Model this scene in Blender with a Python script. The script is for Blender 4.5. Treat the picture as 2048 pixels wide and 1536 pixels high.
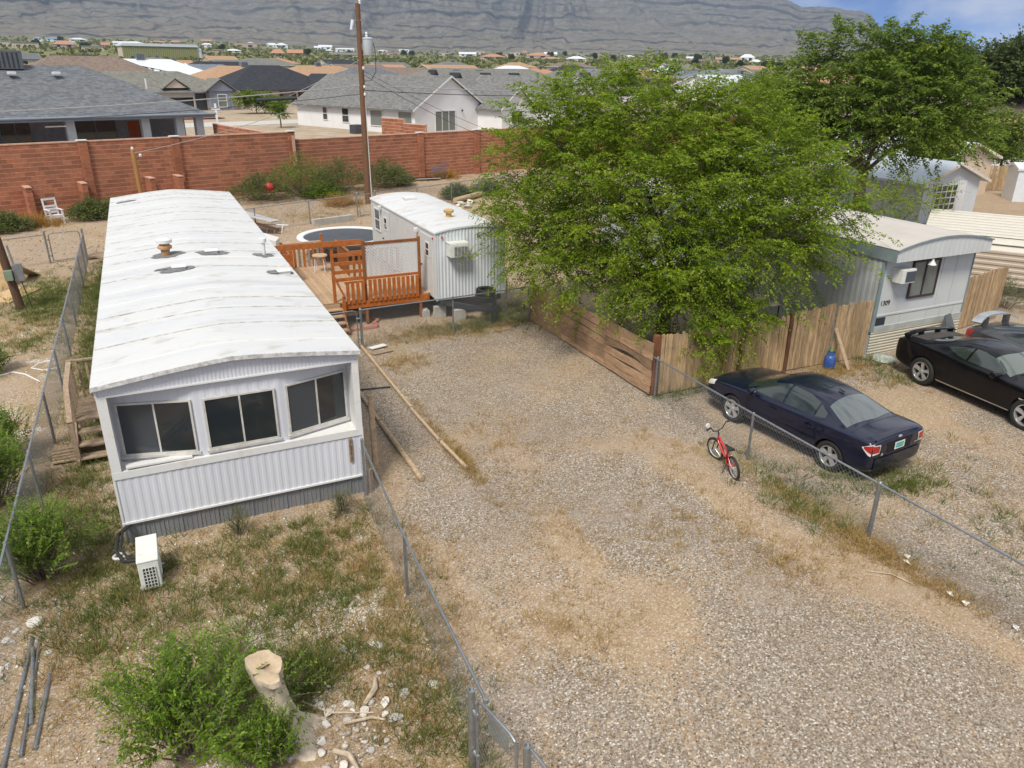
import bpy, bmesh, math, random
import numpy as np
from mathutils import Matrix, Vector

for o in list(bpy.data.objects): bpy.data.objects.remove(o, do_unlink=True)
random.seed(7); RNG = np.random.default_rng(7)
SC = bpy.context.scene; C = SC.collection
R = math.radians

# ------------------------------------------------------------------ camera
cam = bpy.data.cameras.new('camera'); cam_o = bpy.data.objects.new('camera', cam); C.objects.link(cam_o)
cam.sensor_width = 36; cam.lens = 26.58; cam.clip_start = .1; cam.clip_end = 20000
cam_o.matrix_world = Matrix(((0.90430972, 0.1557479, -0.39745002, 0.0),
                             (-0.42676184, 0.351473, -0.8332713, 0.0),
                             (0.0099127, 0.92315184, 0.38430771, 7.7),
                             (0, 0, 0, 1)))
SC.camera = cam_o

# ------------------------------------------------------------------ sky, sun, exposure
SUN_EL, SUN_AZ = R(54), R(226)          # elevation; azimuth clockwise from +Y
W = bpy.data.worlds.new('World'); SC.world = W; W.use_nodes = True
nt = W.node_tree; nt.nodes.clear()
def wn(t, **k):
    n = nt.nodes.new(t)
    for a, b in k.items(): setattr(n, a, b)
    return n
out = wn('ShaderNodeOutputWorld'); bg = wn('ShaderNodeBackground'); bg.inputs[1].default_value = .09
sky = wn('ShaderNodeTexSky', sky_type='NISHITA', sun_disc=False, sun_elevation=SUN_EL, sun_rotation=SUN_AZ,
         altitude=3000, air_density=.35, dust_density=0, ozone_density=10)
# broken cloud all over the sky: 3D noise of the view direction, flattened towards the horizon
tc = wn('ShaderNodeTexCoord'); mp = wn('ShaderNodeMapping'); mp.inputs['Scale'].default_value = (1, 1, 2.6)
mp.inputs['Location'].default_value = (3.1, 1.7, .35)
nz = wn('ShaderNodeTexNoise'); nz.inputs['Scale'].default_value = 2.3; nz.inputs['Detail'].default_value = 9
nz.inputs['Roughness'].default_value = .56
rp = wn('ShaderNodeValToRGB'); rp.color_ramp.elements[0].position = .47; rp.color_ramp.elements[1].position = .62
sep = wn('ShaderNodeSeparateXYZ')
thin = wn('ShaderNodeMapRange'); thin.inputs['From Min'].default_value = .04; thin.inputs['From Max'].default_value = .35
thin.inputs['To Min'].default_value = -.035; thin.inputs['To Max'].default_value = .10
add = wn('ShaderNodeMath', operation='ADD')
mixc = wn('ShaderNodeMixRGB'); mixc.inputs['Color2'].default_value = (8.2, 8.3, 8.5, 1)
L = nt.links.new
L(tc.outputs['Generated'], mp.inputs[0]); L(mp.outputs[0], nz.inputs['Vector'])
L(tc.outputs['Generated'], sep.inputs[0]); L(sep.outputs['Z'], thin.inputs['Value'])
L(nz.outputs['Fac'], add.inputs[0]); L(thin.outputs[0], add.inputs[1]); L(add.outputs[0], rp.inputs[0])
L(rp.outputs[0], mixc.inputs['Fac']); L(sky.outputs[0], mixc.inputs['Color1'])
L(mixc.outputs[0], bg.inputs[0]); L(bg.outputs[0], out.inputs[0])
sl = bpy.data.lights.new('sun', 'SUN'); sl.energy = 3.0; sl.angle = R(16); sl.color = (1, .95, .85)
so = bpy.data.objects.new('sun', sl); C.objects.link(so); so.location = (0, 0, 60)
so.rotation_euler = (math.pi/2 - SUN_EL, 0, -SUN_AZ + math.pi)
SC.view_settings.view_transform = 'Standard'; SC.view_settings.look = 'None'
SC.view_settings.gamma = 1; SC.view_settings.use_curve_mapping = False
SC.view_settings.exposure = .38

# ------------------------------------------------------------------ helpers
def tag(o, label=None, cat=None, group=None, kind=None):
    if label: o['label'] = label
    if cat: o['category'] = cat
    if group: o['group'] = group
    if kind: o['kind'] = kind
    return o
def thing(name, label, cat, loc=(0, 0, 0), rotz=0, group=None):
    o = bpy.data.objects.new(name, None); C.objects.link(o); o.empty_display_size = .2
    o.location = loc; o.rotation_euler = (0, 0, rotz)
    return tag(o, label, cat, group)
def link(o, parent, local=False):
    C.objects.link(o)
    if parent is not None:
        o.parent = parent
        if not local and parent.type == 'EMPTY':
            o.matrix_parent_inverse = (Matrix.Translation(parent.location) @ Matrix.Rotation(parent.rotation_euler.z, 4, 'Z')).inverted()
    return o
def dup(src, parent=None, dl=None):
    c = src.copy(); C.objects.link(c); c.parent = parent
    if dl is not None: c.location = dl
    for ch in list(src.children): dup(ch, c)
    return c
def TR(x=0, y=0, z=0, rz=0, rx=0, ry=0):
    return Matrix.Translation((x, y, z)) @ Matrix.Rotation(rz, 4, 'Z') @ Matrix.Rotation(ry, 4, 'Y') @ Matrix.Rotation(rx, 4, 'X')
I4 = Matrix.Identity(4)
class MB:
    def __init__(s, M=None): s.v = []; s.f = []; s.M = M or I4; s.mi = []; s.m = 0
    def add(s, vs, fs):
        b = len(s.v); s.v += [tuple(s.M @ Vector(p)) for p in vs]
        s.f += [tuple(b+i for i in f) for f in fs]; s.mi += [s.m]*len(fs); return s
    def box(s, x0, x1, y0, y1, z0, z1):
        return s.add([(x0,y0,z0),(x1,y0,z0),(x1,y1,z0),(x0,y1,z0),(x0,y0,z1),(x1,y0,z1),(x1,y1,z1),(x0,y1,z1)],
                     [(3,2,1,0),(4,5,6,7),(0,1,5,4),(1,2,6,5),(2,3,7,6),(3,0,4,7)])
    def quad(s, *p): return s.add(p, [tuple(range(len(p)))])
    def prism(s, poly, y0, y1):            # polygon in x,z extruded along y
        n = len(poly)
        return s.add([(x,y0,z) for x,z in poly]+[(x,y1,z) for x,z in poly],
                     [tuple(range(n)), tuple(range(2*n-1,n-1,-1))]+[(i,i+n,(i+1)%n+n,(i+1)%n) for i in range(n)])
    def slab(s, poly, z0, z1):             # polygon in x,y extruded along z
        n = len(poly)
        return s.add([(x,y,z0) for x,y in poly]+[(x,y,z1) for x,y in poly],
                     [tuple(range(n-1,-1,-1)), tuple(range(n,2*n))]+[(i,(i+1)%n,(i+1)%n+n,i+n) for i in range(n)])
    def bar(s, a, b, w, h=None, up=(0,0,1)):   # box from a to b, w wide, h high
        a, b = Vector(a), Vector(b); h = h or w; d = (b-a).normalized(); u = Vector(up)
        sd = d.cross(u)
        if sd.length < 1e-4: sd = d.cross(Vector((1,0,0)))
        sd.normalize(); u = sd.cross(d); sd *= w/2; u *= h/2
        vs = [a-sd-u,a+sd-u,a+sd+u,a-sd+u,b-sd-u,b+sd-u,b+sd+u,b-sd+u]
        return s.add(vs, [(3,2,1,0),(4,5,6,7),(0,1,5,4),(1,2,6,5),(2,3,7,6),(3,0,4,7)])
    def tube(s, pts, r, n=6, cap=True):
        pts = [Vector(p) for p in pts]; k = len(pts); rr = r if isinstance(r, (list, tuple)) else [r]*k
        vs, fs = [], []; pu = None
        for i, p in enumerate(pts):
            d = (pts[min(i+1,k-1)]-pts[max(i-1,0)]).normalized()
            u = pu if pu is not None else Vector((0,0,1))
            sd = d.cross(u)
            if sd.length < 1e-3: sd = d.cross(Vector((1,.2,0)))
            sd.normalize(); u = sd.cross(d).normalized(); pu = u
            for j in range(n):
                t = 2*math.pi*j/n; vs.append(p+(sd*math.cos(t)+u*math.sin(t))*rr[i])
        for i in range(k-1):
            for j in range(n): fs.append((i*n+j,i*n+(j+1)%n,(i+1)*n+(j+1)%n,(i+1)*n+j))
        if cap: fs += [tuple(range(n-1,-1,-1)), tuple(range((k-1)*n,k*n))]
        return s.add(vs, fs)
    def lathe(s, prof, n=20, c=(0,0,0), axis='z', cap=True):  # prof: (radius, height)
        vs, fs = [], []; k = len(prof)
        for r, h in prof:
            for j in range(n):
                t = 2*math.pi*j/n; a, b = r*math.cos(t), r*math.sin(t)
                vs.append({'z':(c[0]+a,c[1]+b,c[2]+h),'x':(c[0]+h,c[1]+a,c[2]+b),'y':(c[0]+b,c[1]+h,c[2]+a)}[axis])
        for i in range(k-1):
            for j in range(n): fs.append((i*n+j,i*n+(j+1)%n,(i+1)*n+(j+1)%n,(i+1)*n+j))
        if tuple(prof[0]) == tuple(prof[-1]): cap = False
        if cap and prof[0][0] > 1e-5: fs.append(tuple(range(n-1,-1,-1)))
        if cap and prof[-1][0] > 1e-5: fs.append(tuple(range((k-1)*n,k*n)))
        return s.add(vs, fs)
    def build(s, name, mat, parent=None, smooth=False, local=False, bevel=0, sharp=40, kind=None, label=None):
        me = bpy.data.meshes.new(name); me.from_pydata(s.v, [], s.f)
        for m in (mat if isinstance(mat, (list, tuple)) else [mat]): me.materials.append(m)
        if max(s.mi, default=0) > 0: me.polygons.foreach_set('material_index', s.mi)
        me.update(); o = bpy.data.objects.new(name, me); link(o, parent, local)
        if bevel:
            b = o.modifiers.new('bevel', 'BEVEL'); b.width = bevel; b.segments = 2; b.limit_method = 'ANGLE'; b.angle_limit = R(35)
        if smooth:
            me.polygons.foreach_set('use_smooth', [True]*len(me.polygons)); me.set_sharp_from_angle(angle=R(sharp))
        if kind: o['kind'] = kind
        if label: o['label'] = label
        return o
def mesh_np(name, v, f, mat, parent=None, kind=None, smooth=False, midx=None, local=False):
    me = bpy.data.meshes.new(name); v = np.ascontiguousarray(v, np.float32); f = np.ascontiguousarray(f, np.int32)
    n, k = f.shape
    me.vertices.add(len(v)); me.vertices.foreach_set('co', v.ravel())
    me.loops.add(n*k); me.loops.foreach_set('vertex_index', f.ravel())
    me.polygons.add(n); me.polygons.foreach_set('loop_start', np.arange(0, n*k, k, dtype=np.int32))
    try: me.polygons.foreach_set('loop_total', np.full(n, k, np.int32))
    except Exception: pass
    for m in (mat if isinstance(mat, (list, tuple)) else [mat]): me.materials.append(m)
    if midx is not None: me.polygons.foreach_set('material_index', np.ascontiguousarray(midx, np.int32))
    if smooth: me.polygons.foreach_set('use_smooth', np.ones(n, bool))
    me.update(calc_edges=True); me.validate()
    o = bpy.data.objects.new(name, me); link(o, parent, local)
    if kind: o['kind'] = kind
    return o

# ------------------------------------------------------------------ numpy noise
def _h(ix, iy, s):
    n = (ix.astype(np.int64)*374761393 + iy.astype(np.int64)*668265263 + s*982451653) & 0x7fffffff
    n = ((n ^ (n >> 13))*1274126177) & 0x7fffffff
    return ((n ^ (n >> 16)) & 0xffff)/65535.
def vnoise(x, y, s=0):
    ix, iy = np.floor(x), np.floor(y); fx, fy = x-ix, y-iy; fx = fx*fx*(3-2*fx); fy = fy*fy*(3-2*fy)
    a, b, c, d = _h(ix,iy,s), _h(ix+1,iy,s), _h(ix,iy+1,s), _h(ix+1,iy+1,s)
    return a+(b-a)*fx+(c-a)*fy+(a-b-c+d)*fx*fy
def fbm(x, y, o=4, s=0):
    t = 0; a = .5
    for i in range(o): t = t+a*vnoise(x*2**i+17.3*i, y*2**i-9.1*i, s+i); a *= .5
    return t/(1-.5**o)
def sstep(a, b, x):
    t = np.clip((x-a)/(b-a), 0, 1); return t*t*(3-2*t)

# ------------------------------------------------------------------ materials
def newmat(name):
    m = bpy.data.materials.new(name); m.use_nodes = True; t = m.node_tree
    return m, t, t.nodes['Principled BSDF']
def lin(r, g, b):                         # sRGB 0-255 -> linear
    return tuple(((c/255+.055)/1.055)**2.4 if c > 10 else c/255/12.92 for c in (r, g, b))
def MAT(name, col, rough=.7, metal=0., var=.18, vs=3., bump=0., bs=60., dirt=None, damt=.5, ds=1.3, stretch=(1,1,1), spec=.5, coat=0., island=0.):
    m, t, b = newmat(name); N = t.nodes.new; K = t.links.new
    tc = N('ShaderNodeTexCoord'); mp = N('ShaderNodeMapping'); mp.inputs['Scale'].default_value = stretch; K(tc.outputs['Object'], mp.inputs[0])
    n1 = N('ShaderNodeTexNoise'); n1.inputs['Scale'].default_value = vs; n1.inputs['Detail'].default_value = 6; n1.inputs['Roughness'].default_value = .62
    K(mp.outputs[0], n1.inputs['Vector'])
    r1 = N('ShaderNodeMapRange'); r1.inputs['From Min'].default_value = .3; r1.inputs['From Max'].default_value = .7
    K(n1.outputs['Fac'], r1.inputs['Value'])
    mx = N('ShaderNodeMixRGB'); K(r1.outputs[0], mx.inputs['Fac'])
    mx.inputs['Color1'].default_value = (*[max(c*(1-var), 0) for c in col], 1); mx.inputs['Color2'].default_value = (*[min(c*(1+var), .95) for c in col], 1)
    cur = mx.outputs[0]
    if island:
        g = N('ShaderNodeNewGeometry'); hs = N('ShaderNodeHueSaturation'); rr = N('ShaderNodeMapRange')
        rr.inputs['To Min'].default_value = 1-island; rr.inputs['To Max'].default_value = 1+island
        oi = N('ShaderNodeObjectInfo'); ad = N('ShaderNodeMath'); ad.operation = 'ADD'; K(g.outputs['Random Per Island'], ad.inputs[0]); K(oi.outputs['Random'], ad.inputs[1])
        fr = N('ShaderNodeMath'); fr.operation = 'FRACT'; K(ad.outputs[0], fr.inputs[0])
        K(fr.outputs[0], rr.inputs['Value']); K(rr.outputs[0], hs.inputs['Value']); K(cur, hs.inputs['Color']); cur = hs.outputs[0]
    if dirt:
        n2 = N('ShaderNodeTexNoise'); n2.inputs['Scale'].default_value = ds; n2.inputs['Detail'].default_value = 8; n2.inputs['Roughness'].default_value = .7
        K(mp.outputs[0], n2.inputs['Vector'])
        r2 = N('ShaderNodeMapRange'); r2.inputs['From Min'].default_value = .52; r2.inputs['From Max'].default_value = .75; r2.inputs['To Max'].default_value = damt
        K(n2.outputs['Fac'], r2.inputs['Value'])
        m2 = N('ShaderNodeMixRGB'); K(r2.outputs[0], m2.inputs['Fac']); K(cur, m2.inputs['Color1']); m2.inputs['Color2'].default_value = (*dirt, 1); cur = m2.outputs[0]
    K(cur, b.inputs['Base Color']); b.inputs['Roughness'].default_value = rough; b.inputs['Metallic'].default_value = metal
    b.inputs['Specular IOR Level'].default_value = spec; b.inputs['Coat Weight'].default_value = coat; b.inputs['Coat Roughness'].default_value = .06
    if bump:
        n3 = N('ShaderNodeTexNoise'); n3.inputs['Scale'].default_value = bs; n3.inputs['Detail'].default_value = 5; K(mp.outputs[0], n3.inputs['Vector'])
        bp = N('ShaderNodeBump'); bp.inputs['Strength'].default_value = bump; bp.inputs['Distance'].default_value = .02
        K(n3.outputs['Fac'], bp.inputs['Height']); K(bp.outputs[0], b.inputs['Normal'])
    return m
def LEAF(name, c1, c2, c3=None, trans=.35):
    m, t, b = newmat(name); N = t.nodes.new; K = t.links.new
    g = N('ShaderNodeNewGeometry'); r = N('ShaderNodeValToRGB'); r.color_ramp.elements[0].color = (*c1, 1); r.color_ramp.elements[1].color = (*c2, 1)
    if c3: e = r.color_ramp.elements.new(.9); e.color = (*c2, 1); r.color_ramp.elements[2].color = (*c3, 1)
    K(g.outputs['Random Per Island'], r.inputs[0]); K(r.outputs[0], b.inputs['Base Color']); b.inputs['Roughness'].default_value = .55
    b.inputs['Specular IOR Level'].default_value = .25
    tr = N('ShaderNodeBsdfTranslucent'); K(r.outputs[0], tr.inputs[0]); mx = N('ShaderNodeMixShader'); mx.inputs[0].default_value = trans
    K(b.outputs[0], mx.inputs[1]); K(tr.outputs[0], mx.inputs[2]); K(mx.outputs[0], t.nodes['Material Output'].inputs[0])
    return m
def GLASS(name, col=(.02,.025,.03), rough=.06, spec=.6):
    m, t, b = newmat(name); b.inputs['Base Color'].default_value = (*col, 1); b.inputs['Roughness'].default_value = rough
    b.inputs['Specular IOR Level'].default_value = spec; b.inputs['Coat Weight'].default_value = .3; b.inputs['Coat Roughness'].default_value = .03
    return m
white_paint = MAT('white paint', (.66,.67,.70), .5, var=.05, vs=2, dirt=(.42,.38,.33), damt=.25, ds=1.1)
trim_white = MAT('trim white', (.66,.66,.65), .55, var=.06, dirt=(.4,.33,.26), damt=.5, ds=3)
galv = MAT('galvanised steel', (.30,.32,.34), .42, .75, var=.2, vs=9)
dark_metal = MAT('dark metal', (.05,.055,.06), .5, .4, var=.2)
black_rubber = MAT('black rubber', (.018,.018,.018), .75, var=.2)
wood_grey = MAT('weathered wood', (.30,.22,.15), .85, var=.35, vs=6, stretch=(3,3,3), bump=.4, bs=50, island=.2)
wood_dark = MAT('dark creosoted wood', (.10,.055,.032), .85, var=.4, vs=10, stretch=(4,4,.6), bump=.4)
dark_glass = GLASS('dark window glass')
pale_glass = GLASS('curtained glass', (.16,.18,.17), .12)
# ================================================================== GROUND (one sheet to the horizon)
def terrain_z(x, y):
    w = y-(53.3+.28*(x-9.1))                 # metres past the retaining wall
    s = .43*x+.9*y
    up = np.interp(s, [0, 60, 150, 300, 600, 1000, 1800, 3200, 8000], [1.9, 1.9, 2.2, 4.2, 10.5, 18.5, 36, 70, 180])
    az = np.degrees(np.arctan2(x, np.maximum(y, 1)))
    up = 1.9+(up-1.9)*np.interp(az, [-12, 4, 16], [1.75, 1.5, 1.0])
    ramp = np.where(x < 40, sstep(.05, .3, w), sstep(.05, .3+np.maximum(x-40, 0)*.25, w))
    und = (fbm(x*.02, y*.02, 3, 5)-.5)*np.interp(s, [60, 200, 800, 3000], [0, .6, 3, 14])
    near = (fbm(x*.35, y*.35, 3, 2)-.5)*.10*(w < 0)
    return near + ramp*(up+und)
def BLOB(x, y, cx, cy, rx, ry, rot=0):
    c, s = math.cos(rot), math.sin(rot); dx, dy = x-cx, y-cy
    return np.exp(-(((dx*c+dy*s)/rx)**2+((-dx*s+dy*c)/ry)**2))
def zones(x, y):
    n1 = fbm(x*.7, y*.7, 4, 11)-.5; n2 = fbm(x*2.2, y*2.2, 4, 21)-.5; n3 = fbm(x*.25, y*.25, 3, 31)-.5
    # bare sand (1) against gravel (0)
    sand = .42+1.5*n1+.7*n2
    drive = sstep(2.7, 3.4, x)*(1-sstep(22, 24, x))*(1-sstep(20.3, 21.4, y+n2))
    sand = sand-.18*drive
    for b in ((9.45,11.7,.6,1.0,0,1.1),(9.3,9.7,.4,1.4,0,1.2),(9.5,7.9,.38,1.0,.25,1.2),(10.1,6.5,.35,.9,.3,1.),(10.25,4.9,.3,1.1,0,.9),(5.75,9.3,.5,1.3,-.1,1.1),(6.1,7.7,.7,.6,.3,1.2),(5.2,7.4,.75,.5,0,1.),(4.5,8.3,.5,.9,0,.7),
              (3.25,10.6,.35,2.0,.08,1.1),(3.5,14.4,.3,1.9,0,1.3),(3.4,8.4,.4,1.2,0,.9),(15.5,12.1,1.9,1.1,0,.9),(16.2,10.3,.8,1.7,.1,.9),(13.9,13.4,1.2,.8,0,.8),(6.4,13.2,.5,.9,0,.6),(8.3,12.6,.6,.5,0,.5),(12.6,8.3,1.5,.35,.2,.5),(11.6,12,.4,2.5,0,.7)):
        sand = sand+1.2*b[5]*BLOB(x, y, *b[:5])
    sand = sand-.25*BLOB(x, y, 7.6, 14, 1.6, 4)-.5*BLOB(x, y, 7.5, 5, 2.5, 1.2)-.3*BLOB(x, y, 6.4, 10.5, 1., 1.6)-.5*BLOB(x, y, 4.55, 16.5, .45, 4)
    left = 1-sstep(2.4, 3.1, x)
    sand = sand+left*.62
    back = sstep(21, 23, y); sand = sand+back*.55
    # green/dry ground-cover tint
    veg = .1+1.3*n1-.5*n2
    veg = veg-.5*BLOB(x, y, 10.0, 6.3, .7, 1.6)+left*.42*(1-sstep(34, 38, y))+.6*BLOB(x, y, 10.6, 9, .8, 4)+.7*BLOB(x, y, 7.5, 21.6, 3, .9)-.5*BLOB(x, y, 7.5, 12, 2, 5)+.3*BLOB(x, y, 9, 24, 3, 3)
    veg = veg+.5*BLOB(x, y, 6.2, 50.5, 8, 1.6, .27)-.8*back*BLOB(x, y, 5, 45, 40, 3)
    veg = veg+.35*BLOB(x, y, 13.5, 7, 2, 2)
    # white pebbles of the left yard
    peb = left*(.1+1.6*n2+1.1*n1)+.9*BLOB(x, y, 1.3, 9.5, 1.2, .7)+.6*BLOB(x, y, -.3, 8.2, 1.3, .7)+.5*BLOB(x, y, -3.6, 18, .6, 5)
    return [np.clip(a, 0, 1) for a in (sand, veg, peb, drive)]
def build_ground():
    X = np.concatenate([9.1-17.1*1.0-np.geomspace(.3, 75, 26)[::-1], np.arange(-8, 22.01, .13), 22+np.geomspace(.3, 110, 30)])
    Y = np.concatenate([np.array([-30,-12,-4,0]), np.arange(2, 26, .13), np.linspace(26.3, 52.9, 46), 53.3+np.array([0,.04,.1,.17,.24,.32,.6,1.2,2.2]),
                        53.3+np.geomspace(4, 9000, 62)])
    k = np.interp(Y, [0, 30, 60, 160, 9000], [1, 1, 1.8, 5, 200]); sk = sstep(26, 50, Y)*.28
    gx = 9.1+(X[None]-9.1)*k[:, None]; gy = Y[:, None]+sk[:, None]*(gx-9.1)
    gz = terrain_z(gx, gy)
    ny, nx = gx.shape; idx = np.arange(nx*ny).reshape(ny, nx)
    f = np.stack([idx[:-1,:-1], idx[:-1,1:], idx[1:,1:], idx[1:,:-1]], -1).reshape(-1, 4)
    o = mesh_np('ground', np.stack([gx, gy, gz], -1).reshape(-1, 3), f, ground_mat(), kind='structure', smooth=True)
    z = zones(gx.ravel(), gy.ravel()); w = (gy-(53.3+.28*(gx-9.1))).ravel()
    a = o.data.attributes.new('zone', 'FLOAT_COLOR', 'POINT')
    far = sstep(0, 1, w)
    col = np.stack([z[0], z[1], z[2], far], -1).astype(np.float32); a.data.foreach_set('color', col.ravel())
    return o
def ground_mat():
    m, t, b = newmat('yard ground'); N = t.nodes.new; K = t.links.new
    tc = N('ShaderNodeTexCoord'); at = N('ShaderNodeAttribute'); at.attribute_name = 'zone'; sp = N('ShaderNodeSeparateColor'); K(at.outputs['Color'], sp.inputs[0])
    def noise(s, d=6, r=.6):
        n = N('ShaderNodeTexNoise'); n.inputs['Scale'].default_value = s; n.inputs['Detail'].default_value = d; n.inputs['Roughness'].default_value = r
        K(tc.outputs['Object'], n.inputs['Vector']); return n.outputs['Fac']
    def ramp(f, *st):
        r = N('ShaderNodeValToRGB'); e = r.color_ramp.elements
        while len(e) < len(st): e.new(.5)
        for q, (p, c) in zip(e, st): q.position = p; q.color = (*c, 1)
        K(f, r.inputs[0]); return r.outputs[0]
    def mix(f, a, c):
        x = N('ShaderNodeMixRGB')
        for i, s in ((1, a), (2, c)):
            if isinstance(s, tuple): x.inputs[i].default_value = (*s, 1)
            else: K(s, x.inputs[i])
        if isinstance(f, float): x.inputs[0].default_value = f
        else: K(f, x.inputs[0])
        return x.outputs[0]
    def math_(op, a, c):
        x = N('ShaderNodeMath'); x.operation = op; x.use_clamp = True
        for i, s in ((0, a), (1, c)):
            if isinstance(s, float): x.inputs[i].default_value = s
            else: K(s, x.inputs[i])
        return x.outputs[0]
    def step(f, lo, hi):
        x = N('ShaderNodeMapRange'); x.interpolation_type = 'SMOOTHSTEP'; x.inputs['From Min'].default_value = lo; x.inputs['From Max'].default_value = hi; K(f, x.inputs['Value']); return x.outputs[0]
    v = N('ShaderNodeTexVoronoi'); v.inputs['Scale'].default_value = 37; v.inputs['Randomness'].default_value = 1; K(tc.outputs['Object'], v.inputs['Vector'])
    vs = N('ShaderNodeSeparateColor'); K(v.outputs['Color'], vs.inputs[0])
    v2 = N('ShaderNodeTexVoronoi'); v2.inputs['Scale'].default_value = 55; K(tc.outputs['Object'], v2.inputs['Vector'])
    gravel = ramp(vs.outputs[0], (0, (.085,.065,.046)), (.25, (.165,.132,.098)), (.6, (.24,.207,.162)), (.86, (.36,.325,.275)), (1, (.62,.59,.54)))
    gap = step(v.outputs['Distance'], .42, .66)
    sandc = ramp(noise(1.1, 7, .65), (.25, (.33,.205,.098)), (.5, (.44,.295,.155)), (.75, (.50,.355,.20)))
    sandc = mix(math_('MULTIPLY', step(noise(.35, 4), .4, .65), .35), sandc, (.36,.27,.205))
    sandc = mix(math_('MULTIPLY', step(noise(28, 3), .56, .72), .45), sandc, (.24,.15,.09))
    gravel = mix(math_('MULTIPLY', gap, .6), gravel, (.25,.18,.13))
    gravel = mix(math_('MULTIPLY', step(noise(.22, 5, .6), .46, .62), .45), gravel, (.20,.145,.095))
    gravel = mix(math_('MULTIPLY', step(noise(.45, 5, .6), .52, .66), .3), gravel, (.33,.29,.26))
    edge = math_('ADD', math_('MULTIPLY', sp.outputs[0], .95), math_('SUBTRACT', math_('MULTIPLY', noise(6, 6, .7), .8), .37))
    cover = math_('SUBTRACT', 1.0, edge)                       # share of ground hidden by stones
    isst = step(math_('SUBTRACT', cover, vs.outputs[1]), -.06, .06)
    base = mix(isst, sandc, gravel)
    fine = N('ShaderNodeSeparateColor'); K(v2.outputs['Color'], fine.inputs[0])
    base = mix(math_('MULTIPLY', step(fine.outputs[0], .72, .8), .5), base, ramp(fine.outputs[1], (0, (.2,.15,.11)), (1, (.58,.54,.49))))
    peb = ramp(vs.outputs[2], (0, (.34,.26,.2)), (.5, (.55,.49,.44)), (1, (.76,.73,.70)))
    pm = math_('MULTIPLY', step(math_('ADD', sp.outputs[2], math_('SUBTRACT', noise(4), .5)), .48, .8), step(vs.outputs[0], .42, .55))
    base = mix(pm, base, peb)
    vegc = ramp(noise(3.3, 5), (.3, (.10,.085,.03)), (.5, (.20,.155,.055)), (.7, (.34,.24,.085)))
    vm = math_('MULTIPLY', step(math_('ADD', sp.outputs[1], math_('SUBTRACT', noise(7, 6, .75), .5)), .42, .85), .45)
    base = mix(vm, base, vegc)
    # beyond the wall: tan yards turning to olive creosote scrub
    sc = ramp(noise(.05, 8, .7), (.35, (.32,.265,.17)), (.5, (.19,.185,.075)), (.68, (.13,.145,.055)))
    sc = mix(step(noise(.4, 4), .5, .62), sc, (.085,.105,.04))
    ln = N('ShaderNodeVectorMath'); ln.operation = 'LENGTH'; K(tc.outputs['Object'], ln.inputs[0])
    dm = N('ShaderNodeMapRange'); dm.inputs['From Min'].default_value = 150; dm.inputs['From Max'].default_value = 260; K(ln.outputs['Value'], dm.inputs['Value'])
    yard = ramp(noise(.6, 6), (.3, (.30,.23,.16)), (.7, (.43,.36,.28)))
    farc = mix(dm.outputs[0], yard, sc)
    base = mix(at.outputs['Alpha'], base, farc)
    K(base, b.inputs['Base Color']); b.inputs['Roughness'].default_value = .95; b.inputs['Specular IOR Level'].default_value = .15
    bp = N('ShaderNodeBump'); bp.inputs['Strength'].default_value = .55; bp.inputs['Distance'].default_value = .02
    hh = math_('ADD', math_('MULTIPLY', v.outputs['Distance'], .7), math_('MULTIPLY', noise(14, 4), .5)); K(hh, bp.inputs['Height']); K(bp.outputs[0], b.inputs['Normal'])
    return m
build_ground()

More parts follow.
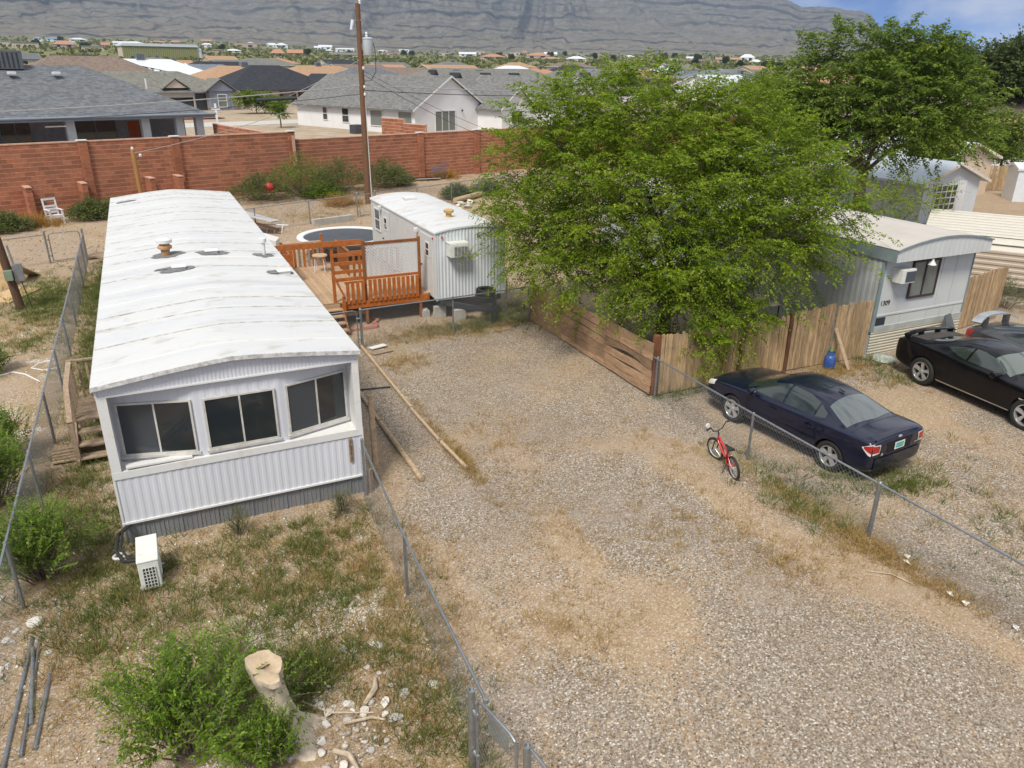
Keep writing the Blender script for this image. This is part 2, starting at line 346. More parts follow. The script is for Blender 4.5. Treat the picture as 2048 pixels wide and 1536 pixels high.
# ================================================================== MOUNTAIN
def build_mountain():
    az = np.radians(np.linspace(-30, 84, 1080)); d = np.concatenate([np.linspace(2400, 3000, 34), np.linspace(3010, 4700, 124), np.linspace(4720, 4980, 6)])
    A, D = np.meshgrid(az, d); x, y = D*np.sin(A), D*np.cos(A); deg = np.degrees(A)
    crest = np.interp(deg, [-40,-12,0,10,25,36,43.5,44.2,46,47.6,48.4,49.2,52.3,54.9,58,64,88], [5.2,5.0,5.4,5.9,6.2,5.4,4.5,4.1,4.0,3.8,3.55,2.5,1.85,1.05,.85,.8,.8])
    top = 4350*np.tan(np.radians(crest)); base = terrain_z(x, y)-8
    d0 = np.interp(deg, [-40,-6,8,25,40,55,88], [2650,2550,2700,2900,3000,3050,3050])
    rg = lambda q, s: 1-np.abs(2*vnoise(q, D*.00025+s, s)-1)
    wob = .8*fbm(deg*.3, D*.0012, 3, 9); dg = deg+(D-3500)*.0065*np.sin(deg*.21+.6)+2.2*(fbm(deg*.12, D*.0011, 3, 15)-.5)
    g1 = rg(dg*.12+.25*wob, 41); g2 = rg(dg*.36+.6*wob, 42); g3 = rg(dg*.9+1.2*wob, 43); g4 = fbm(deg*3.2, D*.004, 4, 44)
    t = (D-d0)/(4400-d0); fade = np.clip(t*3.5, 0, 1)*np.interp(deg, [44, 48, 52], [1, .35, .25])
    tt = np.clip(t+fade*(.46*(g1-.55)+.22*(g2-.5)+.08*(g3-.5)+.03*(g4-.5)), 0, 1.02)
    wav = .03*(fbm(deg*.1, deg*0+1.5, 3, 71)-.5)+.0012*(deg-25)
    prof = np.interp(tt+wav, [0, .16, .40, .50, .515, .60, .625, .72, .78, .80, .92, .935, 1.02], [0, .07, .25, .36, .405, .47, .535, .62, .70, .755, .86, .925, 1.0])
    rel = np.clip(top-base, 20, None); z = base+rel*prof+(fbm(x*.009, y*.009, 5, 61)-.5)*34*np.clip(t*5, 0, 1)*np.interp(deg, [46, 54], [1, .4])
    z = np.where(D > 4500, z-(D-4500)*.08, z)
    idx = np.arange(A.size).reshape(A.shape); f = np.stack([idx[:-1,:-1], idx[1:,:-1], idx[1:,1:], idx[:-1,1:]], -1).reshape(-1, 4)[:, ::-1]
    o = mesh_np('mountain', np.stack([x, y, z], -1).reshape(-1, 3), f, mountain_mat(), kind='structure', smooth=True)
    lva = o.data.attributes.new('strata', 'FLOAT', 'POINT'); lva.data.foreach_set('value', ((tt+wav)*7.5+.10*g4).astype(np.float32).ravel())
def mountain_mat():
    m, t, b = newmat('limestone mountain'); N = t.nodes.new; K = t.links.new
    tc = N('ShaderNodeTexCoord'); at = N('ShaderNodeAttribute'); at.attribute_name = 'strata'; ge = N('ShaderNodeNewGeometry')
    def noise(s, d=8, r=.65, st=(1,1,1)):
        mp = N('ShaderNodeMapping'); mp.inputs['Scale'].default_value = st; K(tc.outputs['Object'], mp.inputs[0])
        n = N('ShaderNodeTexNoise'); n.inputs['Scale'].default_value = s; n.inputs['Detail'].default_value = d; n.inputs['Roughness'].default_value = r; K(mp.outputs[0], n.inputs['Vector']); return n.outputs['Fac']
    def ramp(f, *st):
        r = N('ShaderNodeValToRGB'); e = r.color_ramp.elements
        while len(e) < len(st): e.new(.5)
        for q, (p, c) in zip(e, st): q.position = p; q.color = (*c, 1)
        K(f, r.inputs[0]); return r.outputs[0]
    def mix(f, a, c, mode='MIX'):
        x = N('ShaderNodeMixRGB'); x.blend_type = mode
        for i, s in ((0, f), (1, a), (2, c)):
            if isinstance(s, tuple): x.inputs[i].default_value = (*s, 1)
            elif isinstance(s, float): x.inputs[i].default_value = s
            else: K(s, x.inputs[i])
        return x.outputs[0]
    big = ramp(noise(.0013, 6), (.3, (.115,.118,.115)), (.5, (.175,.16,.135)), (.7, (.115,.122,.115)))
    spk = ramp(noise(.022, 7, .78), (.38, (.09,.09,.088)), (.52, (.185,.172,.15)), (.68, (.29,.265,.225)))
    c = mix(.6, big, spk)
    lo = N('ShaderNodeMapRange'); lo.inputs['From Min'].default_value = 1.2; lo.inputs['From Max'].default_value = 4.6; lo.inputs['To Min'].default_value = .5; lo.inputs['To Max'].default_value = 0; K(at.outputs['Fac'], lo.inputs['Value']); c = mix(lo.outputs[0], c, (.255,.215,.15))
    w = N('ShaderNodeMath'); w.operation = 'MULTIPLY_ADD'; K(noise(.003, 7, .7), w.inputs[0]); w.inputs[1].default_value = .35; K(at.outputs['Fac'], w.inputs[2])
    fr = N('ShaderNodeMath'); fr.operation = 'FRACT'; K(w.outputs[0], fr.inputs[0])
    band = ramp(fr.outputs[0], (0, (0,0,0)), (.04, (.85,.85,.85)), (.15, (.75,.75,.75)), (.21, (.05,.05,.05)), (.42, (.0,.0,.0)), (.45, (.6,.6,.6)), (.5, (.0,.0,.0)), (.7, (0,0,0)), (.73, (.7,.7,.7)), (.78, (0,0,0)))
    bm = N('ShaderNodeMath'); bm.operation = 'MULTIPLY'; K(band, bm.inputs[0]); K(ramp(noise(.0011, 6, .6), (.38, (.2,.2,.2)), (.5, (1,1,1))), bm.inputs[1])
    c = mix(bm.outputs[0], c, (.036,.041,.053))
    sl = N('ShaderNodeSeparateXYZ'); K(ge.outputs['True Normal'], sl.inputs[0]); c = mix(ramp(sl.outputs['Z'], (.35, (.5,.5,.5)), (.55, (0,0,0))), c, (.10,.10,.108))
    gr = ramp(noise(.04, 5, .8), (.5, (0,0,0)), (.68, (.55,.55,.55))); c = mix(gr, c, (.075,.085,.05))
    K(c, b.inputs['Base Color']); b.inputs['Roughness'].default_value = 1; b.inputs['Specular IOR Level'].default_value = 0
    bp = N('ShaderNodeBump'); bp.inputs['Strength'].default_value = 1; bp.inputs['Distance'].default_value = 30; K(noise(.0085, 9, .68), bp.inputs['Height']); K(bp.outputs[0], b.inputs['Normal'])
    return m
build_mountain()

def build_haze():
    m = bpy.data.materials.new('dusty air'); m.use_nodes = True; t = m.node_tree; t.nodes.clear(); o = t.nodes.new('ShaderNodeOutputMaterial'); v = t.nodes.new('ShaderNodeVolumePrincipled')
    v.inputs['Color'].default_value = (.55,.72,1,1); v.inputs['Density'].default_value = .000095; v.inputs['Anisotropy'].default_value = .2; t.links.new(v.outputs[0], o.inputs['Volume'])
    b = MB(); b.box(-2700, 4960, -60, 5060, -12, 640); tag(b.build('haze', m), 'thin blue haze in the air toward the mountain', 'haze', kind='stuff')
build_haze()
# ================================================================== shared building pieces
def fn(v): return v if callable(v) else (lambda t: v)
def corr(mb, p0, p1, z0, z1, pitch=.12, depth=.012, flat=.35):
    """vertical-rib sheet from p0 to p1 (plan), outside on the right-hand side; z0/z1 may be functions of distance"""
    z0, z1 = fn(z0), fn(z1); p0, p1 = Vector((*p0, 0)), Vector((*p1, 0)); ln = (p1-p0).length; d = (p1-p0)/ln; n = Vector((d.y, -d.x, 0))
    k = max(1, int(ln/pitch)); pt = ln/k; st = []
    for i in range(k):
        st += [(i*pt, 0), (i*pt+pt*flat, 0), (i*pt+pt*(flat+.15), depth), (i*pt+pt*.85, depth)]
    st.append((ln, 0)); vs = []
    for s, o in st:
        q = p0+d*s+n*o; vs += [(q.x, q.y, z0(s)), (q.x, q.y, z1(s))]
    return mb.add(vs, [(2*i, 2*i+2, 2*i+3, 2*i+1) for i in range(len(st)-1)])
def hcorr(mb, p0, p1, z0, z1, pitch=.1, depth=.015):
    """horizontal-rib sheet"""
    p0, p1 = Vector((*p0, 0)), Vector((*p1, 0)); d = (p1-p0).normalized(); n = Vector((d.y, -d.x, 0)); k = max(1, round((z1-z0)/pitch)); h = (z1-z0)/k; vs = []
    for i in range(k):
        for t, o in ((0, 0), (.35, 0), (.5, depth), (.85, depth)):
            for p in (p0, p1): vs.append(tuple(p+n*o+Vector((0, 0, z0+(i+t)*h))))
    for p in (p0, p1): vs.append((p.x, p.y, z1))
    return mb.add(vs, [(2*i, 2*i+1, 2*i+3, 2*i+2) for i in range(len(vs)//2-1)])
def window(parent, p0, p1, z0, z1, fm, gm, fw=.045, dep=.045, cols=2, rows=1, mw=.03, sill=0, name='window', label=None, glass2=None, local=False):
    """p0->p1 in plan, left to right seen from outside; frame is the part, each pane a sub-part"""
    dx, dy = p1[0]-p0[0], p1[1]-p0[1]; w = math.hypot(dx, dy); M = TR(p0[0], p0[1], 0, math.atan2(dy, dx)); f = MB(M)
    f.box(0, w, -dep, 0, z1-fw, z1).box(0, w, -dep, 0, z0, z0+fw).box(0, fw, -dep, 0, z0+fw, z1-fw).box(w-fw, w, -dep, 0, z0+fw, z1-fw)
    cw = (w-2*fw-(cols-1)*mw)/cols; rh = (z1-z0-2*fw-(rows-1)*mw)/rows
    for i in range(1, cols): x = fw+i*cw+(i-1)*mw; f.box(x, x+mw, -dep*.9, -.002, z0+fw, z1-fw)
    for j in range(1, rows):
        zz = z0+fw+j*rh+(j-1)*mw
        for i in range(cols): x = fw+i*(cw+mw); f.box(x, x+cw, -dep*.85, -.004, zz, zz+mw)
    if sill: f.box(-.04, w+.04, -dep-sill, .0, z0-.05, z0-.002)
    o = f.build(name, fm, parent, local=local, label=label)
    for i in range(cols):
        for j in range(rows):
            x = fw+i*(cw+mw); zz = z0+fw+j*(rh+mw)
            MB(M).box(x, x+cw, -dep*.4-.006*(i % 2), -.003, zz, zz+rh).build('pane', glass2 if (glass2 and i == 0) else gm, o, local=local)
    return o
siding = MAT('white ribbed siding', (.60,.615,.665), .55, var=.05, vs=1.5, dirt=(.45,.43,.42), damt=.22, ds=.8, stretch=(1.5,1.5,.35))
def roof_coat():
    m, t, b = newmat('white roof coating'); N = t.nodes.new; K = t.links.new
    tc = N('ShaderNodeTexCoord')
    def noise(s, st, d=6):
        mp = N('ShaderNodeMapping'); mp.inputs['Scale'].default_value = st; K(tc.outputs['Object'], mp.inputs[0]); n = N('ShaderNodeTexNoise'); n.inputs['Scale'].default_value = s; n.inputs['Detail'].default_value = d
        n.inputs['Roughness'].default_value = .65; K(mp.outputs[0], n.inputs['Vector']); return n.outputs['Fac']
    def mr(f, a, c, hi):
        x = N('ShaderNodeMapRange'); x.interpolation_type = 'SMOOTHSTEP'; x.inputs['From Min'].default_value = a; x.inputs['From Max'].default_value = c; x.inputs['To Max'].default_value = hi; K(f, x.inputs['Value']); return x.outputs[0]
    def mix(f, a, c):
        x = N('ShaderNodeMixRGB'); K(f, x.inputs[0]); x.inputs[2].default_value = (*c, 1)
        if isinstance(a, tuple): x.inputs[1].default_value = (*a, 1)
        else: K(a, x.inputs[1])
        return x.outputs[0]
    c = mix(mr(noise(.7, (.5, 3.5, 1)), .40, .75, .6), (.575,.58,.585), (.49,.51,.555))
    c = mix(mr(noise(.55, (.35, 3.2, 1), 8), .57, .70, .45), c, (.37,.39,.43))
    c = mix(mr(noise(1.9, (.8, 1.2, 1), 9), .52, .72, .6), c, (.36,.335,.285))
    c = mix(mr(noise(5, (.25, 6, 1), 6), .60, .72, .35), c, (.40,.38,.34))
    c = mix(mr(noise(30, (1, 1, 1), 3), .67, .72, .5), c, (.28,.26,.24))
    K(c, b.inputs['Base Color']); b.inputs['Roughness'].default_value = .55
    n = noise(4, (1, 3, 1)); bp = N('ShaderNodeBump'); bp.inputs['Strength'].default_value = .2; bp.inputs['Distance'].default_value = .02; K(n, bp.inputs['Height']); K(bp.outputs[0], b.inputs['Normal'])
    return m
roof_white = roof_coat()
seam_mat = MAT('dirty roof seam', (.42,.41,.39), .8, var=.5, vs=6, dirt=(.12,.11,.1), damt=.8, ds=4)
tar_mat = MAT('grey roof tar', (.17,.17,.175), .8, var=.3, vs=9, bump=.5)
fascia_mat = MAT('worn drip edge', (.55,.55,.54), .7, var=.35, vs=14, dirt=(.2,.19,.18), damt=.8, ds=5)
skirt_mat = MAT('grey skirting', (.21,.225,.245), .5, .2, var=.12, vs=2, dirt=(.3,.25,.2), damt=.35, ds=1.6, stretch=(2,2,.5))
rust_mat = MAT('rusty metal', (.36,.20,.10), .8, var=.4, vs=9)
screen_glass = GLASS('screened glass', (.05,.058,.068), .3, .4)
alu = MAT('aluminium window frame', (.60,.58,.54), .5, .2, var=.15, vs=7, dirt=(.3,.24,.18), damt=.5, ds=6)

# ================================================================== THE WHITE MOBILE HOME
HX0, HX1, HY0, HY1 = -1.25, 2.99, 12.85, 33.2
def roof_z(x):
    t = min(max((x-HX0)/(HX1-HX0), 0), 1); return 2.985+.215*(1-abs(2*t-1)**1.3)
def mobile_home():
    T = thing('mobile_home', 'long white single-wide mobile home with a white coated roof, nearest building', 'mobile home', (.87, 23, 0))
    wl = MB(); corr(wl, (HX0, HY0), (HX1, HY0), .42, 1.27, .125, .007); wl.build('front_siding', siding, T)
    fs = MB(); corr(fs, (HX0, HY0), (HX1, HY0), 2.78, lambda s: roof_z(HX0+s)-.03, .065, .006); fs.build('gable_siding', siding, T)
    w = MB(); w.box(HX0+.01, HX1-.01, HY0+.5, HY1, .37, 2.95); w.box(HX0+.01, HX1-.01, HY0+.01, HY0+.5, .42, 1.26); w.box(HX0+.01, HX1-.01, HY0+.02, HY0+.5, 2.8, 2.95)
    w.build('wall', siding, T)
    sd = MB(); corr(sd, (HX1, HY0), (HX1, HY1), .37, 2.95, .3, .012); sd.build('side_siding', siding, T)
    sd = MB(); corr(sd, (HX0, HY1), (HX0, HY0), .37, 2.95, .3, .012); sd.build('side_siding', siding, T)
    # recess with a three-sided bay
    bay = [(HX0+.14, HY0+.42), (.2, HY0+.06), (1.6, HY0+.06), (HX1-.11, HY0+.42)]
    for a, b in zip(bay, bay[1:]): m = MB(); corr(m, a, b, 1.40, 2.79, .16, .006); m.build('bay_wall', siding, T)
    lg = MB(); lg.slab([(HX0-.015, HY0-.025), (HX1+.015, HY0-.025), (HX1+.015, HY0), (HX0-.015, HY0)], 1.27, 1.40)
    lg.slab([(HX0+.02, HY0), (HX1-.02, HY0), (HX1-.02, HY0+.5), (HX0+.02, HY0+.5)], 1.36, 1.398); lg.build('ledge', trim_white, T)
    for n_, (a, b) in enumerate(((HX0-.01, HX0+.14), (HX1-.11, HX1+.01))):
        m = MB(); m.box(a, b, HY0-.02, HY0+.48, 1.401, 2.781); m.build('corner_post', trim_white, T)
    m = MB(); m.box(HX0-.012, HX1+.012, HY0-.022, HY0-.002, 2.755, 2.785); m.build('trim_strip', trim_white, T)
    for x in (HX0, HX1): MB().box(x-.018, x+.018, HY0-.018, HY0+.02, .36, 1.268).build('corner_trim', trim_white, T); MB().box(x-.018, x+.018, HY0-.018, HY0+.02, 2.787, 2.97).build('corner_trim', trim_white, T)
    m = MB(); m.box(HX0-.015, HX1+.015, HY0-.03, HY0+.03, .39, .425); m.build('bottom_trim', trim_white, T)
    def along(i, t): a, b = bay[i], bay[i+1]; return (a[0]+(b[0]-a[0])*t, a[1]+(b[1]-a[1])*t-.012)
    window(T, along(0, .05), along(0, .94), 1.50, 2.48, alu, dark_glass, .034, .03, 2, 1, .03, .012, glass2=screen_glass)
    window(T, (.3, HY0+.045), (1.49, HY0+.045), 1.50, 2.47, alu, dark_glass, .034, .03, 2, 1, .03, .012)
    window(T, along(2, .06), along(2, .95), 1.50, 2.48, alu, dark_glass, .034, .03, 2, 1, .03, .012, glass2=screen_glass)
    # skirting, panel by panel
    k = 14; pw = (HX1-HX0)/k
    for i in range(k):
        m = MB(); x = HX0+i*pw
        m.prism([(x+.004, -.25), (x+pw-.004, -.25), (x+pw-.004, .41), (x+.004, .41)], HY0+.03+.006*(i % 2), HY0+.06)
        for j in range(3): xx = x+pw*(.2+.27*j); m.box(xx, xx+.02, HY0+.018+.006*(i % 2), HY0+.035, -.2, .40)
        m.box(x-.012, x+.012, HY0+.012, HY0+.035, -.2, .405); m.build('skirt_panel', skirt_mat, T)
    m = MB(); m.box(HX1-.03, HX1-.005, HY0+.07, HY1, -.2, .37); m.box(HX0+.005, HX0+.03, HY0+.07, HY1, -.2, .37); m.build('side_skirt', skirt_mat, T)
    # number plaque: weathered board with carved digits
    pq = MB(); pq.prism([(2.71,.76),(2.745,.72),(2.78,.76),(2.785,1.22),(2.75,1.27),(2.715,1.22)], HY0-.035, HY0-.012)
    pq = pq.build('number_plaque', wood_grey, T, bevel=.004)
    for i, ch in enumerate('1311'):
        cu = bpy.data.curves.new('digit', 'FONT'); cu.body = ch; cu.size = .12; cu.extrude = .004; cu.align_x = 'CENTER'
        me = cv_mesh(cu); o = bpy.data.objects.new('digit', me); me.materials.append(wood_dark); C.objects.link(o); o.parent = pq
        o.matrix_local = TR(2.748, HY0-.038, 1.12-i*.115, 0, math.pi/2)
    # roof panels and seams
    ys = [HY0-.1]; r = random.Random(3)
    while ys[-1] < HY1: ys.append(ys[-1]+r.choice((.72, .8, .9, 1.0, 1.1)))
    ys[-1] = HY1+.05; nx = 22
    for i in range(len(ys)-1):
        y0, y1 = ys[i], ys[i+1]; rows = 5; vs = []; lift = r.uniform(0, .006)
        for a in range(rows+1):
            yy = y0+(y1-y0)*a/rows
            for b in range(nx+1):
                x = HX0-.04+(HX1-HX0+.08)*b/nx
                z = roof_z(x)+lift+.012*math.sin(math.pi*a/rows)*(.4+.9*r.random())*(1 if 0 < b < nx else 0)
                vs.append((x, yy+(.012*math.sin(x*3+i) if 0 < a < rows else 0), z))
        m = MB(); q = nx+1
        m.add(vs, [(a*q+b, a*q+b+1, (a+1)*q+b+1, (a+1)*q+b) for a in range(rows) for b in range(nx)])
        m.build('roof_panel', roof_white, T, smooth=True)
        if i:
            m = MB(); w_ = r.uniform(.012, .03)
            pts = [(HX0-.04+(HX1-HX0+.08)*b/nx) for b in range(nx+1)]
            m.add([v for x in pts for v in ((x, y0-w_, roof_z(x)+.001), (x, y0-w_*.5, roof_z(x)+.017), (x, y0+w_*.5, roof_z(x)+.016), (x, y0+w_, roof_z(x)+.001))],
                  [(4*b+c, 4*b+4+c, 4*b+5+c, 4*b+1+c) for b in range(nx) for c in range(3)])
            m.build('roof_seam', seam_mat if r.random() < .65 else roof_white, T, smooth=True)
    m = MB(); n = 26                       # drip edge along the front
    for b in range(n):
        xa, xb = HX0-.045+(HX1-HX0+.09)*b/n, HX0-.045+(HX1-HX0+.09)*(b+1)/n
        m.bar((xa, HY0-.1, roof_z(xa)-.03), (xb, HY0-.1, roof_z(xb)-.03), .02, .075)
    m.build('front_drip_edge', fascia_mat, T)
    for x in (HX0-.045, HX1+.045): m = MB(); m.box(x-.008, x+.008, HY0-.1, HY1+.05, 2.9, 2.985); m.build('eave_trim', fascia_mat, T)
    # vents on their tar patches
    def patch(cx, cy, rx, ry):
        m = MB(); n = 22; ring = [(cx+rx*math.cos(t)*r.uniform(.75, 1.12), cy+ry*math.sin(t)*r.uniform(.75, 1.12)) for t in [2*math.pi*i/n for i in range(n)]]
        m.add([(cx, cy, roof_z(cx)+.028)]+[(x, y, roof_z(x)+.024) for x, y in ring], [(0, i+1, (i+1) % n+1) for i in range(n)]); m.build('tar_patch', tar_mat, T)
    patch(.25, 21.3, .42, .36); patch(.38, 19.5, .42, .26); patch(.1, 19.8, .3, .1); patch(1.3, 21.05, .43, .3); patch(2.55, 20.85, .28, .25); patch(2.62, 18.85, .33, .22); patch(-.75, 31.6, .35, .18)
    m = MB(); z = roof_z(.2); m.lathe([(.11, 0), (.11, .2), (.17, .2), (.175, .26), (.12, .3), (.12, .34)], 18, (.2, 21.27, z)); sv = m.build('stove_vent', rust_mat, T, smooth=True)
    MB().lathe([(.12, .34), (.19, .35), (.2, .43), (.15, .47), (.0, .475)], 18, (.2, 21.27, z)).build('cap', trim_white, sv, smooth=True)
    for cx, cy in ((.42, 19.56), (1.29, 21.06), (2.74, 18.8)):
        z = roof_z(cx); m = MB(); m.box(cx-.14, cx+.14, cy-.12, cy+.12, z-.01, z+.07); v = m.build('roof_vent', trim_white, T, bevel=.01)
        MB().box(cx-.17, cx+.17, cy-.15, cy+.15, z+.071, z+.1).build('lid', trim_white, v, bevel=.012)
    m = MB(); z = roof_z(2.58); m.lathe([(.045, 0), (.045, .36)], 12, (2.58, 20.86, z)); v = m.build('vent_pipe', trim_white, T, smooth=True)
    MB().lathe([(.09, .36), (.095, .46), (.07, .48), (0, .48)], 14, (2.58, 20.86, z)).build('cap', trim_white, v, smooth=True)
def cv_mesh(cu):
    o = bpy.data.objects.new('tmp', cu); C.objects.link(o); dg = bpy.context.evaluated_depsgraph_get(); dg.update()
    me = bpy.data.meshes.new_from_object(o.evaluated_get(dg)); bpy.data.objects.remove(o, do_unlink=True); return me
mobile_home()
bd = MB(TR(-.62, HY0+.12, 1.43, R(2), 0, R(1.5))); bd.box(-.42, .62, -.13, .02, 0, .03)
tag(bd.build('loose_board', trim_white), 'loose white board lying on the window ledge of the white mobile home', 'board')

# ------------------------------------------------------------------ mini-split condenser, hoses
cond_w = MAT('condenser cream', (.66,.68,.64), .5, var=.08, dirt=(.4,.34,.28), damt=.5, ds=5)
def condenser():
    T = thing('air_conditioner', 'cream mini-split air conditioner unit standing in the weeds by grey skirting', 'air conditioner', (-.88, 11.6, 0))
    x0, x1, y0, y1 = -1.04, -.74, 11.26, 12.02
    MB().box(x0, x1, y0, y1, .05, .55).build('casing', cond_w, T, bevel=.012)
    MB().box(x0-.008, x1+.008, y0-.008, y1+.008, .552, .585).build('top_cover', cond_w, T, bevel=.01)
    MB().box(x0+.06, x1-.06, y0-.006, y0+.01, .1, .46).build('coil', dark_metal, T)
    m = MB()
    for i in range(5): x = x0+.06+i*(x1-x0-.12)/4; m.box(x-.006, x+.006, y0-.02, y0-.007, .1, .46)
    for i in range(7): z = .1+i*.06; m.box(x0+.06, x1-.06, y0-.014, y0-.009, z-.005, z+.005)
    m.build('grille', cond_w, T)
    for y in (y0+.08, y1-.12): m = MB(); m.box(x0-.03, x1+.04, y, y+.05, 0, .05); m.build('foot', cond_w, T)
    m = MB(); m.lathe([(.2,0),(.2,.012),(.17,.014),(.17,.002)], 24, (x1+.001, y0+.32, .3), 'x'); m.build('fan_ring', cond_w, T)
condenser()
m = MB(); pts = [(-1.2,12.85,.34),(-1.33,12.5,.42),(-1.38,12.2,.3),(-1.28,12.0,.2),(-1.04,11.9,.22)]; m.tube(pts, .03, 8); m.tube([(p[0]+.07, p[1]+.03, p[2]+.02) for p in pts], .022, 8)
tag(m.build('refrigerant_hose', black_rubber, smooth=True), 'black refrigerant hoses curving from the skirting to the cream condenser', 'hose')
m = MB(); m.tube([(-1.32+.12*math.cos(t), 12.25+.12*math.sin(t), .1+.02*t) for t in np.linspace(.5, 5.6, 18)], .024, 8)
tag(m.build('white_hose', trim_white, smooth=True), 'short loop of white insulated hose beside the cream condenser', 'hose')

# ------------------------------------------------------------------ side steps on the far left of the home
def side_porch():
    T = thing('side_porch', 'weathered wooden entry steps with handrail on the left of the white mobile home', 'steps', (-1.75, 17.4, 0))
    for i in range(7): y = 17.0+i*.19; m = MB(); m.box(-2.12, -1.29, y, y+.178, .72, .755); m.build('deck_board', wood_grey, T)
    for i, (y, z) in enumerate(((16.78, .54), (16.52, .36), (16.26, .18))):
        for j in range(2): m = MB(); m.box(-2.1, -1.33, y+j*.13, y+j*.13+.122, z-.035, z); m.build('step', wood_grey, T)
    for x in (-2.14, -1.36):
        m = MB(); m.add([(x, 16.2, .02), (x, 17.1, .02), (x, 17.1, .7), (x, 16.98, .7), (x, 16.2, .16), (x+.035, 16.2, .02), (x+.035, 17.1, .02), (x+.035, 17.1, .7), (x+.035, 16.98, .7), (x+.035, 16.2, .16)],
                        [(0,1,2,3,4),(9,8,7,6,5),(0,5,6,1),(1,6,7,2),(2,7,8,3),(3,8,9,4),(4,9,5,0)]); m.build('stringer', wood_grey, T)
    for x, y, z in ((-2.15, 17.05, 1.5), (-2.15, 18.3, 1.62), (-1.4, 18.3, 1.62), (-2.13, 16.3, 1.0)): m = MB(); m.box(x-.045, x+.045, y-.045, y+.045, 0, z); m.build('post', wood_grey, T)
    for a, b in (((-2.15, 18.36, 1.64), (-2.15, 17.0, 1.52)), ((-2.15, 17.0, 1.52), (-2.13, 16.25, 1.02)), ((-2.18, 18.3, 1.64), (-1.3, 18.3, 1.64))): m = MB(); m.bar(a, b, .1, .035); m.build('handrail', wood_grey, T)
    for i in range(7): y = 17.2+i*.155; m = MB(); m.box(-2.17, -2.13, y, y+.05, .76, 1.53+.01*i); m.build('baluster', wood_grey, T)
    for i in range(4): x = -2.0+i*.15; m = MB(); m.box(x, x+.05, 18.28, 18.32, .76, 1.62); m.build('baluster', wood_grey, T)
side_porch()
r = random.Random(5)
for i in range(5):
    m = MB(TR(-2.2, 16.75, .03+.03*i, R(-4+r.uniform(-9, 9)))); m.box(-.45, .75, -.2+.09*i, -.08+.09*i, 0, .03)
    tag(m.build('old_plank', wood_grey), ('nearest', 'second', 'middle', 'fourth', 'farthest')[i]+' weathered grey plank of the pile at the foot of the side porch steps', 'plank', 'planks at the foot of the side steps')
# ================================================================== CHAIN-LINK FENCES
def link_wires(mb, a, b, z0, z1, cell=.1, r=.0021):
    """woven wire between plan points a and b: two sets of diagonal wires clipped to the panel"""
    a, b = Vector((a[0], a[1], 0)), Vector((b[0], b[1], 0)); ln = (b-a).length; d = (b-a)/ln; n = Vector((-d.y, d.x, 0))*r*1.2; h = z1-z0
    s = -h
    while s < ln:
        for sg in (1, -1):
            t0, t1 = max(0, s), min(ln, s+h)
            if t1-t0 > .02:
                za, zb = (z0+(t0-s), z0+(t1-s)) if sg > 0 else (z1-(t0-s), z1-(t1-s))
                p, q = a+d*t0+n*sg, a+d*t1+n*sg; p.z, q.z = za, zb
                k = (q-p).normalized(); u = k.cross(n).normalized()*r; w = n.normalized()*r
                mb.add([p+u, p-u*.5+w*.87, p-u*.5-w*.87, q+u, q-u*.5+w*.87, q-u*.5-w*.87], [(0,3,4,1),(1,4,5,2),(2,5,3,0)])
        s += cell
def chain_fence(name, label, pts, h=1.2, posts=(), rail=True, big=(), loc=None, z0=.03, rails=None, cell=.1):
    T = thing(name, label, 'fence', (*(loc or pts[0]), 0))
    for p in posts:
        m = MB(); rr = .04 if p in big else .028; hh = p[2] if len(p) > 2 else h
        m.lathe([(rr, -.1), (rr, hh-.02), (rr*1.15, hh-.02), (rr*1.15, hh+.01), (rr*.6, hh+.04), (0, hh+.045)], 10, (p[0], p[1], 0)); m.build('post', galv, T, smooth=True)
    if rail:
        for a, b in zip((rails or pts), (rails or pts)[1:]):
            m = MB(); m.tube([(a[0], a[1], (a[2] if len(a) > 2 else h)), (b[0], b[1], (b[2] if len(b) > 2 else h))], .021, 8); m.build('top_rail', galv, T, smooth=True)
    m = MB()
    for a, b in zip(pts, pts[1:]): link_wires(m, a, b, z0, h-.02, cell)
    m.build('wire_mesh', galv, T, kind='stuff')
    return T
chain_fence('chain_link_fence', 'long chain-link fence running beside the left wall of the white mobile home', [(-2.68, 8), (-2.68, 36.3)], 1.2,
            [(-2.68, y) for y in (11.6, 14.75, 17.7, 20.7, 23.6, 26.6, 29.2, 31.7, 34)]+[(-2.72, 36.4, 1.35)], big=[(-2.72, 36.4, 1.35)])
chain_fence('chain_link_fence', 'short chain-link fence ending in a bare rail in the foreground weeds', [(2.86, 12.6), (2.72, 9.45), (2.6, 6.2)], 1.15,
            [(2.95, 12.75, 1.2), (2.74, 9.5)], rails=[(2.95, 12.75, 1.15), (2.72, 9.45, 1.15), (2.57, 6.0, 1.12)])
m = MB(); m.lathe([(0,-.03),(.035,-.02),(.035,.03),(0,.035)], 10, (2.57, 5.98, 1.12)); tag(m.build('rail_end_cap', galv, smooth=True), 'loose metal end cap on the bare fence rail tip in the foreground', 'cap')
chain_fence('chain_link_fence', 'low chain-link fence beside the dark blue sedan and red bicycle', [(10.85, 14.5), (10.78, 10.8), (10.78, 7.6), (10.72, 1.5)], 1.08,
            [(10.9, 14.4), (10.78, 10.82), (10.8, 7.65), (10.72, 4.2), (10.72, 1.6)], big=[(10.8, 7.65)])
chain_fence('chain_link_fence', 'chain-link fence crossing in front of the white office trailer hitch', [(5.1, 21.0), (8.0, 21.15), (10.75, 21.35)], 1.18,
            [(5.1, 21.05), (8.05, 21.2), (10.35, 22.2, 1.25), (10.75, 21.35)], big=[(5.1, 21.05)])
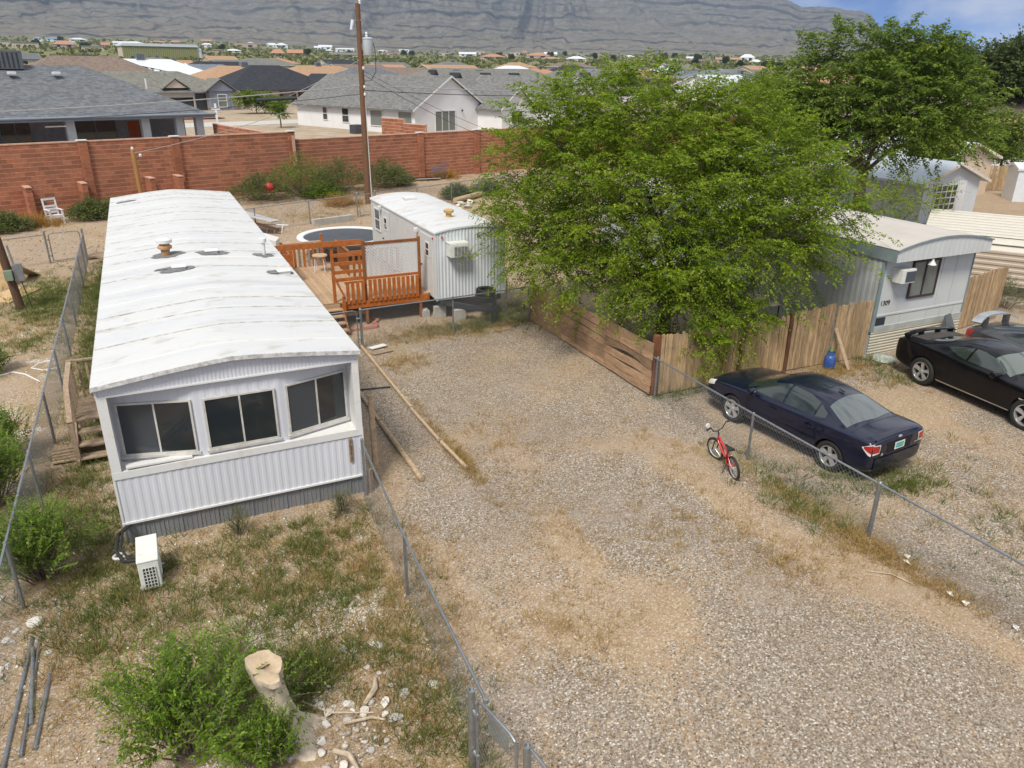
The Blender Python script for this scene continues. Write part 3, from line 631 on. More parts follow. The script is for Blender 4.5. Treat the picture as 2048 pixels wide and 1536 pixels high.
chain_fence('chain_link_fence', 'back chain-link fence between the trampoline yard and the dirt alley', [(-1.3, 37.6), (4.1, 39.6), (7.62, 41.1), (10.45, 42.1)], 1.2,
            [(1.5, 38.6), (4.7, 39.9), (7.62, 41.1), (10.45, 42.1, 1.3)], big=[(10.45, 42.1, 1.3)])
chain_fence('chain_link_fence', 'back chain-link fence right of the tall utility pole', [(11.6, 42.5), (14.45, 43.6), (17.1, 44.85), (19.3, 45.7), (27, 48.5)], 1.2,
            [(11.6, 42.5, 1.3), (14.45, 43.6), (17.1, 44.85), (19.3, 45.7), (23, 47)], big=[(11.6, 42.5, 1.3)])
chain_fence('chain_link_fence', 'chain-link fence left of the walk gate beyond the meter pole', [(-13, 33.5), (-7.5, 35.2), (-4.15, 36.4)], 1.2, [(-10, 34.4), (-7, 35.4), (-4.1, 36.4, 1.35)], big=[(-4.1, 36.4, 1.35)])
def gate(label, a, b, h, z0=.08, r=.02):
    T = thing('chain_link_gate', label, 'gate', (*a[:2], 0)); a3, b3 = Vector((*a, 0)), Vector((*b, 0)); m = MB(); ln = (b3-a3).length; d = (b3-a3)/ln; q = .12
    loop = [a3+Vector((0,0,z0)), a3+Vector((0,0,h-q)), a3+d*.035+Vector((0,0,h-q*.3)), a3+d*q+Vector((0,0,h)), b3-d*q+Vector((0,0,h)), b3-d*.035+Vector((0,0,h-q*.3)), b3+Vector((0,0,h-q)), b3+Vector((0,0,z0)), a3+Vector((0,0,z0))]
    m.tube(loop, r, 8); m.build('gate_frame', galv, T, smooth=True)
    m = MB(); link_wires(m, a, b, z0, h, .1); m.build('wire_mesh', galv, T, kind='stuff')
    for z in (.3, h-.25): m = MB(); m.tube([a3-d*.07+Vector((0,0,z)), a3+d*.03+Vector((0,0,z))], .03, 8); m.build('hinge', galv, T, smooth=True)
    return T
gate('closed chain-link walk gate at the far end of the left yard', (-3.98, 36.5), (-2.86, 36.75), 1.22)
gate('chain-link walk gate at the foot of the orange deck stairs', (4.98, 21.0), (3.6, 20.9), 1.18)
gate('narrow chain-link gate by the tall utility pole', (10.6, 42.15), (11.5, 42.45), 1.2)
fg = gate('foreground chain-link gate carrying a small blank sign', (2.47, 6.0), (2.62, 5.28), 1.18)
sg = MB(TR(2.5, 5.93, 0, math.atan2(-.72, .15))); sg.box(.08, .46, .022, .03, .78, 1.06); tag(sg.build('gate_sign', MAT('faded sign', (.20,.21,.19), .6, var=.2)), 'small faded grey sign hung on the foreground gate', 'sign')
for nm, lb, x, y, h, rr in (('gate_post', 'thick galvanised gate post in the foreground, nearest the bare rail end', 2.45, 6.12, 1.2, .045), ('gate_post', 'galvanised gate post at the bottom edge of the picture', 2.68, 5.15, 1.22, .045)):
    m = MB(); m.lathe([(rr, -.1), (rr, h), (rr*.8, h), (rr*.8, h-.03), (0, h-.03)], 14, (x, y, 0)); T = tag(m.build(nm, galv, smooth=True), lb, 'post')
chain_fence('chain_link_fence', 'last stretch of chain-link fence at the bottom edge beside the driveway', [(2.7, 5.1), (2.95, 3.2)], 1.2, [(2.95, 3.2)])

# ================================================================== WOODEN EDGING, POST, LITTLE THINGS
timber = MAT('pale timber', (.42,.31,.20), .85, var=.3, vs=5, stretch=(2,2,2), bump=.4, bs=40)
def beam(name, label, cat, a, b, w, h, mat=timber, group=None, r=None):
    m = MB()
    if r: m.tube([a, ((a[0]+b[0])/2, (a[1]+b[1])/2+.02, (a[2]+b[2])/2), b], r, 9)
    else: m.bar(a, b, w, h)
    return tag(m.build(name, mat, bevel=0 if r else .006, smooth=bool(r)), label, cat, group)
beam('edging_timber', 'long round edging pole between the gravel path and driveway, far end by the walk gate', 'timber', (5.06, 21.2, .06), (5.02, 16.2, .06), 0, 0, r=.045)
beam('edging_timber', 'edging pole between the path and driveway, middle piece', 'timber', (5.0, 16.15, .06), (5.03, 14.3, .06), 0, 0, r=.042)
beam('edging_timber', 'split edging pole between the path and driveway, nearest piece', 'timber', (5.05, 14.2, .05), (5.12, 12.9, .05), 0, 0, r=.042)
beam('edging_timber', 'round edging pole on the house side of the path, farther piece', 'timber', (4.12, 18.2, .06), (4.1, 15.8, .06), 0, 0, r=.045)
beam('edging_timber', 'splintered edging pole on the house side of the path, nearest piece', 'timber', (4.1, 15.7, .06), (4.12, 12.8, .06), 0, 0, r=.055)
beam('wooden_post', 'square wooden post standing upright near the front right corner of the white home', 'post', (3.32, 13.3, -.1), (3.3, 13.3, 1.85), .1, .1, timber)
beam('wooden_stub', 'short weathered wooden stub post against the corner of grey skirting', 'post', (3.08, 12.85, -.1), (3.07, 12.86, .5), .12, .1, wood_grey)
beam('black_pipe', 'thin black pipe laid across the gravel path', 'pipe', (3.1, 18.0, .03), (4.95, 17.75, .03), 0, 0, dark_metal, r=.02)
m = MB(); m.tube([(3.05, 18.6, .06), (3.2, 18.35, .1), (3.3, 18.1, .08), (3.42, 18.0, .06)], [.05, .1, .08, .09], 9); tag(m.build('white_bag', trim_white, smooth=True), 'crumpled white plastic bag beside the wall of the white home', 'bag')
for i, (a, b) in enumerate((((5.25, 20.75, .05), (5.75, 20.9, .05)), ((5.2, 20.3, .04), (5.8, 20.42, .04)))):
    beam('scrap_board', ('white scrap board lying at the base of the walk gate post', 'brown scrap board lying just in front of the white one by the gate')[i], 'board', a, b, .2, .03, (trim_white, wood_grey)[i])
brick_pink = MAT('pink paver', (.42,.17,.13), .85, var=.25, island=.25)
path = [(5.05, 22.72), (6.08, 22.8), (6.02, 23.1), (6.22, 23.35), (6.2, 24.1)]; k = 0
for (xa, ya), (xb, yb) in zip(path, path[1:]):
    ln = math.hypot(xb-xa, yb-ya); n = max(1, int(ln/.23)); an = math.atan2(yb-ya, xb-xa)
    for i in range(n):
        m = MB(TR(xa+(xb-xa)*(i+.5)/n, ya+(yb-ya)*(i+.5)/n, .0, an+random.uniform(-.12, .12))); m.box(-.1, .1, -.05, .05, -.02, .07+random.uniform(0, .015))
        tag(m.build('paver', brick_pink, bevel=.006), f'{("first","second","third","fourth","fifth","sixth","seventh","eighth","ninth","tenth","eleventh")[k]} pink paver brick of the border, counted from the foot of the deck stairs', 'brick', 'pink border bricks by the deck stairs'); k += 1

# ================================================================== DECK
stain = MAT('orange stained wood', (.40,.115,.022), .55, var=.25, vs=4, stretch=(2,2,2), bump=.25, bs=40, dirt=(.2,.07,.02), damt=.4, ds=3)
stain2 = MAT('brown stained wood', (.24,.085,.022), .6, var=.3, vs=4, stretch=(2,2,2), bump=.25)
deckb = MAT('bare deck board', (.40,.27,.165), .8, var=.2, vs=6, stretch=(4,.7,4), bump=.3, island=.16)
lattice_w = MAT('white lattice', (.66,.66,.67), .5, var=.04)
def deck():
    T = thing('wooden_deck', 'raised orange-stained wooden deck with lattice screen between mobile home and trailer', 'deck', (5.5, 24.5, 0)); FZ = .8
    n = 0; x = 3.1
    while x < 8.0:                          # floor boards run away from the camera
        y1 = 28.5 if x < 6.1 else 26.2; m = MB(); m.box(x, x+.137, 23.28, y1, FZ-.035, FZ+.003*((n*7) % 3)); m.build('floor_board', deckb, T); x += .143; n += 1
    m = MB(); m.box(5.05, 7.95, 23.2, 23.245, FZ-.24, FZ-.02); m.build('rim_beam', stain, T, bevel=.004)
    m = MB(); m.box(3.1, 5.0, 23.22, 23.262, FZ-.2, FZ-.04); m.build('rim_beam', deckb, T)
    m = MB(); m.box(7.955, 7.995, 23.2, 26.2, FZ-.24, FZ-.04); m.build('rim_beam', stain2, T)
    def post(x, y, z0, z1, mat=stain, w=.09): m = MB(); m.box(x-w/2, x+w/2, y-w/2, y+w/2, z0, z1); return m.build('post', mat, T, bevel=.005)
    post(4.88, 23.33, FZ, 2.72); post(5.87, 23.30, 0, 2.7, stain2); post(7.70, 23.30, 0, 2.7, stain2); post(5.12, 23.15, 0, 1.02); post(5.0, 23.35, 0, FZ-.04, wood_grey); post(7.85, 24.9, 0, FZ-.05, wood_grey)
    post(6.4, 25.3, 0, FZ-.05, wood_grey)
    # lattice screen
    def rail(a, b, w, h, mat=stain, nm='rail'): m = MB(); m.bar(a, b, w, h); return m.build(nm, mat, T, bevel=.004)
    rail((5.83, 23.3, 2.60), (7.74, 23.3, 2.60), .05, .09, stain2); rail((5.915, 23.28, 1.50), (7.655, 23.28, 1.50), .06, .08)
    lt = MB(); x0, x1, z0, z1 = 5.915, 7.655, 1.545, 2.555
    for sg in (1, -1):
        s = -(z1-z0)
        while s < x1-x0:
            t0, t1 = max(0, s), min(x1-x0, s+(z1-z0))
            if t1-t0 > .03:
                za, zb = (z0+t0-s, z0+t1-s) if sg > 0 else (z1-(t0-s), z1-(t1-s))
                lt.bar((x0+t0, 23.3+.007*sg, za), (x0+t1, 23.3+.007*sg, zb), .012, .036, up=(0, 1, 0)) if False else lt.bar((x0+t0, 23.3+.007*sg, za), (x0+t1, 23.3+.007*sg, zb), .036, .01, up=(0, 1, 0))
            s += .1
    lt.build('lattice_panel', lattice_w, T, kind='stuff')
    # balusters and rails of the low front railing
    rail((5.2, 23.24, FZ+.62), (5.83, 23.26, FZ+.62), .04, .06)
    for i in range(4): x = 5.22+i*.165; m = MB(); m.box(x, x+.1, 23.16, 23.195, FZ-.06, FZ+.66); m.build('baluster', stain, T)
    for i in range(11): x = 5.95+i*.157; m = MB(); m.box(x, x+.1, 23.16, 23.195, FZ-.06, FZ+.66); m.build('baluster', stain, T)
    # horizontal rungs between the tall post and the lattice
    for z in (2.30, 2.03, 1.76, 1.52): rail((4.93, 23.31, z), (5.825, 23.29, z), .03, .115, nm='screen_board')
    rail((3.05, 23.27, 2.68), (5.83, 23.26, 2.68), .035, .17, nm='top_beam')
    rail((4.86, 23.28, 1.72), (5.14, 23.12, 1.0), .09, .04, nm='handrail')
    # inner posts and far railing
    post(4.12, 26.2, FZ, 1.95, stain); post(4.12, 28.3, FZ, 1.8, stain2); post(5.6, 28.4, FZ, 2.0, stain); post(6.1, 27.6, FZ, 1.9, stain2)
    rail((3.1, 26.2, 1.75), (4.12, 26.2, 1.75), .04, .14); rail((3.1, 26.2, 1.5), (4.12, 26.2, 1.5), .04, .1); rail((4.12, 28.35, 1.72), (5.6, 28.4, 1.72), .14, .04, deckb)
    rail((6.1, 26.22, 1.72), (8.0, 26.22, 1.72), .12, .04, stain2); rail((6.1, 28.4, 1.72), (6.1, 26.2, 1.72), .1, .04, stain2); rail((4.12, 28.3, 1.72), (4.12, 26.2, 1.72), .1, .04, stain2)
    for i in range(8): x = 4.2+i*.17; m = MB(); m.box(x, x+.09, 28.38, 28.41, FZ-.05, 1.7); m.build('baluster', (stain, wood_grey)[i % 2], T)
    for i in range(9): x = 6.2+i*.2; m = MB(); m.box(x, x+.09, 26.2, 26.23, FZ-.05, 1.7); m.build('baluster', stain2, T)
    for i in range(9): y = 26.4+i*.2; m = MB(); m.box(6.09, 6.12, y, y+.09, FZ-.05, 1.7); m.build('baluster', stain2, T)
    for i in range(9): y = 26.4+i*.2; m = MB(); m.box(4.10, 4.13, y, y+.09, FZ-.05, 1.7); m.build('baluster', stain, T)
    # stairs
    for i, (y, z) in enumerate(((23.02, .64), (22.8, .48), (22.58, .32), (22.36, .16))):
        m = MB(); m.box(3.9, 5.06, y, y+.24, z-.04, z); m.build('stair_tread', deckb, T)
    for x in (3.92, 5.03): m = MB(); m.bar((x, 23.2, .62), (x, 22.35, .02), .04, .2); m.build('stringer', stain2, T)
deck()
beam('grey_timber', 'grey timber lying under the front edge of the deck', 'timber', (5.3, 23.6, .3), (6.0, 23.62, .3), .1, .14, wood_grey)
m = MB(); m.box(7.72, 7.98, 23.22, 23.48, -.05, .2); m.lathe([(.13, .2), (.1, .25), (0, .25)], 12, (7.85, 23.35, 0)); tag(m.build('concrete_block', MAT('concrete', (.36,.35,.33), .9, var=.2, bump=.4)), 'grey concrete footing block under the deck corner near the trailer', 'block')
def stool():
    T = thing('garden_stool', 'small round stool with a pale seat and thin legs on the deck', 'stool', (5.3, 27.4, .8)); m = MB(); m.lathe([(0,.58),(.26,.58),(.28,.61),(.26,.64),(0,.645)], 20, (5.3, 27.4, .8)); m.build('seat', timber, T, smooth=True)
    for t in range(4): a = t*math.pi/2+.4; m = MB(); m.tube([(5.3+.2*math.cos(a), 27.4+.2*math.sin(a), 1.39), (5.3+.27*math.cos(a), 27.4+.27*math.sin(a), .81)], .014, 7); m.build('leg', lattice_w, T, smooth=True)
stool()

# ================================================================== TRAMPOLINE
def trampoline():
    c = (7.55, 33.1, 0); rr = 2.0; T = thing('trampoline', 'round trampoline with a white edge pad and dark mat behind the deck', 'trampoline', c)
    m = MB(); m.lathe([(rr-.26, .87), (rr-.24, .9), (rr-.1, .93), (rr+.02, .91), (rr+.04, .87), (rr+.0, .85), (rr-.26, .87)], 48, c); m.build('edge_pad', lattice_w, T, smooth=True)
    m = MB(); m.lathe([(0, .83), (rr*.5, .84), (rr-.3, .865), (rr-.2, .875)], 48, c, cap=False); m.build('mat', MAT('dark trampoline mat', (.035,.04,.05), .45, var=.25, vs=2), T, smooth=True)
    m = MB(); m.tube([(c[0]+(rr-.05)*math.cos(t), c[1]+(rr-.05)*math.sin(t), .84) for t in np.linspace(0, 2*math.pi, 49)], .025, 7, False); m.build('ring_frame', galv, T, smooth=True)
    for i in range(4):
        a = i*math.pi/2+.5; p = [(c[0]+(rr-.05)*math.cos(a+q), c[1]+(rr-.05)*math.sin(a+q), z) for q, z in ((-.3, .84), (-.28, .03), (.28, .03), (.3, .84))]; m = MB(); m.tube(p, .022, 7); m.build('leg', galv, T, smooth=True)
trampoline()

# ================================================================== OFFICE TRAILER
trail_w = MAT('trailer white', (.60,.63,.66), .5, var=.05, vs=1.2, dirt=(.45,.42,.38), damt=.3, ds=.9, stretch=(1.5,1.5,.4))
trail_side = MAT('trailer side', (.56,.56,.54), .55, var=.05, dirt=(.42,.38,.33), damt=.35, ds=1.2)
def trailer():
    X0, X1, Y0, Y1, ZB, ZT = 8.08, 10.5, 22.75, 30.3, .65, 2.87
    T = thing('office_trailer', 'white office trailer with ribbed end wall, rounded roof and tow hitch', 'trailer', (9.3, 26.5, 0))
    rz = lambda x: ZT+.15*math.sin(math.pi*min(max((x-X0)/(X1-X0), 0), 1))**.7
    m = MB(); m.box(X0+.02, X1-.02, Y0+.03, Y1-.02, ZB, ZT-.02); m.build('body', trail_w, T)
    m = MB(); corr(m, (X0, Y0), (X1, Y0), ZB, lambda s: rz(X0+s)-.02, .115, .018); m.build('end_wall', trail_w, T)
    m = MB(); corr(m, (X0, Y1), (X0, Y0), ZB, ZT, .6, .004); m.build('side_wall', trail_side, T)
    for i in range(9):
        y0, y1 = Y0-.03+(Y1-Y0+.06)*i/9, Y0-.03+(Y1-Y0+.06)*(i+1)/9; m = MB(); xs = [X0-.03+(X1-X0+.06)*b/16 for b in range(17)]
        m.add([p for x in xs for p in ((x, y0, rz(x)), (x, y1-.012, rz(x)+.004))], [(2*b, 2*b+2, 2*b+3, 2*b+1) for b in range(16)]); m.build('roof_panel', roof_white, T, smooth=True)
        m = MB(); m.add([p for x in xs for p in ((x, y1-.025, rz(x)+.006), (x, y1+.0, rz(x)+.02), (x, y1+.02, rz(x)+.006))], [(3*b+c, 3*b+3+c, 3*b+4+c, 3*b+1+c) for b in range(16) for c in range(2)]); m.build('roof_seam', roof_white, T, smooth=True)
    m = MB()
    for b in range(16): xa, xb = X0-.035+(X1-X0+.07)*b/16, X0-.035+(X1-X0+.07)*(b+1)/16; m.bar((xa, Y0-.03, rz(xa)-.02), (xb, Y0-.03, rz(xb)-.02), .03, .05)
    m.build('drip_edge', trail_w, T)
    for x, y in ((X0, Y0), (X1, Y0)): m = MB(); m.box(x-.025, x+.025, y-.025, y+.025, ZB-.02, ZT-.02); m.build('corner_trim', trail_w, T)
    m = MB(); m.box(X0-.035, X0-.01, Y0, Y1, ZT-.05, ZT); m.build('eave_trim', trim_white, T)
    # doors and windows of the near side (x = X0, outside is -x: p0 -> p1 runs from far to near)
    for ya, yb, zt, wy in ((24.15, 23.0, 2.68, (23.62, 23.25)), (28.67, 27.75, 2.70, (28.4, 28.0))):
        m = MB(); m.box(X0-.035, X0-.005, yb, ya, ZB+.05, zt); d = m.build('door', trail_side, T, bevel=.004)
        window(d, (X0-.036, wy[0]), (X0-.036, wy[1]), 1.98, 2.46, trim_white, dark_glass, .035, .02, 1, 2, .025)
        m = MB(); m.lathe([(.03,0),(.03,.05),(0,.055)], 10, (X0-.035, ya-.12, 1.6), 'x'); m.v = [(2*(X0-.035)-x, y, z) for x, y, z in m.v]; m.build('door_knob', dark_metal, d)
    window(T, (X0-.006, 29.75), (X0-.006, 28.98), 1.75, 2.62, trim_white, screen_glass, .05, .04, 1, 2, .03)
    for y, z in ((24.4, 2.62), (28.75, 2.68)): m = MB(); m.box(X0-.14, X0-.006, y, y+.12, z-.02, z+.12); m.build('wall_lamp', trim_white, T, bevel=.02)
    for x, y, z in ((X0+.22, Y0-.03, 2.72), (X1-.22, Y0-.03, 2.72), (X0-.02, 22.95, 2.66)): m = MB(); m.lathe([(.035,0),(.03,-.03),(0,-.035)], 10, (x, y, z), 'y'); m.build('marker_light', MAT('red lens', (.45,.03,.02), .3), T)
    # window air conditioner on the end wall
    m = MB(); m.box(8.44, 9.06, Y0-.42, Y0-.02, 2.12, 2.55); a = m.build('air_conditioner', cond_w, T, bevel=.012)
    MB().box(8.56, 9.03, Y0-.428, Y0-.42, 2.16, 2.46).build('coil', dark_metal, a)
    g = MB()
    for i in range(8): z = 2.17+i*.038; g.box(8.56, 9.03, Y0-.436, Y0-.429, z, z+.008)
    for i in range(5): x = 8.56+i*.115; g.box(x, x+.01, Y0-.434, Y0-.4285, 2.16, 2.46)
    g.build('grille', cond_w, a)
    m = MB(); m.box(8.42, 9.08, Y0-.4, Y0-.02, 2.555, 2.575); m.build('ac_cap', cond_w, a)
    m = MB(); m.lathe([(.1,0),(.1,.14),(.17,.16),(.18,.24),(.12,.27),(0,.275)], 18, (9.2, 24.45, rz(9.2))); m.build('roof_vent', MAT('faded yellow vent', (.5,.33,.12), .7, var=.3), T, smooth=True)
    m = MB(); z = rz(9.15); m.box(8.92, 9.38, 28.4, 28.8, z, z+.1); m.build('roof_hatch', trim_white, T, bevel=.02)
    # frame, hitch, axle wheels
    m = MB(); m.bar((8.3, Y0+.2, .52), (9.5, 21.55, .48), .1, .16); m.build('tongue_beam', dark_metal, T)
    m = MB(); m.bar((10.3, Y0+.2, .52), (9.55, 21.55, .48), .1, .16); m.build('tongue_beam', dark_metal, T)
    m = MB(); m.box(9.42, 9.64, 21.4, 21.75, .42, .56); m.lathe([(.03, .0), (.03, .9)], 8, (9.53, 21.5, .02)); m.build('hitch', dark_metal, T)
    m = MB(); m.box(8.2, 8.34, Y0, Y1, .45, .64); m.build('frame_rail', dark_metal, T); m = MB(); m.box(10.24, 10.38, Y0, Y1, .45, .64); m.build('frame_rail', dark_metal, T)
    for x in (8.25, 10.2):
        for y in (26.6, 27.5): m = MB(); m.lathe([(.18,-.1),(.36,-.1),(.38,-.05),(.38,.05),(.36,.1),(.18,.1)], 22, (x, y, .38), 'x'); m.build('wheel', black_rubber, T, smooth=True)
trailer()
conc = MAT('concrete block', (.38,.36,.33), .9, var=.2, bump=.5, bs=30)
for lb, x, y, n in (('stack of grey concrete blocks holding up the trailer tongue', 8.72, 22.4, 2), ('grey concrete block under the left corner of the trailer', 8.25, 23.0, 2)):
    T = thing('block_stack', lb, 'block', (x, y, 0))
    for i in range(n): m = MB(); m.box(x-.2+.01*i, x+.2+.01*i, y-.1, y+.1, -.02+i*.2, .175+i*.2); m.build('block', conc, T, bevel=.01)
def tyre(name, label, cat, c, rz=0, R_=.33, w=.2, M=None):
    T = thing(name, label, cat, c); m = MB(); prof = [(R_*.56,-w/2*.8),(R_*.72,-w/2),(R_*.93,-w/2*.95),(R_,-w/2*.7),(R_,-w*.12),(R_*.975,-w*.1),(R_*.975,w*.1),(R_,w*.12),(R_,w/2*.7),(R_*.93,w/2*.95),(R_*.72,w/2),(R_*.56,w/2*.8),(R_*.56,-w/2*.8)]
    m.lathe(prof, 32, c); m.build('tread', black_rubber, T, smooth=True); return T
tyre('discarded_tire', 'black tyre lying flat on top of another on the trailer hitch', 'tyre', (9.62, 22.25, .93))
tyre('discarded_tire', 'lower of the two black tyres stacked on the trailer hitch', 'tyre', (9.58, 22.25, .71))
m = MB(); m.slab([(9.35,20.7),(9.85,20.75),(9.83,20.95),(9.33,20.9)], .01, .05); tag(m.build('wooden_pad', wood_grey), 'small wooden pad on the ground below the trailer hitch jack', 'board')

# ================================================================== PLANK FENCE (horizontal boards), picket fence, gate
plank = MAT('brown fence plank', (.34,.215,.13), .85, var=.3, vs=4, stretch=(5,1,5), bump=.5, bs=20, dirt=(.15,.09,.055), damt=.7, ds=2.2, island=.28)
def plank_fence():
    T = thing('plank_fence', 'long fence of warped horizontal brown planks below the large tree', 'fence', (10.9, 18, 0)); r = random.Random(11)
    ys = [21.4, 19.2, 16.75, 14.55]
    for y in ys[:3]: m = MB(); m.box(10.86, 10.95, y-.05, y+.05, -.1, 1.42+.05*r.random()); m.build('post', timber, T)
    m = MB(); m.box(10.88, 11.02, 14.48, 14.64, -.1, 1.62); m.build('post', MAT('rusty brown post', (.16,.06,.025), .8, var=.4), T)
    for (ya, yb) in zip(ys, ys[1:]):
        z = .05
        for k in range(6):
            h = r.uniform(.17, .25); sag = r.uniform(-.03, .03); n = 8; vs = []; gap = r.uniform(.004, .016)+(.09 if (k == 3 and yb < 15) else (.05 if k == 4 and yb < 17 and yb > 15 else 0))
            for i in range(n+1):
                t = i/n; y = ya+(yb-ya)*t; wv = sag*math.sin(math.pi*t)+.008*math.sin(9*t+k)
                gp = gap*math.sin(math.pi*t) if gap > .03 else 0
                for xx, zz in ((10.83, z+wv+gp), (10.858, z+wv+gp), (10.858, z+h+wv), (10.83, z+h+wv)): vs.append((xx+.012*math.sin(5*t+k*2), y+(.006 if i == 0 else 0), zz))
            m = MB(); m.add(vs, [(4*i+a, 4*i+(a+1) % 4, 4*i+4+(a+1) % 4, 4*i+4+a) for i in range(n) for a in range(4)]+[(3,2,1,0), (4*n, 4*n+1, 4*n+2, 4*n+3)])
            m.build('plank', plank, T); z += h+min(gap, .016)
            if z > 1.35: break
plank_fence()
picket = MAT('weathered cedar picket', (.40,.275,.15), .85, var=.38, vs=5, stretch=(5,5,.7), bump=.5, dirt=(.20,.165,.135), damt=.85, ds=1.8, island=.25)
def picket_fence(name, label, a, b, h=1.72, w=.1, posts=(), seed=1, top=None, side=-1, back=True):
    T = thing(name, label, 'fence', (*a, 0)); r = random.Random(seed); ln = math.hypot(b[0]-a[0], b[1]-a[1]); M = TR(a[0], a[1], 0, math.atan2(b[1]-a[1], b[0]-a[0])); x = 0
    while x < ln-.02:
        ww = min(w*r.uniform(.88, 1.08), ln-x); hh = h+r.uniform(-.04, .04)+(top(x/ln) if top else 0); t = r.uniform(-.012, .012)
        m = MB(M @ TR(x, 0, 0, 0, 0, t)); m.prism([(.004, .03), (ww-.004, .03), (ww-.004, hh-.03), (ww*.7, hh), (ww*.3, hh), (.004, hh-.03)], -.012+r.uniform(-.006, .006), .008); m.build('picket', picket, T); x += ww
    for z in (.4, h-.35): m = MB(M); m.box(0, ln, .02, .06, z, z+.09); m.build('rail', wood_grey, T)
    for p in posts: m = MB(M); m.box(p-.05, p+.05, -.06, .02, -.1, h+.08); m.build('post', MAT('dark brown post', (.12,.055,.028), .85, var=.3), T)
    return T
picket_fence('picket_fence', 'weathered picket fence under the tree left of its dark posts', (11.05, 14.5), (15.2, 14.45), 1.62, posts=(2.55, 4.2), seed=2)
picket_fence('picket_fence', 'tall weathered picket fence panel behind the blue propane bottle', (15.3, 14.45), (16.85, 14.42), 1.72, seed=3, top=lambda t: .05*t)
picket_fence('picket_gate', 'weathered picket gate next to the corner of the house numbered 1309', (16.92, 14.4), (18.25, 14.38), 1.74, seed=4)
picket_fence('picket_fence', 'dark stained picket fence on the right side of the 1309 home', (22.5, 14.9), (25.6, 15.3), 1.72, seed=6, top=lambda t: .12*t)
def propane():
    c = (16.62, 14.12, 0); T = thing('propane_bottle', 'blue propane bottle on the dirt against the weathered picket fence', 'gas bottle', c); bl = MAT('blue enamel', (.025,.085,.30), .35, var=.15, dirt=(.25,.2,.15), damt=.4, ds=6)
    m = MB(); m.lathe([(.11,0),(.12,.04),(.155,.06),(.16,.1),(.16,.3),(.15,.36),(.1,.41),(.04,.425),(0,.425)], 24, c); m.build('cylinder', bl, T, smooth=True)
    m = MB(); m.lathe([(.1,.40),(.105,.5),(.1,.5),(.095,.4)], 20, c); m.build('collar', bl, T, smooth=True)
    m = MB(); m.lathe([(.02,.42),(.02,.5),(.04,.5),(.04,.54),(0,.545)], 12, c); m.build('valve', MAT('green valve', (.05,.35,.08), .5), T)
propane()
beam('leaning_board', 'pale board leaning against the picket gate beside the blue propane bottle', 'board', (17.0, 13.75, .02), (16.86, 14.32, 1.1), .14, .03, timber)
m = MB(); m.lathe([(0,.0),(.3,.0),(.33,.03),(.3,.08),(.2,.09),(0,.06)], 20, (18.6, 13.95, 0)); tag(m.build('plastic_lid', MAT('green grey plastic', (.35,.4,.36), .4), smooth=True), 'round grey-green plastic lid on the ground at the corner of the 1309 home', 'lid')
def tarp_shed():
    T = thing('covered_swing', 'pale canopy of a covered swing seen through the big tree behind the picket fence', 'canopy', (15.2, 17.2, 0)); cl = MAT('pale canopy cloth', (.62,.54,.43), .7, var=.08)
    m = MB(); m.add([(14.5,15.35,1.62),(15.75,15.35,1.62),(15.75,16.4,1.7),(14.5,16.4,1.7),(15.1,15.85,1.86)], [(0,1,4),(1,2,4),(2,3,4),(3,0,4)]); m.build('canopy', cl, T)
    for x, y in ((14.55,15.4),(15.7,15.4),(15.7,16.35),(14.55,16.35)): m = MB(); m.tube([(x,y,0),(x,y,1.63)], .02, 7); m.build('leg', dark_metal, T)
    m = MB(); m.box(14.6,15.65,15.7,16.1,.42,.5); m.build('seat', dark_metal, T); m = MB(); m.box(14.6,15.65,16.1,16.16,.5,1.0); m.build('backrest', dark_metal, T)
tarp_shed()
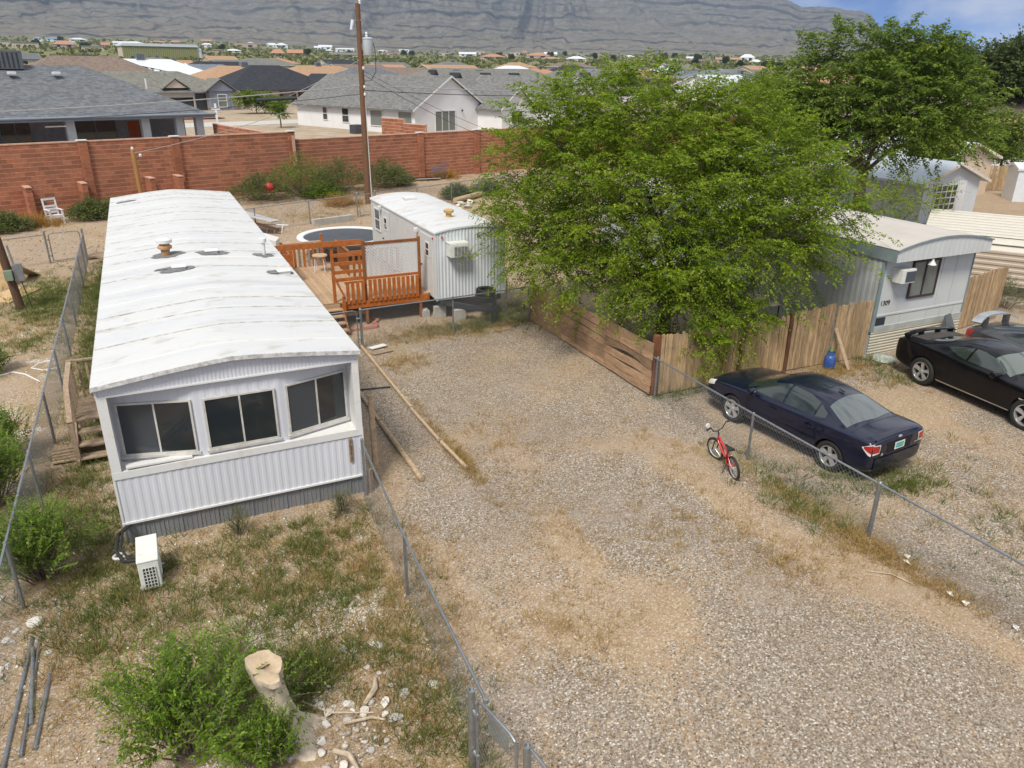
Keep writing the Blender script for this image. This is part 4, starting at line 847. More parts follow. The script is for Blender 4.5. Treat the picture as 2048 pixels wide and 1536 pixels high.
# ================================================================== RED BLOCK RETAINING WALL
WALL = TR(9.08, 53.3, 0, math.atan(.28))           # local x runs along the wall, -y faces the alley
block_red = MAT('red split block', (.33,.125,.066), .9, var=.22, vs=6, bump=.5, bs=25, dirt=(.20,.085,.055), damt=.5, ds=.5, island=.24)
mortar = MAT('pale mortar', (.54,.34,.24), .95, var=.2, vs=4)
capm = MAT('wall cap', (.52,.32,.23), .9, var=.2, vs=5)
_bm = {}
def block_wall(label, s0, s1, top, courses, M=WALL, bl=.47, pil=(), single=(0, 0), depth=.1, name='block_wall', z0=0):
    p = M @ Vector(((s0+s1)/2, 0, z0)); T = thing(name, label, 'wall', tuple(p)); ch = (top-z0)/courses
    m = MB(M); m.box(s0, s1, -depth, depth, z0-.3, top-.02); m.build('mortar_core', mortar, T)
    m = MB(M); m.box(s0, s1, -depth-.03, depth+.03, top-.018, top+.05); m.build('cap', capm, T)
    key = (round(ch, 3), bl)
    if key not in _bm:
        b = MB(); b.box(.004, bl-.004, -.008, .01, .019, ch-.019); me = bpy.data.meshes.new('brick'); me.from_pydata(b.v, [], b.f); me.materials.append(block_red); me.update(); _bm[key] = me
    rest = MB(M); n1 = 0; P = Matrix.Translation(T.location).inverted()
    for r_ in range(courses):
        s = s0-(bl/2 if r_ % 2 else 0); z = z0+r_*ch
        while s < s1-.05:
            a, b_ = max(s, s0), min(s+bl, s1)
            if single[0] <= s <= single[1]-bl and n1 < 300 and b_-a > bl-.01 and r_ >= courses-12:
                o = bpy.data.objects.new('brick', _bm[key]); C.objects.link(o); o.parent = T; o.matrix_local = P @ M @ TR(s, -depth, z); n1 += 1
            elif b_-a > .04: rest.box(a+.004, b_-.004, -depth-.008, -depth+.01, z+.019, z+ch-.019)
            s += bl
    rest.build('brick_courses', block_red, T, kind='stuff')
    for q in pil:
        m = MB(M)
        for r_ in range(courses): m.box(q-.22, q+.22, -depth-.16, -depth+.02, z0+r_*ch+.004, z0+r_*ch+ch-.008)
        m.box(q-.2, q+.2, -depth-.145, -depth, z0-.2, top-.02); a = m.build('pilaster', block_red, T, kind='stuff')
        MB(M).box(q-.26, q+.26, -depth-.2, depth+.04, top+.052, top+.11).build('pilaster_cap', trim_white, T)
    return T
block_wall('tall red block wall on the left, in front of the grey-roofed patio house', -42, .28, 3.75, 16, pil=(-17.6, -12.4, -7.4, .0), single=(-17, -1))
block_wall('lower red block wall running right from the step, behind the utility pole', .3, 62, 3.25, 14, pil=(10.2, 15.5, 22, 28), single=(.5, 15))
for i, s in enumerate((-15.6, -12.9, -9.3, -7.7)):
    m = MB(WALL); T = thing('wall_buttress', ('leftmost', 'second', 'third', 'fourth')[i]+' low red block buttress from the left along the foot of the wall', 'buttress', tuple(WALL @ Vector((s, -.6, 0))))
    for r_ in range(7): m = MB(WALL); m.box(s-.14, s+.14, -1.1, -.13, r_*.23, r_*.23+.222); m.build('brick', block_red, T)
    MB(WALL).box(s-.16, s+.16, -1.13, -.13, 1.612, 1.66).build('cap', capm, T)
block_wall('short stepped red block wall beyond the main wall, upper step by the white house', 0, 2.6, 4.05, 9, TR(17.7, 61.4, 0, R(-66)), name='garden_wall', z0=1.9)
block_wall('short stepped red block wall beyond the main wall, lower step', 2.62, 5.0, 3.75, 8, TR(17.7, 61.4, 0, R(-66)), name='garden_wall', z0=1.9)
block_wall('low red block side wall joining the patio house to the main wall corner', 0, 14, 3.5, 7, TR(5.6, 66.5, 0, R(-75)), name='garden_wall', z0=1.9)

# ================================================================== HOUSES
def shingle(name, col, var=.3):
    m, t, b = newmat(name); N = t.nodes.new; K = t.links.new; tc = N('ShaderNodeTexCoord')
    n = N('ShaderNodeTexNoise'); n.inputs['Scale'].default_value = 4.5; n.inputs['Detail'].default_value = 5; n.inputs['Roughness'].default_value = .75; K(tc.outputs['Object'], n.inputs['Vector'])
    br = N('ShaderNodeTexVoronoi'); br.inputs['Scale'].default_value = 3.2; mp = N('ShaderNodeMapping'); mp.inputs['Scale'].default_value = (1, 1, 4); K(tc.outputs['Object'], mp.inputs[0]); K(mp.outputs[0], br.inputs['Vector'])
    sp = N('ShaderNodeSeparateColor'); K(br.outputs['Color'], sp.inputs[0]); ad = N('ShaderNodeMath'); ad.operation = 'MULTIPLY_ADD'; K(sp.outputs[0], ad.inputs[0]); ad.inputs[1].default_value = .55; K(n.outputs['Fac'], ad.inputs[2])
    r = N('ShaderNodeMapRange'); r.inputs['From Min'].default_value = .4; r.inputs['From Max'].default_value = 1.1; K(ad.outputs[0], r.inputs['Value'])
    mx = N('ShaderNodeMixRGB'); K(r.outputs[0], mx.inputs[0]); mx.inputs[1].default_value = (*[c*(1-var) for c in col], 1); mx.inputs[2].default_value = (*[c*(1+var) for c in col], 1)
    K(mx.outputs[0], b.inputs['Base Color']); b.inputs['Roughness'].default_value = .95; b.inputs['Specular IOR Level'].default_value = .2; return m
sh_grey = shingle('grey shingle', (.155,.155,.152)); sh_slate = shingle('slate shingle', (.13,.138,.15)); sh_dark = shingle('charcoal shingle', (.035,.038,.046)); sh_tan = shingle('tan shingle', (.36,.23,.145), .2)
sh_brown = shingle('brown shingle', (.19,.145,.12)); sh_olive = shingle('olive grey shingle', (.17,.168,.148)); sh_blue = shingle('blue grey shingle', (.16,.18,.22)); sh_terra = shingle('terracotta tile', (.40,.22,.14), .2)
stucco_w = MAT('white stucco', (.72,.72,.73), .9, var=.05, vs=.8); stucco_c = MAT('cream stucco', (.55,.47,.38), .9, var=.07, vs=.6); stucco_g = MAT('blue grey stucco', (.22,.24,.29), .9, var=.07)
stucco_p = MAT('pink stucco', (.50,.33,.26), .9, var=.08); stucco_t = MAT('tan stucco', (.45,.35,.25), .9, var=.08); trim_b = MAT('blue grey trim', (.19,.23,.28), .6, var=.1); trim_dk = MAT('dark brown trim', (.05,.03,.025), .7)
metal_w = MAT('white metal roof', (.66,.70,.74), .4, .1, var=.06)
def house(name, label, c, ang, w, l, z0, ze, zr, roof='hip', wall=stucco_w, rm=sh_grey, fm=trim_white, o=.5, wins=(), fr=trim_white, gl=dark_glass, cat='house', walls=True, zb=None, group=None):
    M = TR(c[0], c[1], 0, R(ang)); p = M @ Vector((w/2, l/2, z0)); T = thing(name, label, cat, tuple(p), group=group); th = .14
    zb = z0-.6 if zb is None else zb
    if walls: MB(M).box(0, w, 0, l, zb, ze-.01).build('wall', wall, T)
    k = (zr-ze)
    if roof == 'hip':
        run = min(w, l)/2; ov = -k*o/run
        if w >= l: a, b = (run, l/2), (w-run, l/2)
        else: a, b = (w/2, run), (w/2, l-run)
        E = [(-o,-o,ze+ov),(w+o,-o,ze+ov),(w+o,l+o,ze+ov),(-o,l+o,ze+ov)]; Rr = [(*a, zr), (*b, zr)]
        f = [(0,1,5,4),(1,2,5),(2,3,4,5),(3,0,4)] if w >= l else [(0,1,4),(1,2,5,4),(2,3,5),(3,0,4,5)]
        m = MB(M); m.add(E+Rr, f); m.add([(x,y,z-th) for x,y,z in E], [(3,2,1,0)]); m.build('roof', rm, T)
        m = MB(M); e = E+[(x,y,z-th) for x,y,z in E]; m.add(e, [(4,5,1,0),(5,6,2,1),(6,7,3,2),(7,4,0,3)]); m.build('fascia', fm, T)
    else:
        if roof == 'gx': N_ = M @ TR(0, l, 0, R(-90)); W_, L_ = l, w    # ridge along local x
        else: N_ = M; W_, L_ = w, l
        ov = k*o/(W_/2)
        if walls: MB(N_).prism([(0, ze-.01), (W_, ze-.01), (W_/2, zr-.03)], .0, L_).build('gable', wall, T)
        for sg in (0, 1):
            xa, xb = (-o, W_/2) if sg == 0 else (W_+o, W_/2); m = MB(N_)
            m.add([(xa,-o*.6,ze-ov),(xb,-o*.6,zr),(xb,L_+o*.6,zr),(xa,L_+o*.6,ze-ov),(xa,-o*.6,ze-ov+th),(xb,-o*.6,zr+th),(xb,L_+o*.6,zr+th),(xa,L_+o*.6,ze-ov+th)],
                  [(0,1,2,3),(7,6,5,4),(0,4,5,1),(1,5,6,2),(2,6,7,3),(3,7,4,0)] if sg else [(3,2,1,0),(4,5,6,7),(1,5,4,0),(2,6,5,1),(3,7,6,2),(0,4,7,3)]); m.build('roof', rm, T)
            for yy in (-o*.6-.05, L_+o*.6+.002): m = MB(N_); q = 1 if sg else -1; m.add([(xa,yy,ze-ov-.03),(xb,yy,zr-.03),(xb,yy,zr+th-.01),(xa,yy,ze-ov+th-.01),(xa,yy+.05,ze-ov-.03),(xb,yy+.05,zr-.03),(xb,yy+.05,zr+th-.01),(xa,yy+.05,ze-ov+th-.01)], [(0,1,2,3),(7,6,5,4),(0,4,5,1),(1,5,6,2),(2,6,7,3),(3,7,4,0)]); m.build('barge_board', fm, T)
    for wi in wins:
        fc, s0, s1, za, zb_ = wi[:5]; cols, rows = (wi[5], wi[6]) if len(wi) > 6 else (1, 2); q = {'f': ((s0,0),(s1,0)), 'l': ((0,s1),(0,s0)), 'r': ((w,s0),(w,s1))}[fc]; a, b = (M @ Vector((*x, 0)) for x in q)
        window(T, (a.x, a.y), (b.x, b.y), za, zb_, fr, wi[7] if len(wi) > 7 else gl, .07, .07, cols, rows, .06)
    T['_m'] = 0; del T['_m']; return T, M
ORD = lambda n: f"{n}{'th' if 10 <= n % 100 <= 20 else {1: 'st', 2: 'nd', 3: 'rd'}.get(n % 10, 'th')}"
def cooler(T, M, x, y, z, w=1.1, d=1.0, h=1.0, mat=None, name='roof_cooler'):
    a = MB(M).box(x, x+w, y, y+d, z, z+h).build(name, mat or galv, T, bevel=.03)
    g = MB(M)
    for i in range(7): g.box(x+w*(.08+.125*i), x+w*(.13+.125*i), y-.015, y-.002, z+.1, z+h-.15)
    g.build('louvre', dark_metal, a)
# patio house at the left
T, M = house('patio_house', 'grey-shingled house with a deep covered patio right behind the left block wall', (-14, 60.5), 16, 19.5, 12.5, 1.9, 4.6, 7.65, 'hip', stucco_g, sh_slate, trim_b, .75, walls=False)
MB(M).box(0, 19.3, 3.4, 12.4, 1.3, 4.55).build('wall', MAT('shaded stucco', (.30,.30,.32), .9), T)
for s in (.3, 5.4, 10.3, 15.3, 17.75, 19.25): MB(M).box(s-.28, s+.28, -.1, .45, 1.6, 4.55).build('patio_post', MAT('pale blue post', (.42,.48,.54), .6, var=.1), T)
MB(M).box(0, 19.5, -.1, .35, 4.3, 4.58).build('patio_beam', trim_b, T)
MB(M).tube([(-.8, -.83, 4.33), (20.3, -.83, 4.33)], .09, 8).build('gutter', trim_b, T, smooth=True)
for q in ((6.5, 8.5), (11.2, 14.2)): a, b = M @ Vector((q[0], 3.39, 0)), M @ Vector((q[1], 3.39, 0)); window(T, (a.x, a.y), (b.x, b.y), 2.2, 4.1, trim_b, dark_glass, .08, .06, 2, 1, .05)
MB(M).box(15.0, 15.9, 3.32, 3.39, 2.6, 3.7).build('orange_towel', MAT('orange towel', (.45,.10,.02), .8), T)
MB(M).box(8.7, 10.0, -.3, -.1, 3.72, 3.8).build('bench_top', lattice_w, T)
cooler(T, M, 7.0, 5.4, 7.35, 2.3, 1.4, 1.25, MAT('grey cooler', (.13,.14,.15), .5, .3))
for s in (5.6, 8.0, 10.8): MB(M).box(s, s+.5, 4.2, 4.7, 7.0, 7.2).build('roof_vent', metal_w, T, bevel=.03)
MB(M).tube([M.inverted() @ Vector(p) for p in ((1.2, 65.8, 6.1), (1.2, 65.8, 6.8))], .06, 7).build('vent_pipe', trim_white, T)
# white stucco house
T, M = house('stucco_house', 'white stucco house with grey gable roof just beyond the lower block wall', (23.4, 70.5), 25, 9.5, 18, 1.9, 4.25, 6.95, 'gy', stucco_w, sh_grey, trim_white, .45,
    wins=(('f', 2.6, 5.4, 2.1, 4.0, 3, 1, pale_glass), ('l', .3, 2.2, 2.9, 4.0, 1, 1, pale_glass), ('l', 4.4, 6.2, 2.5, 4.0, 1, 1, pale_glass), ('l', 9.4, 10.5, 2.6, 4.0, 1, 2), ('l', 12.8, 13.6, 2.7, 4.0, 1, 2)))
MB(M).lathe([(.09,0),(.09,.15),(0,.2)], 10, (6.3, -.12, 3.85)).build('wall_lamp', dark_metal, T)
T2, M2 = house('stucco_wing', 'white gabled wing of the stucco house reaching toward the big tree', (32.6, 71.3), 25, 5.2, 11, 1.9, 4.2, 6.0, 'gy', stucco_w, sh_grey, trim_white, .4, wins=(('f', 1.4, 3.2, 2.6, 3.9, 2, 1),), cat='house wing')
house('stucco_link', 'lower grey-roofed link between the two white gables beyond the wall', (30.5, 75.4), 25, 6.5, 10, 1.9, 4.2, 6.6, 'gx', stucco_w, sh_grey, trim_white, .3, cat='house wing')
house('stucco_house', 'white gabled house half hidden behind the upper right of the big tree', (42, 78), 25, 8, 14, 1.9, 4.3, 6.9, 'gy', stucco_w, sh_grey, trim_white, .4, wins=(('f', 2, 4, 2.6, 3.9, 2, 1),))
g = gt = None
m = MB(TR(18.6, 73.4, 0, R(25))); m.box(0, .95, 0, .95, 1.85, 2.75); a = tag(m.build('condenser_unit', MAT('charcoal condenser', (.07,.075,.085), .5, .3)), 'charcoal outdoor condenser beside the white stucco house', 'air conditioner')
# garage house and others across the street
T, M = house('garage_house', 'house with olive-grey hip roof and blue-grey entry gable across the street', (-6, 112), 16, 20, 11, 2.0, 4.75, 7.0, 'hip', stucco_c, sh_olive, trim_b, .5, wins=(('f', 10.5, 14.2, 2.1, 3.9, 1, 1), ('f', 17.0, 18.2, 2.7, 4.1, 1, 2, pale_glass)))
MB(M).box(16.0, 19.2, -1.0, 0, 1.6, 4.7).build('entry_bay', stucco_g, T); MB(M).prism([(15.7, 4.6), (19.5, 4.6), (17.6, 5.9)], -1.15, 1.5).build('entry_gable', stucco_g, T)
for sg in (0, 1):
    xa = (15.4, 19.8)[sg]; MB(M).add([(xa,-1.4,4.5),(17.6,-1.4,6.05),(17.6,3,6.05),(xa,3,4.5),(xa,-1.4,4.62),(17.6,-1.4,6.17),(17.6,3,6.17),(xa,3,4.62)], [(3,2,1,0),(4,5,6,7),(0,1,5,4),(1,2,6,5),(2,3,7,6),(3,0,4,7)]).build('entry_roof', sh_olive, T)
a, b = M @ Vector((17.0, -1.0, 0)), M @ Vector((18.3, -1.0, 0)); window(T, (a.x, a.y), (b.x, b.y), 2.5, 4.2, lattice_w, pale_glass, .1, .08, 1, 2, .08)
for s in (16.6, 18.35): MB(M).box(s, s+.35, -1.06, -1.0, 2.5, 4.2).build('shutter', trim_b, T)
MB(M).prism([(10.6, 5.0), (13.4, 5.0), (12.0, 6.0)], -.3, 3).build('dormer_gable', stucco_c, T)
for sg in (0, 1):
    xa = (10.2, 13.8)[sg]; MB(M).add([(xa,-.5,4.85),(12,-.5,6.1),(12,3,6.1),(xa,3,4.85),(xa,-.5,4.97),(12,-.5,6.22),(12,3,6.22),(xa,3,4.97)], [(3,2,1,0),(4,5,6,7),(0,1,5,4),(1,2,6,5),(2,3,7,6),(3,0,4,7)]).build('dormer_roof', sh_olive, T)
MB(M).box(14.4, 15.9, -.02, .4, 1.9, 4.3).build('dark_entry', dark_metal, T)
T, M = house('tudor_house', 'cream house with a charcoal hip roof and timbered front gable', (13, 121), 16, 17, 12.5, 2.1, 4.85, 7.9, 'hip', stucco_c, sh_dark, trim_dk, .6, wins=(('f', 8.0, 9.3, 2.7, 4.3, 1, 2, pale_glass), ('f', 11.0, 12.3, 2.7, 4.3, 1, 2, pale_glass), ('f', 1.6, 2.2, 3.6, 4.3, 1, 1)), fr=trim_dk)
for s in (7.3, 9.35, 10.3, 12.35): MB(M).box(s, s+.6, -.07, 0, 2.7, 4.3).build('shutter', MAT('brown shutter', (.07,.03,.02), .7), T)
MB(M).prism([(12.3, 4.75), (17.4, 4.75), (14.85, 6.5)], -1.2, 2).build('front_gable', stucco_c, T)
for q in (((12.3,4.8),(14.85,6.5)), ((17.4,4.8),(14.85,6.5)), ((14.85,4.8),(14.85,6.4)), ((13.6,4.8),(14.7,5.9)), ((16.1,4.8),(15.0,5.9)), ((12.3,4.8),(17.4,4.8))): MB(M).bar((q[0][0],-1.24,q[0][1]), (q[1][0],-1.24,q[1][1]), .06, .2, up=(0,0,1)).build('gable_timber', trim_dk, T)
for sg in (0, 1):
    xa = (11.9, 17.8)[sg]; MB(M).add([(xa,-1.6,4.6),(14.85,-1.6,6.65),(14.85,4,6.65),(xa,4,4.6),(xa,-1.6,4.74),(14.85,-1.6,6.8),(14.85,4,6.8),(xa,4,4.74)], [(3,2,1,0),(4,5,6,7),(0,1,5,4),(1,2,6,5),(2,3,7,6),(3,0,4,7)]).build('gable_roof', sh_dark, T)
MB(M).box(12.6, 12.85, -1.1, -.85, 1.8, 4.75).build('porch_post', trim_dk, T)
T, M = house('solar_roof_house', 'house with a white panelled roof slope and rooftop cooler', (-8, 165), 16, 26, 14, 2.3, 5.3, 8.7, 'hip', stucco_c, sh_olive, trim_white, .5)
for i in range(7):
    for j in range(2): MB(M).add([(x, y, 5.42+(y/7)*3.4) for x, y in ((13.6+i*1.35+j*.9-.9+.02, 1.0+j*2.4), (14.85+i*1.35-j*.0-.9+.0, 1.0+j*2.4), (14.85+i*1.35-.9-j*.6, 3.3+j*2.4), (13.6+i*1.35-.9+.3, 3.3+j*2.4))], [(0,1,2,3)]).build('solar_panel', metal_w, T)
MB(M).add([(7.0,7.0,8.85),(19,7.0,8.85),(27,0-.3,5.5),(22,-.3,5.5)], [(0,1,2,3)]).build('white_hip', metal_w, T)
cooler(T, M, 12.5, 6.4, 8.7, 1.6, 1.3, 1.2)
T, M = house('gable_house', 'house with a long tan roof slope and cream end wall, behind the patio house', (-22, 98), 8, 14, 18, 2.0, 5.6, 8.7, 'gy', stucco_c, sh_tan, trim_white, .5)
house('brown_house', 'brown-roofed house behind the tan gable house at the upper left', (-14, 128), 16, 22, 13, 2.1, 5.6, 8.9, 'hip', stucco_t, sh_brown, trim_white, .5)
rows = [('bluegrey_house', 'blue-grey roofed house behind the garage house', 6, 196, 24, 13, sh_blue, stucco_c), ('tan_house', 'tan-roofed house behind the tudor house, left of its ridge', 12, 160, 24, 13, sh_tan, stucco_t),
        ('black_roof_house', 'charcoal-roofed house far behind the tan-roofed one', 14, 235, 24, 12, sh_dark, stucco_c), ('cream_gable_house', 'cream gabled house with grey roof behind the white panelled roof', 6, 230, 14, 14, sh_olive, stucco_c),
        ('orange_house', 'orange-tan roofed house behind the charcoal tudor ridge', 36, 205, 24, 13, sh_tan, stucco_t), ('slate_house', 'slate-roofed house right of the tudor roof behind the tall pole', 40, 165, 18, 12, sh_slate, stucco_t),
        ('row_house', 'long grey-roofed house in the row behind the white stucco house, left one', 42, 112, 22, 12, sh_grey, stucco_w), ('row_house', 'long grey-roofed house in the row behind the white stucco house, right one', 66, 122, 26, 13, sh_grey, stucco_w),
        ('row_house', 'grey-roofed house at the rear of the row behind the stucco house', 52, 150, 40, 13, sh_olive, stucco_c), ('blue_roof_house', 'blue-roofed house showing left of the tree top', 108, 185, 22, 13, sh_blue, stucco_c),
        ('peach_house', 'peach-roofed house showing just left of the tree top', 128, 190, 18, 12, sh_tan, stucco_p), ('dark_blue_house', 'dark blue roofed house behind the tree top', 150, 185, 22, 12, sh_blue, stucco_w),
        ('terracotta_house', 'long terracotta-roofed house behind the top right of the big tree', 148, 140, 26, 13, sh_terra, stucco_t), ('terracotta_house', 'terracotta-roofed house just left of the second tall tree', 176, 150, 22, 13, sh_terra, stucco_p),
        ('small_grey_house', 'small grey hipped house on the slope beyond the black roof', 40, 330, 24, 12, sh_olive, stucco_c), ('tan_slope_house', 'tan stucco house by the green shed on the slope', -26, 300, 24, 13, sh_tan, stucco_t)]
for nm, lb, x, y, w, l, rm, wm in rows:
    z = float(terrain_z(np.array([x+w/2]), np.array([y+4.]))[0]); zr = z+min(5.4, max(4.6, 7.9-z+.2 if y < 210 else 5.2))
    T, M = house(nm, lb, (x, y), 16, w, l, z, z+2.8, zr, 'hip', wm, rm, trim_white, .5, wins=(('f', w*.2, w*.32, z+1, z+2.2, 2, 1), ('f', w*.6, w*.72, z+1, z+2.2, 2, 1)))
    if nm == 'row_house':
        for i in range(3): MB(M).prism([(4+i*6, zr-1.5), (5.4+i*6, zr-1.5), (4.7+i*6, zr-.3)], 2.4, 5).build('roof_gablet', sh_dark, T)
    if nm in ('tan_house', 'orange_house', 'peach_house'): cooler(T, M, w*.45, l*.45, zr-.3, 1.4, 1.2, 1.1)
mr = random.Random(21); cols = [('grey', sh_grey, stucco_w), ('tan', sh_tan, stucco_t), ('charcoal', sh_dark, stucco_c), ('brown', sh_brown, stucco_c), ('olive', sh_olive, stucco_w), ('terracotta', sh_terra, stucco_p), ('slate', sh_slate, stucco_c), ('white', metal_w, stucco_w)]; mid = []
for row, d0 in enumerate((175, 215, 262, 320, 395)):
    az = -11.0+row*1.3
    while az < 48:
        d = d0*mr.uniform(.95, 1.05); w = mr.uniform(13, 20); x, y = d*math.sin(R(az)), d*math.cos(R(az))
        if not any(abs(x-q[2]-8) < 19 and abs(y-q[3]-5) < 15 for q in rows): mid.append((x, y, w, mr.randrange(len(cols))))
        az += math.degrees((w+mr.uniform(6, 16))/d)
mid.sort(key=lambda q: q[0]/q[1]); mc = {}
for x, y, w, ci in mid:
    nm, rm, wm = cols[ci]; mc[nm] = mc.get(nm, 0)+1; z = float(terrain_z(np.array([x]), np.array([y]))[0]); l = w*mr.uniform(.6, .8); a = 16+mr.choice((0, 0, 90)); rf = mr.choice(('hip', 'hip', 'gx'))
    T, M = house('subdivision_house', f'{nm}-roofed house in the middle distance, {ORD(mc[nm])} {nm}-roofed one there from the left', (x-w/2, y), a if a < 50 else 16, w, l, z, z+2.6, z+2.6+l*.17, rf, wm, rm, trim_white, .5, wins=(('f', w*.18, w*.3, z+.9, z+2.1, 2, 1), ('f', w*.55, w*.72, z+.1, z+2.1, 1, 1)), group='houses in the middle distance')
    if mr.random() < .4: cooler(T, M, w*.5, l*.4, z+2.5+l*.15, 1.2, 1.1, 1.0)
def green_shed():
    z = 10.5; M = TR(0, 520, 0, R(10)); T = thing('green_storage_shed', 'long olive-green corrugated storage shed with a white rounded roof edge, upper left', 'shed', (20, 525, z))
    k = 9
    for i in range(k): m = MB(M); corr(m, (4.6*i, 0), (4.6*i+4.55, 0), z-2, z+7.5, 1.1, .18); m.build('wall_panel', MAT('olive steel', (.24,.25,.11), .7), T)
    MB(M).box(0, 41.4, .05, 14, z-2, z+7.45).build('body', stucco_c, T)
    m = MB(M); m.prism([(-.6, z+7.4), (42.2, z+7.4), (41.6, z+8.4), (40, z+8.9), (1, z+8.9), (-.4, z+8.3)], -.6, 14.6); m.build('roof', metal_w, T)
    MB(M).box(41.4, 44, .5, 13, z-2, z+6.8).build('end_cap', metal_w, T, bevel=.8)
green_shed()
# tiny houses on the desert slope
FAR = [(-106.7,997.9,24.4,6.1,'cream'),(-80.8,891.2,21.8,5.4,'cream'),(-139.7,1785.4,15.3,5.4,'blue-roofed'),(-116.2,1787.1,21.8,5.4,'blue-roofed'),(-53.0,968.3,20.7,7.1,'pink'),(-69.9,1692.7,30.9,6.2,'white'),(-22.1,768.9,16.4,4.7,'cream'),(-16.1,1038.5,8.8,5.1,'pink'),(1.5,1343.8,24.5,4.9,'white'),(14.6,1174.3,28.6,5.7,'white'),(39.5,1788.3,15.2,4.4,'tan'),(53.5,1446.7,22.0,4.4,'pink'),(87.8,1596.4,21.4,5.8,'pink'),(76.6,1169.1,21.4,5.0,'tan'),(183.6,2090.1,23.0,7.7,'pink'),(114.0,1296.6,14.3,4.0,'white'),(54.0,700.3,19.2,3.4,'grey-roofed'),(78.8,796.9,9.7,2.4,'tan'),(96.1,833.0,16.3,3.1,'white'),(203.8,1563.0,38.4,9.6,'tan'),(305.2,2247.8,22.1,5.5,'white'),(349.5,2193.0,27.0,5.4,'white'),(287.9,1789.1,22.1,6.6,'white'),(301.2,1765.4,26.2,8.7,'white'),(442.6,2097.1,18.3,5.2,'cream'),(431.6,2023.1,17.6,7.6,'white'),(464.1,2087.3,33.8,10.4,'white'),(340.7,1501.3,11.2,4.7,'white'),(452.8,1840.5,41.5,5.8,'white'),(125.3,757.1,12.1,6.1,'pink'),(149.2,802.3,13.9,6.0,'pink'),(218.2,891.0,29.0,5.0,'cream'),(649.5,2215.7,28.1,5.6,'white'),(706.7,2201.0,28.1,5.6,'white'),(437.2,1438.5,36.6,5.5,'tan'),(586.7,1565.9,24.4,6.1,'cream'),(504.0,1237.2,27.6,6.5,'white'),(710.7,1671.7,19.9,8.8,'cream'),(403.3,908.7,30.2,6.0,'pink'),(519.5,1142.2,22.9,6.1,'tan'),(632.8,1326.9,17.9,7.2,'cream'),(873.9,1782.1,14.5,8.5,'tan'),(484.5,948.1,31.1,7.8,'pink'),(435.4,821.1,21.5,4.5,'tan'),(765.9,1444.6,25.9,8.0,'white'),(426.6,747.5,20.9,5.2,'white'),(754.1,1296.6,27.4,5.5,'cream'),(785.7,1296.5,18.4,3.7,'tan'),(738.7,1122.6,18.0,4.9,'white'),(447.8,673.0,17.7,3.9,'tan'),(618.0,845.4,19.1,3.8,'cream'),(732.3,952.0,14.6,4.4,'white'),(539.5,694.2,32.1,4.3,'tan'),(639.6,762.6,29.1,4.8,'tan'),(735.4,839.7,19.0,8.2,'white'),(580.3,649.4,11.7,4.2,'white')]
FC = {'cream': (stucco_c, sh_olive), 'blue-roofed': (stucco_w, MAT('blue metal roof', (.15,.27,.36), .5)), 'pink': (stucco_p, sh_terra), 'white': (stucco_w, metal_w), 'tan': (stucco_t, sh_tan), 'grey-roofed': (stucco_c, sh_grey)}
ORD_ = 0
FAR.sort(key=lambda h: h[0]/h[1]); cnt = {}; tot = {}
for h in FAR: tot[h[4]] = tot.get(h[4], 0)+1
ORD = lambda n: f"{n}{'th' if 10 <= n % 100 <= 20 else {1: 'st', 2: 'nd', 3: 'rd'}.get(n % 10, 'th')}"
rr = random.Random(9)
for x, y, w, h, col in FAR:
    cnt[col] = cnt.get(col, 0)+1; z = float(terrain_z(np.array([x]), np.array([y]))[0]); wm, rm = FC[col]; hh = max(h, 3.2); az = math.degrees(math.atan2(x, y)); d = w*rr.uniform(.5, .8)
    c, s = math.cos(R(-az)), math.sin(R(-az)); cx, cy = x-w/2*c, y-w/2*s; flat = col in ('tan', 'cream') and rr.random() < .5
    house('far_house', f'tiny far {col} house on the scrub slope, {ORD(cnt[col])} {col} one from the left', (cx, cy), -az, w, d, z, z+hh*(.8 if flat else .55), z+hh*(.85 if flat else 1), 'hip' if rr.random() < .5 else 'gx', wm, rm, trim_white, .6,
          wins=(('f', w*.15, w*.32, z+.8, z+hh*.45, 1, 1), ('f', w*.6, w*.8, z+.3, z+hh*.45, 1, 1)), zb=z-4, group='far houses on the desert slope')

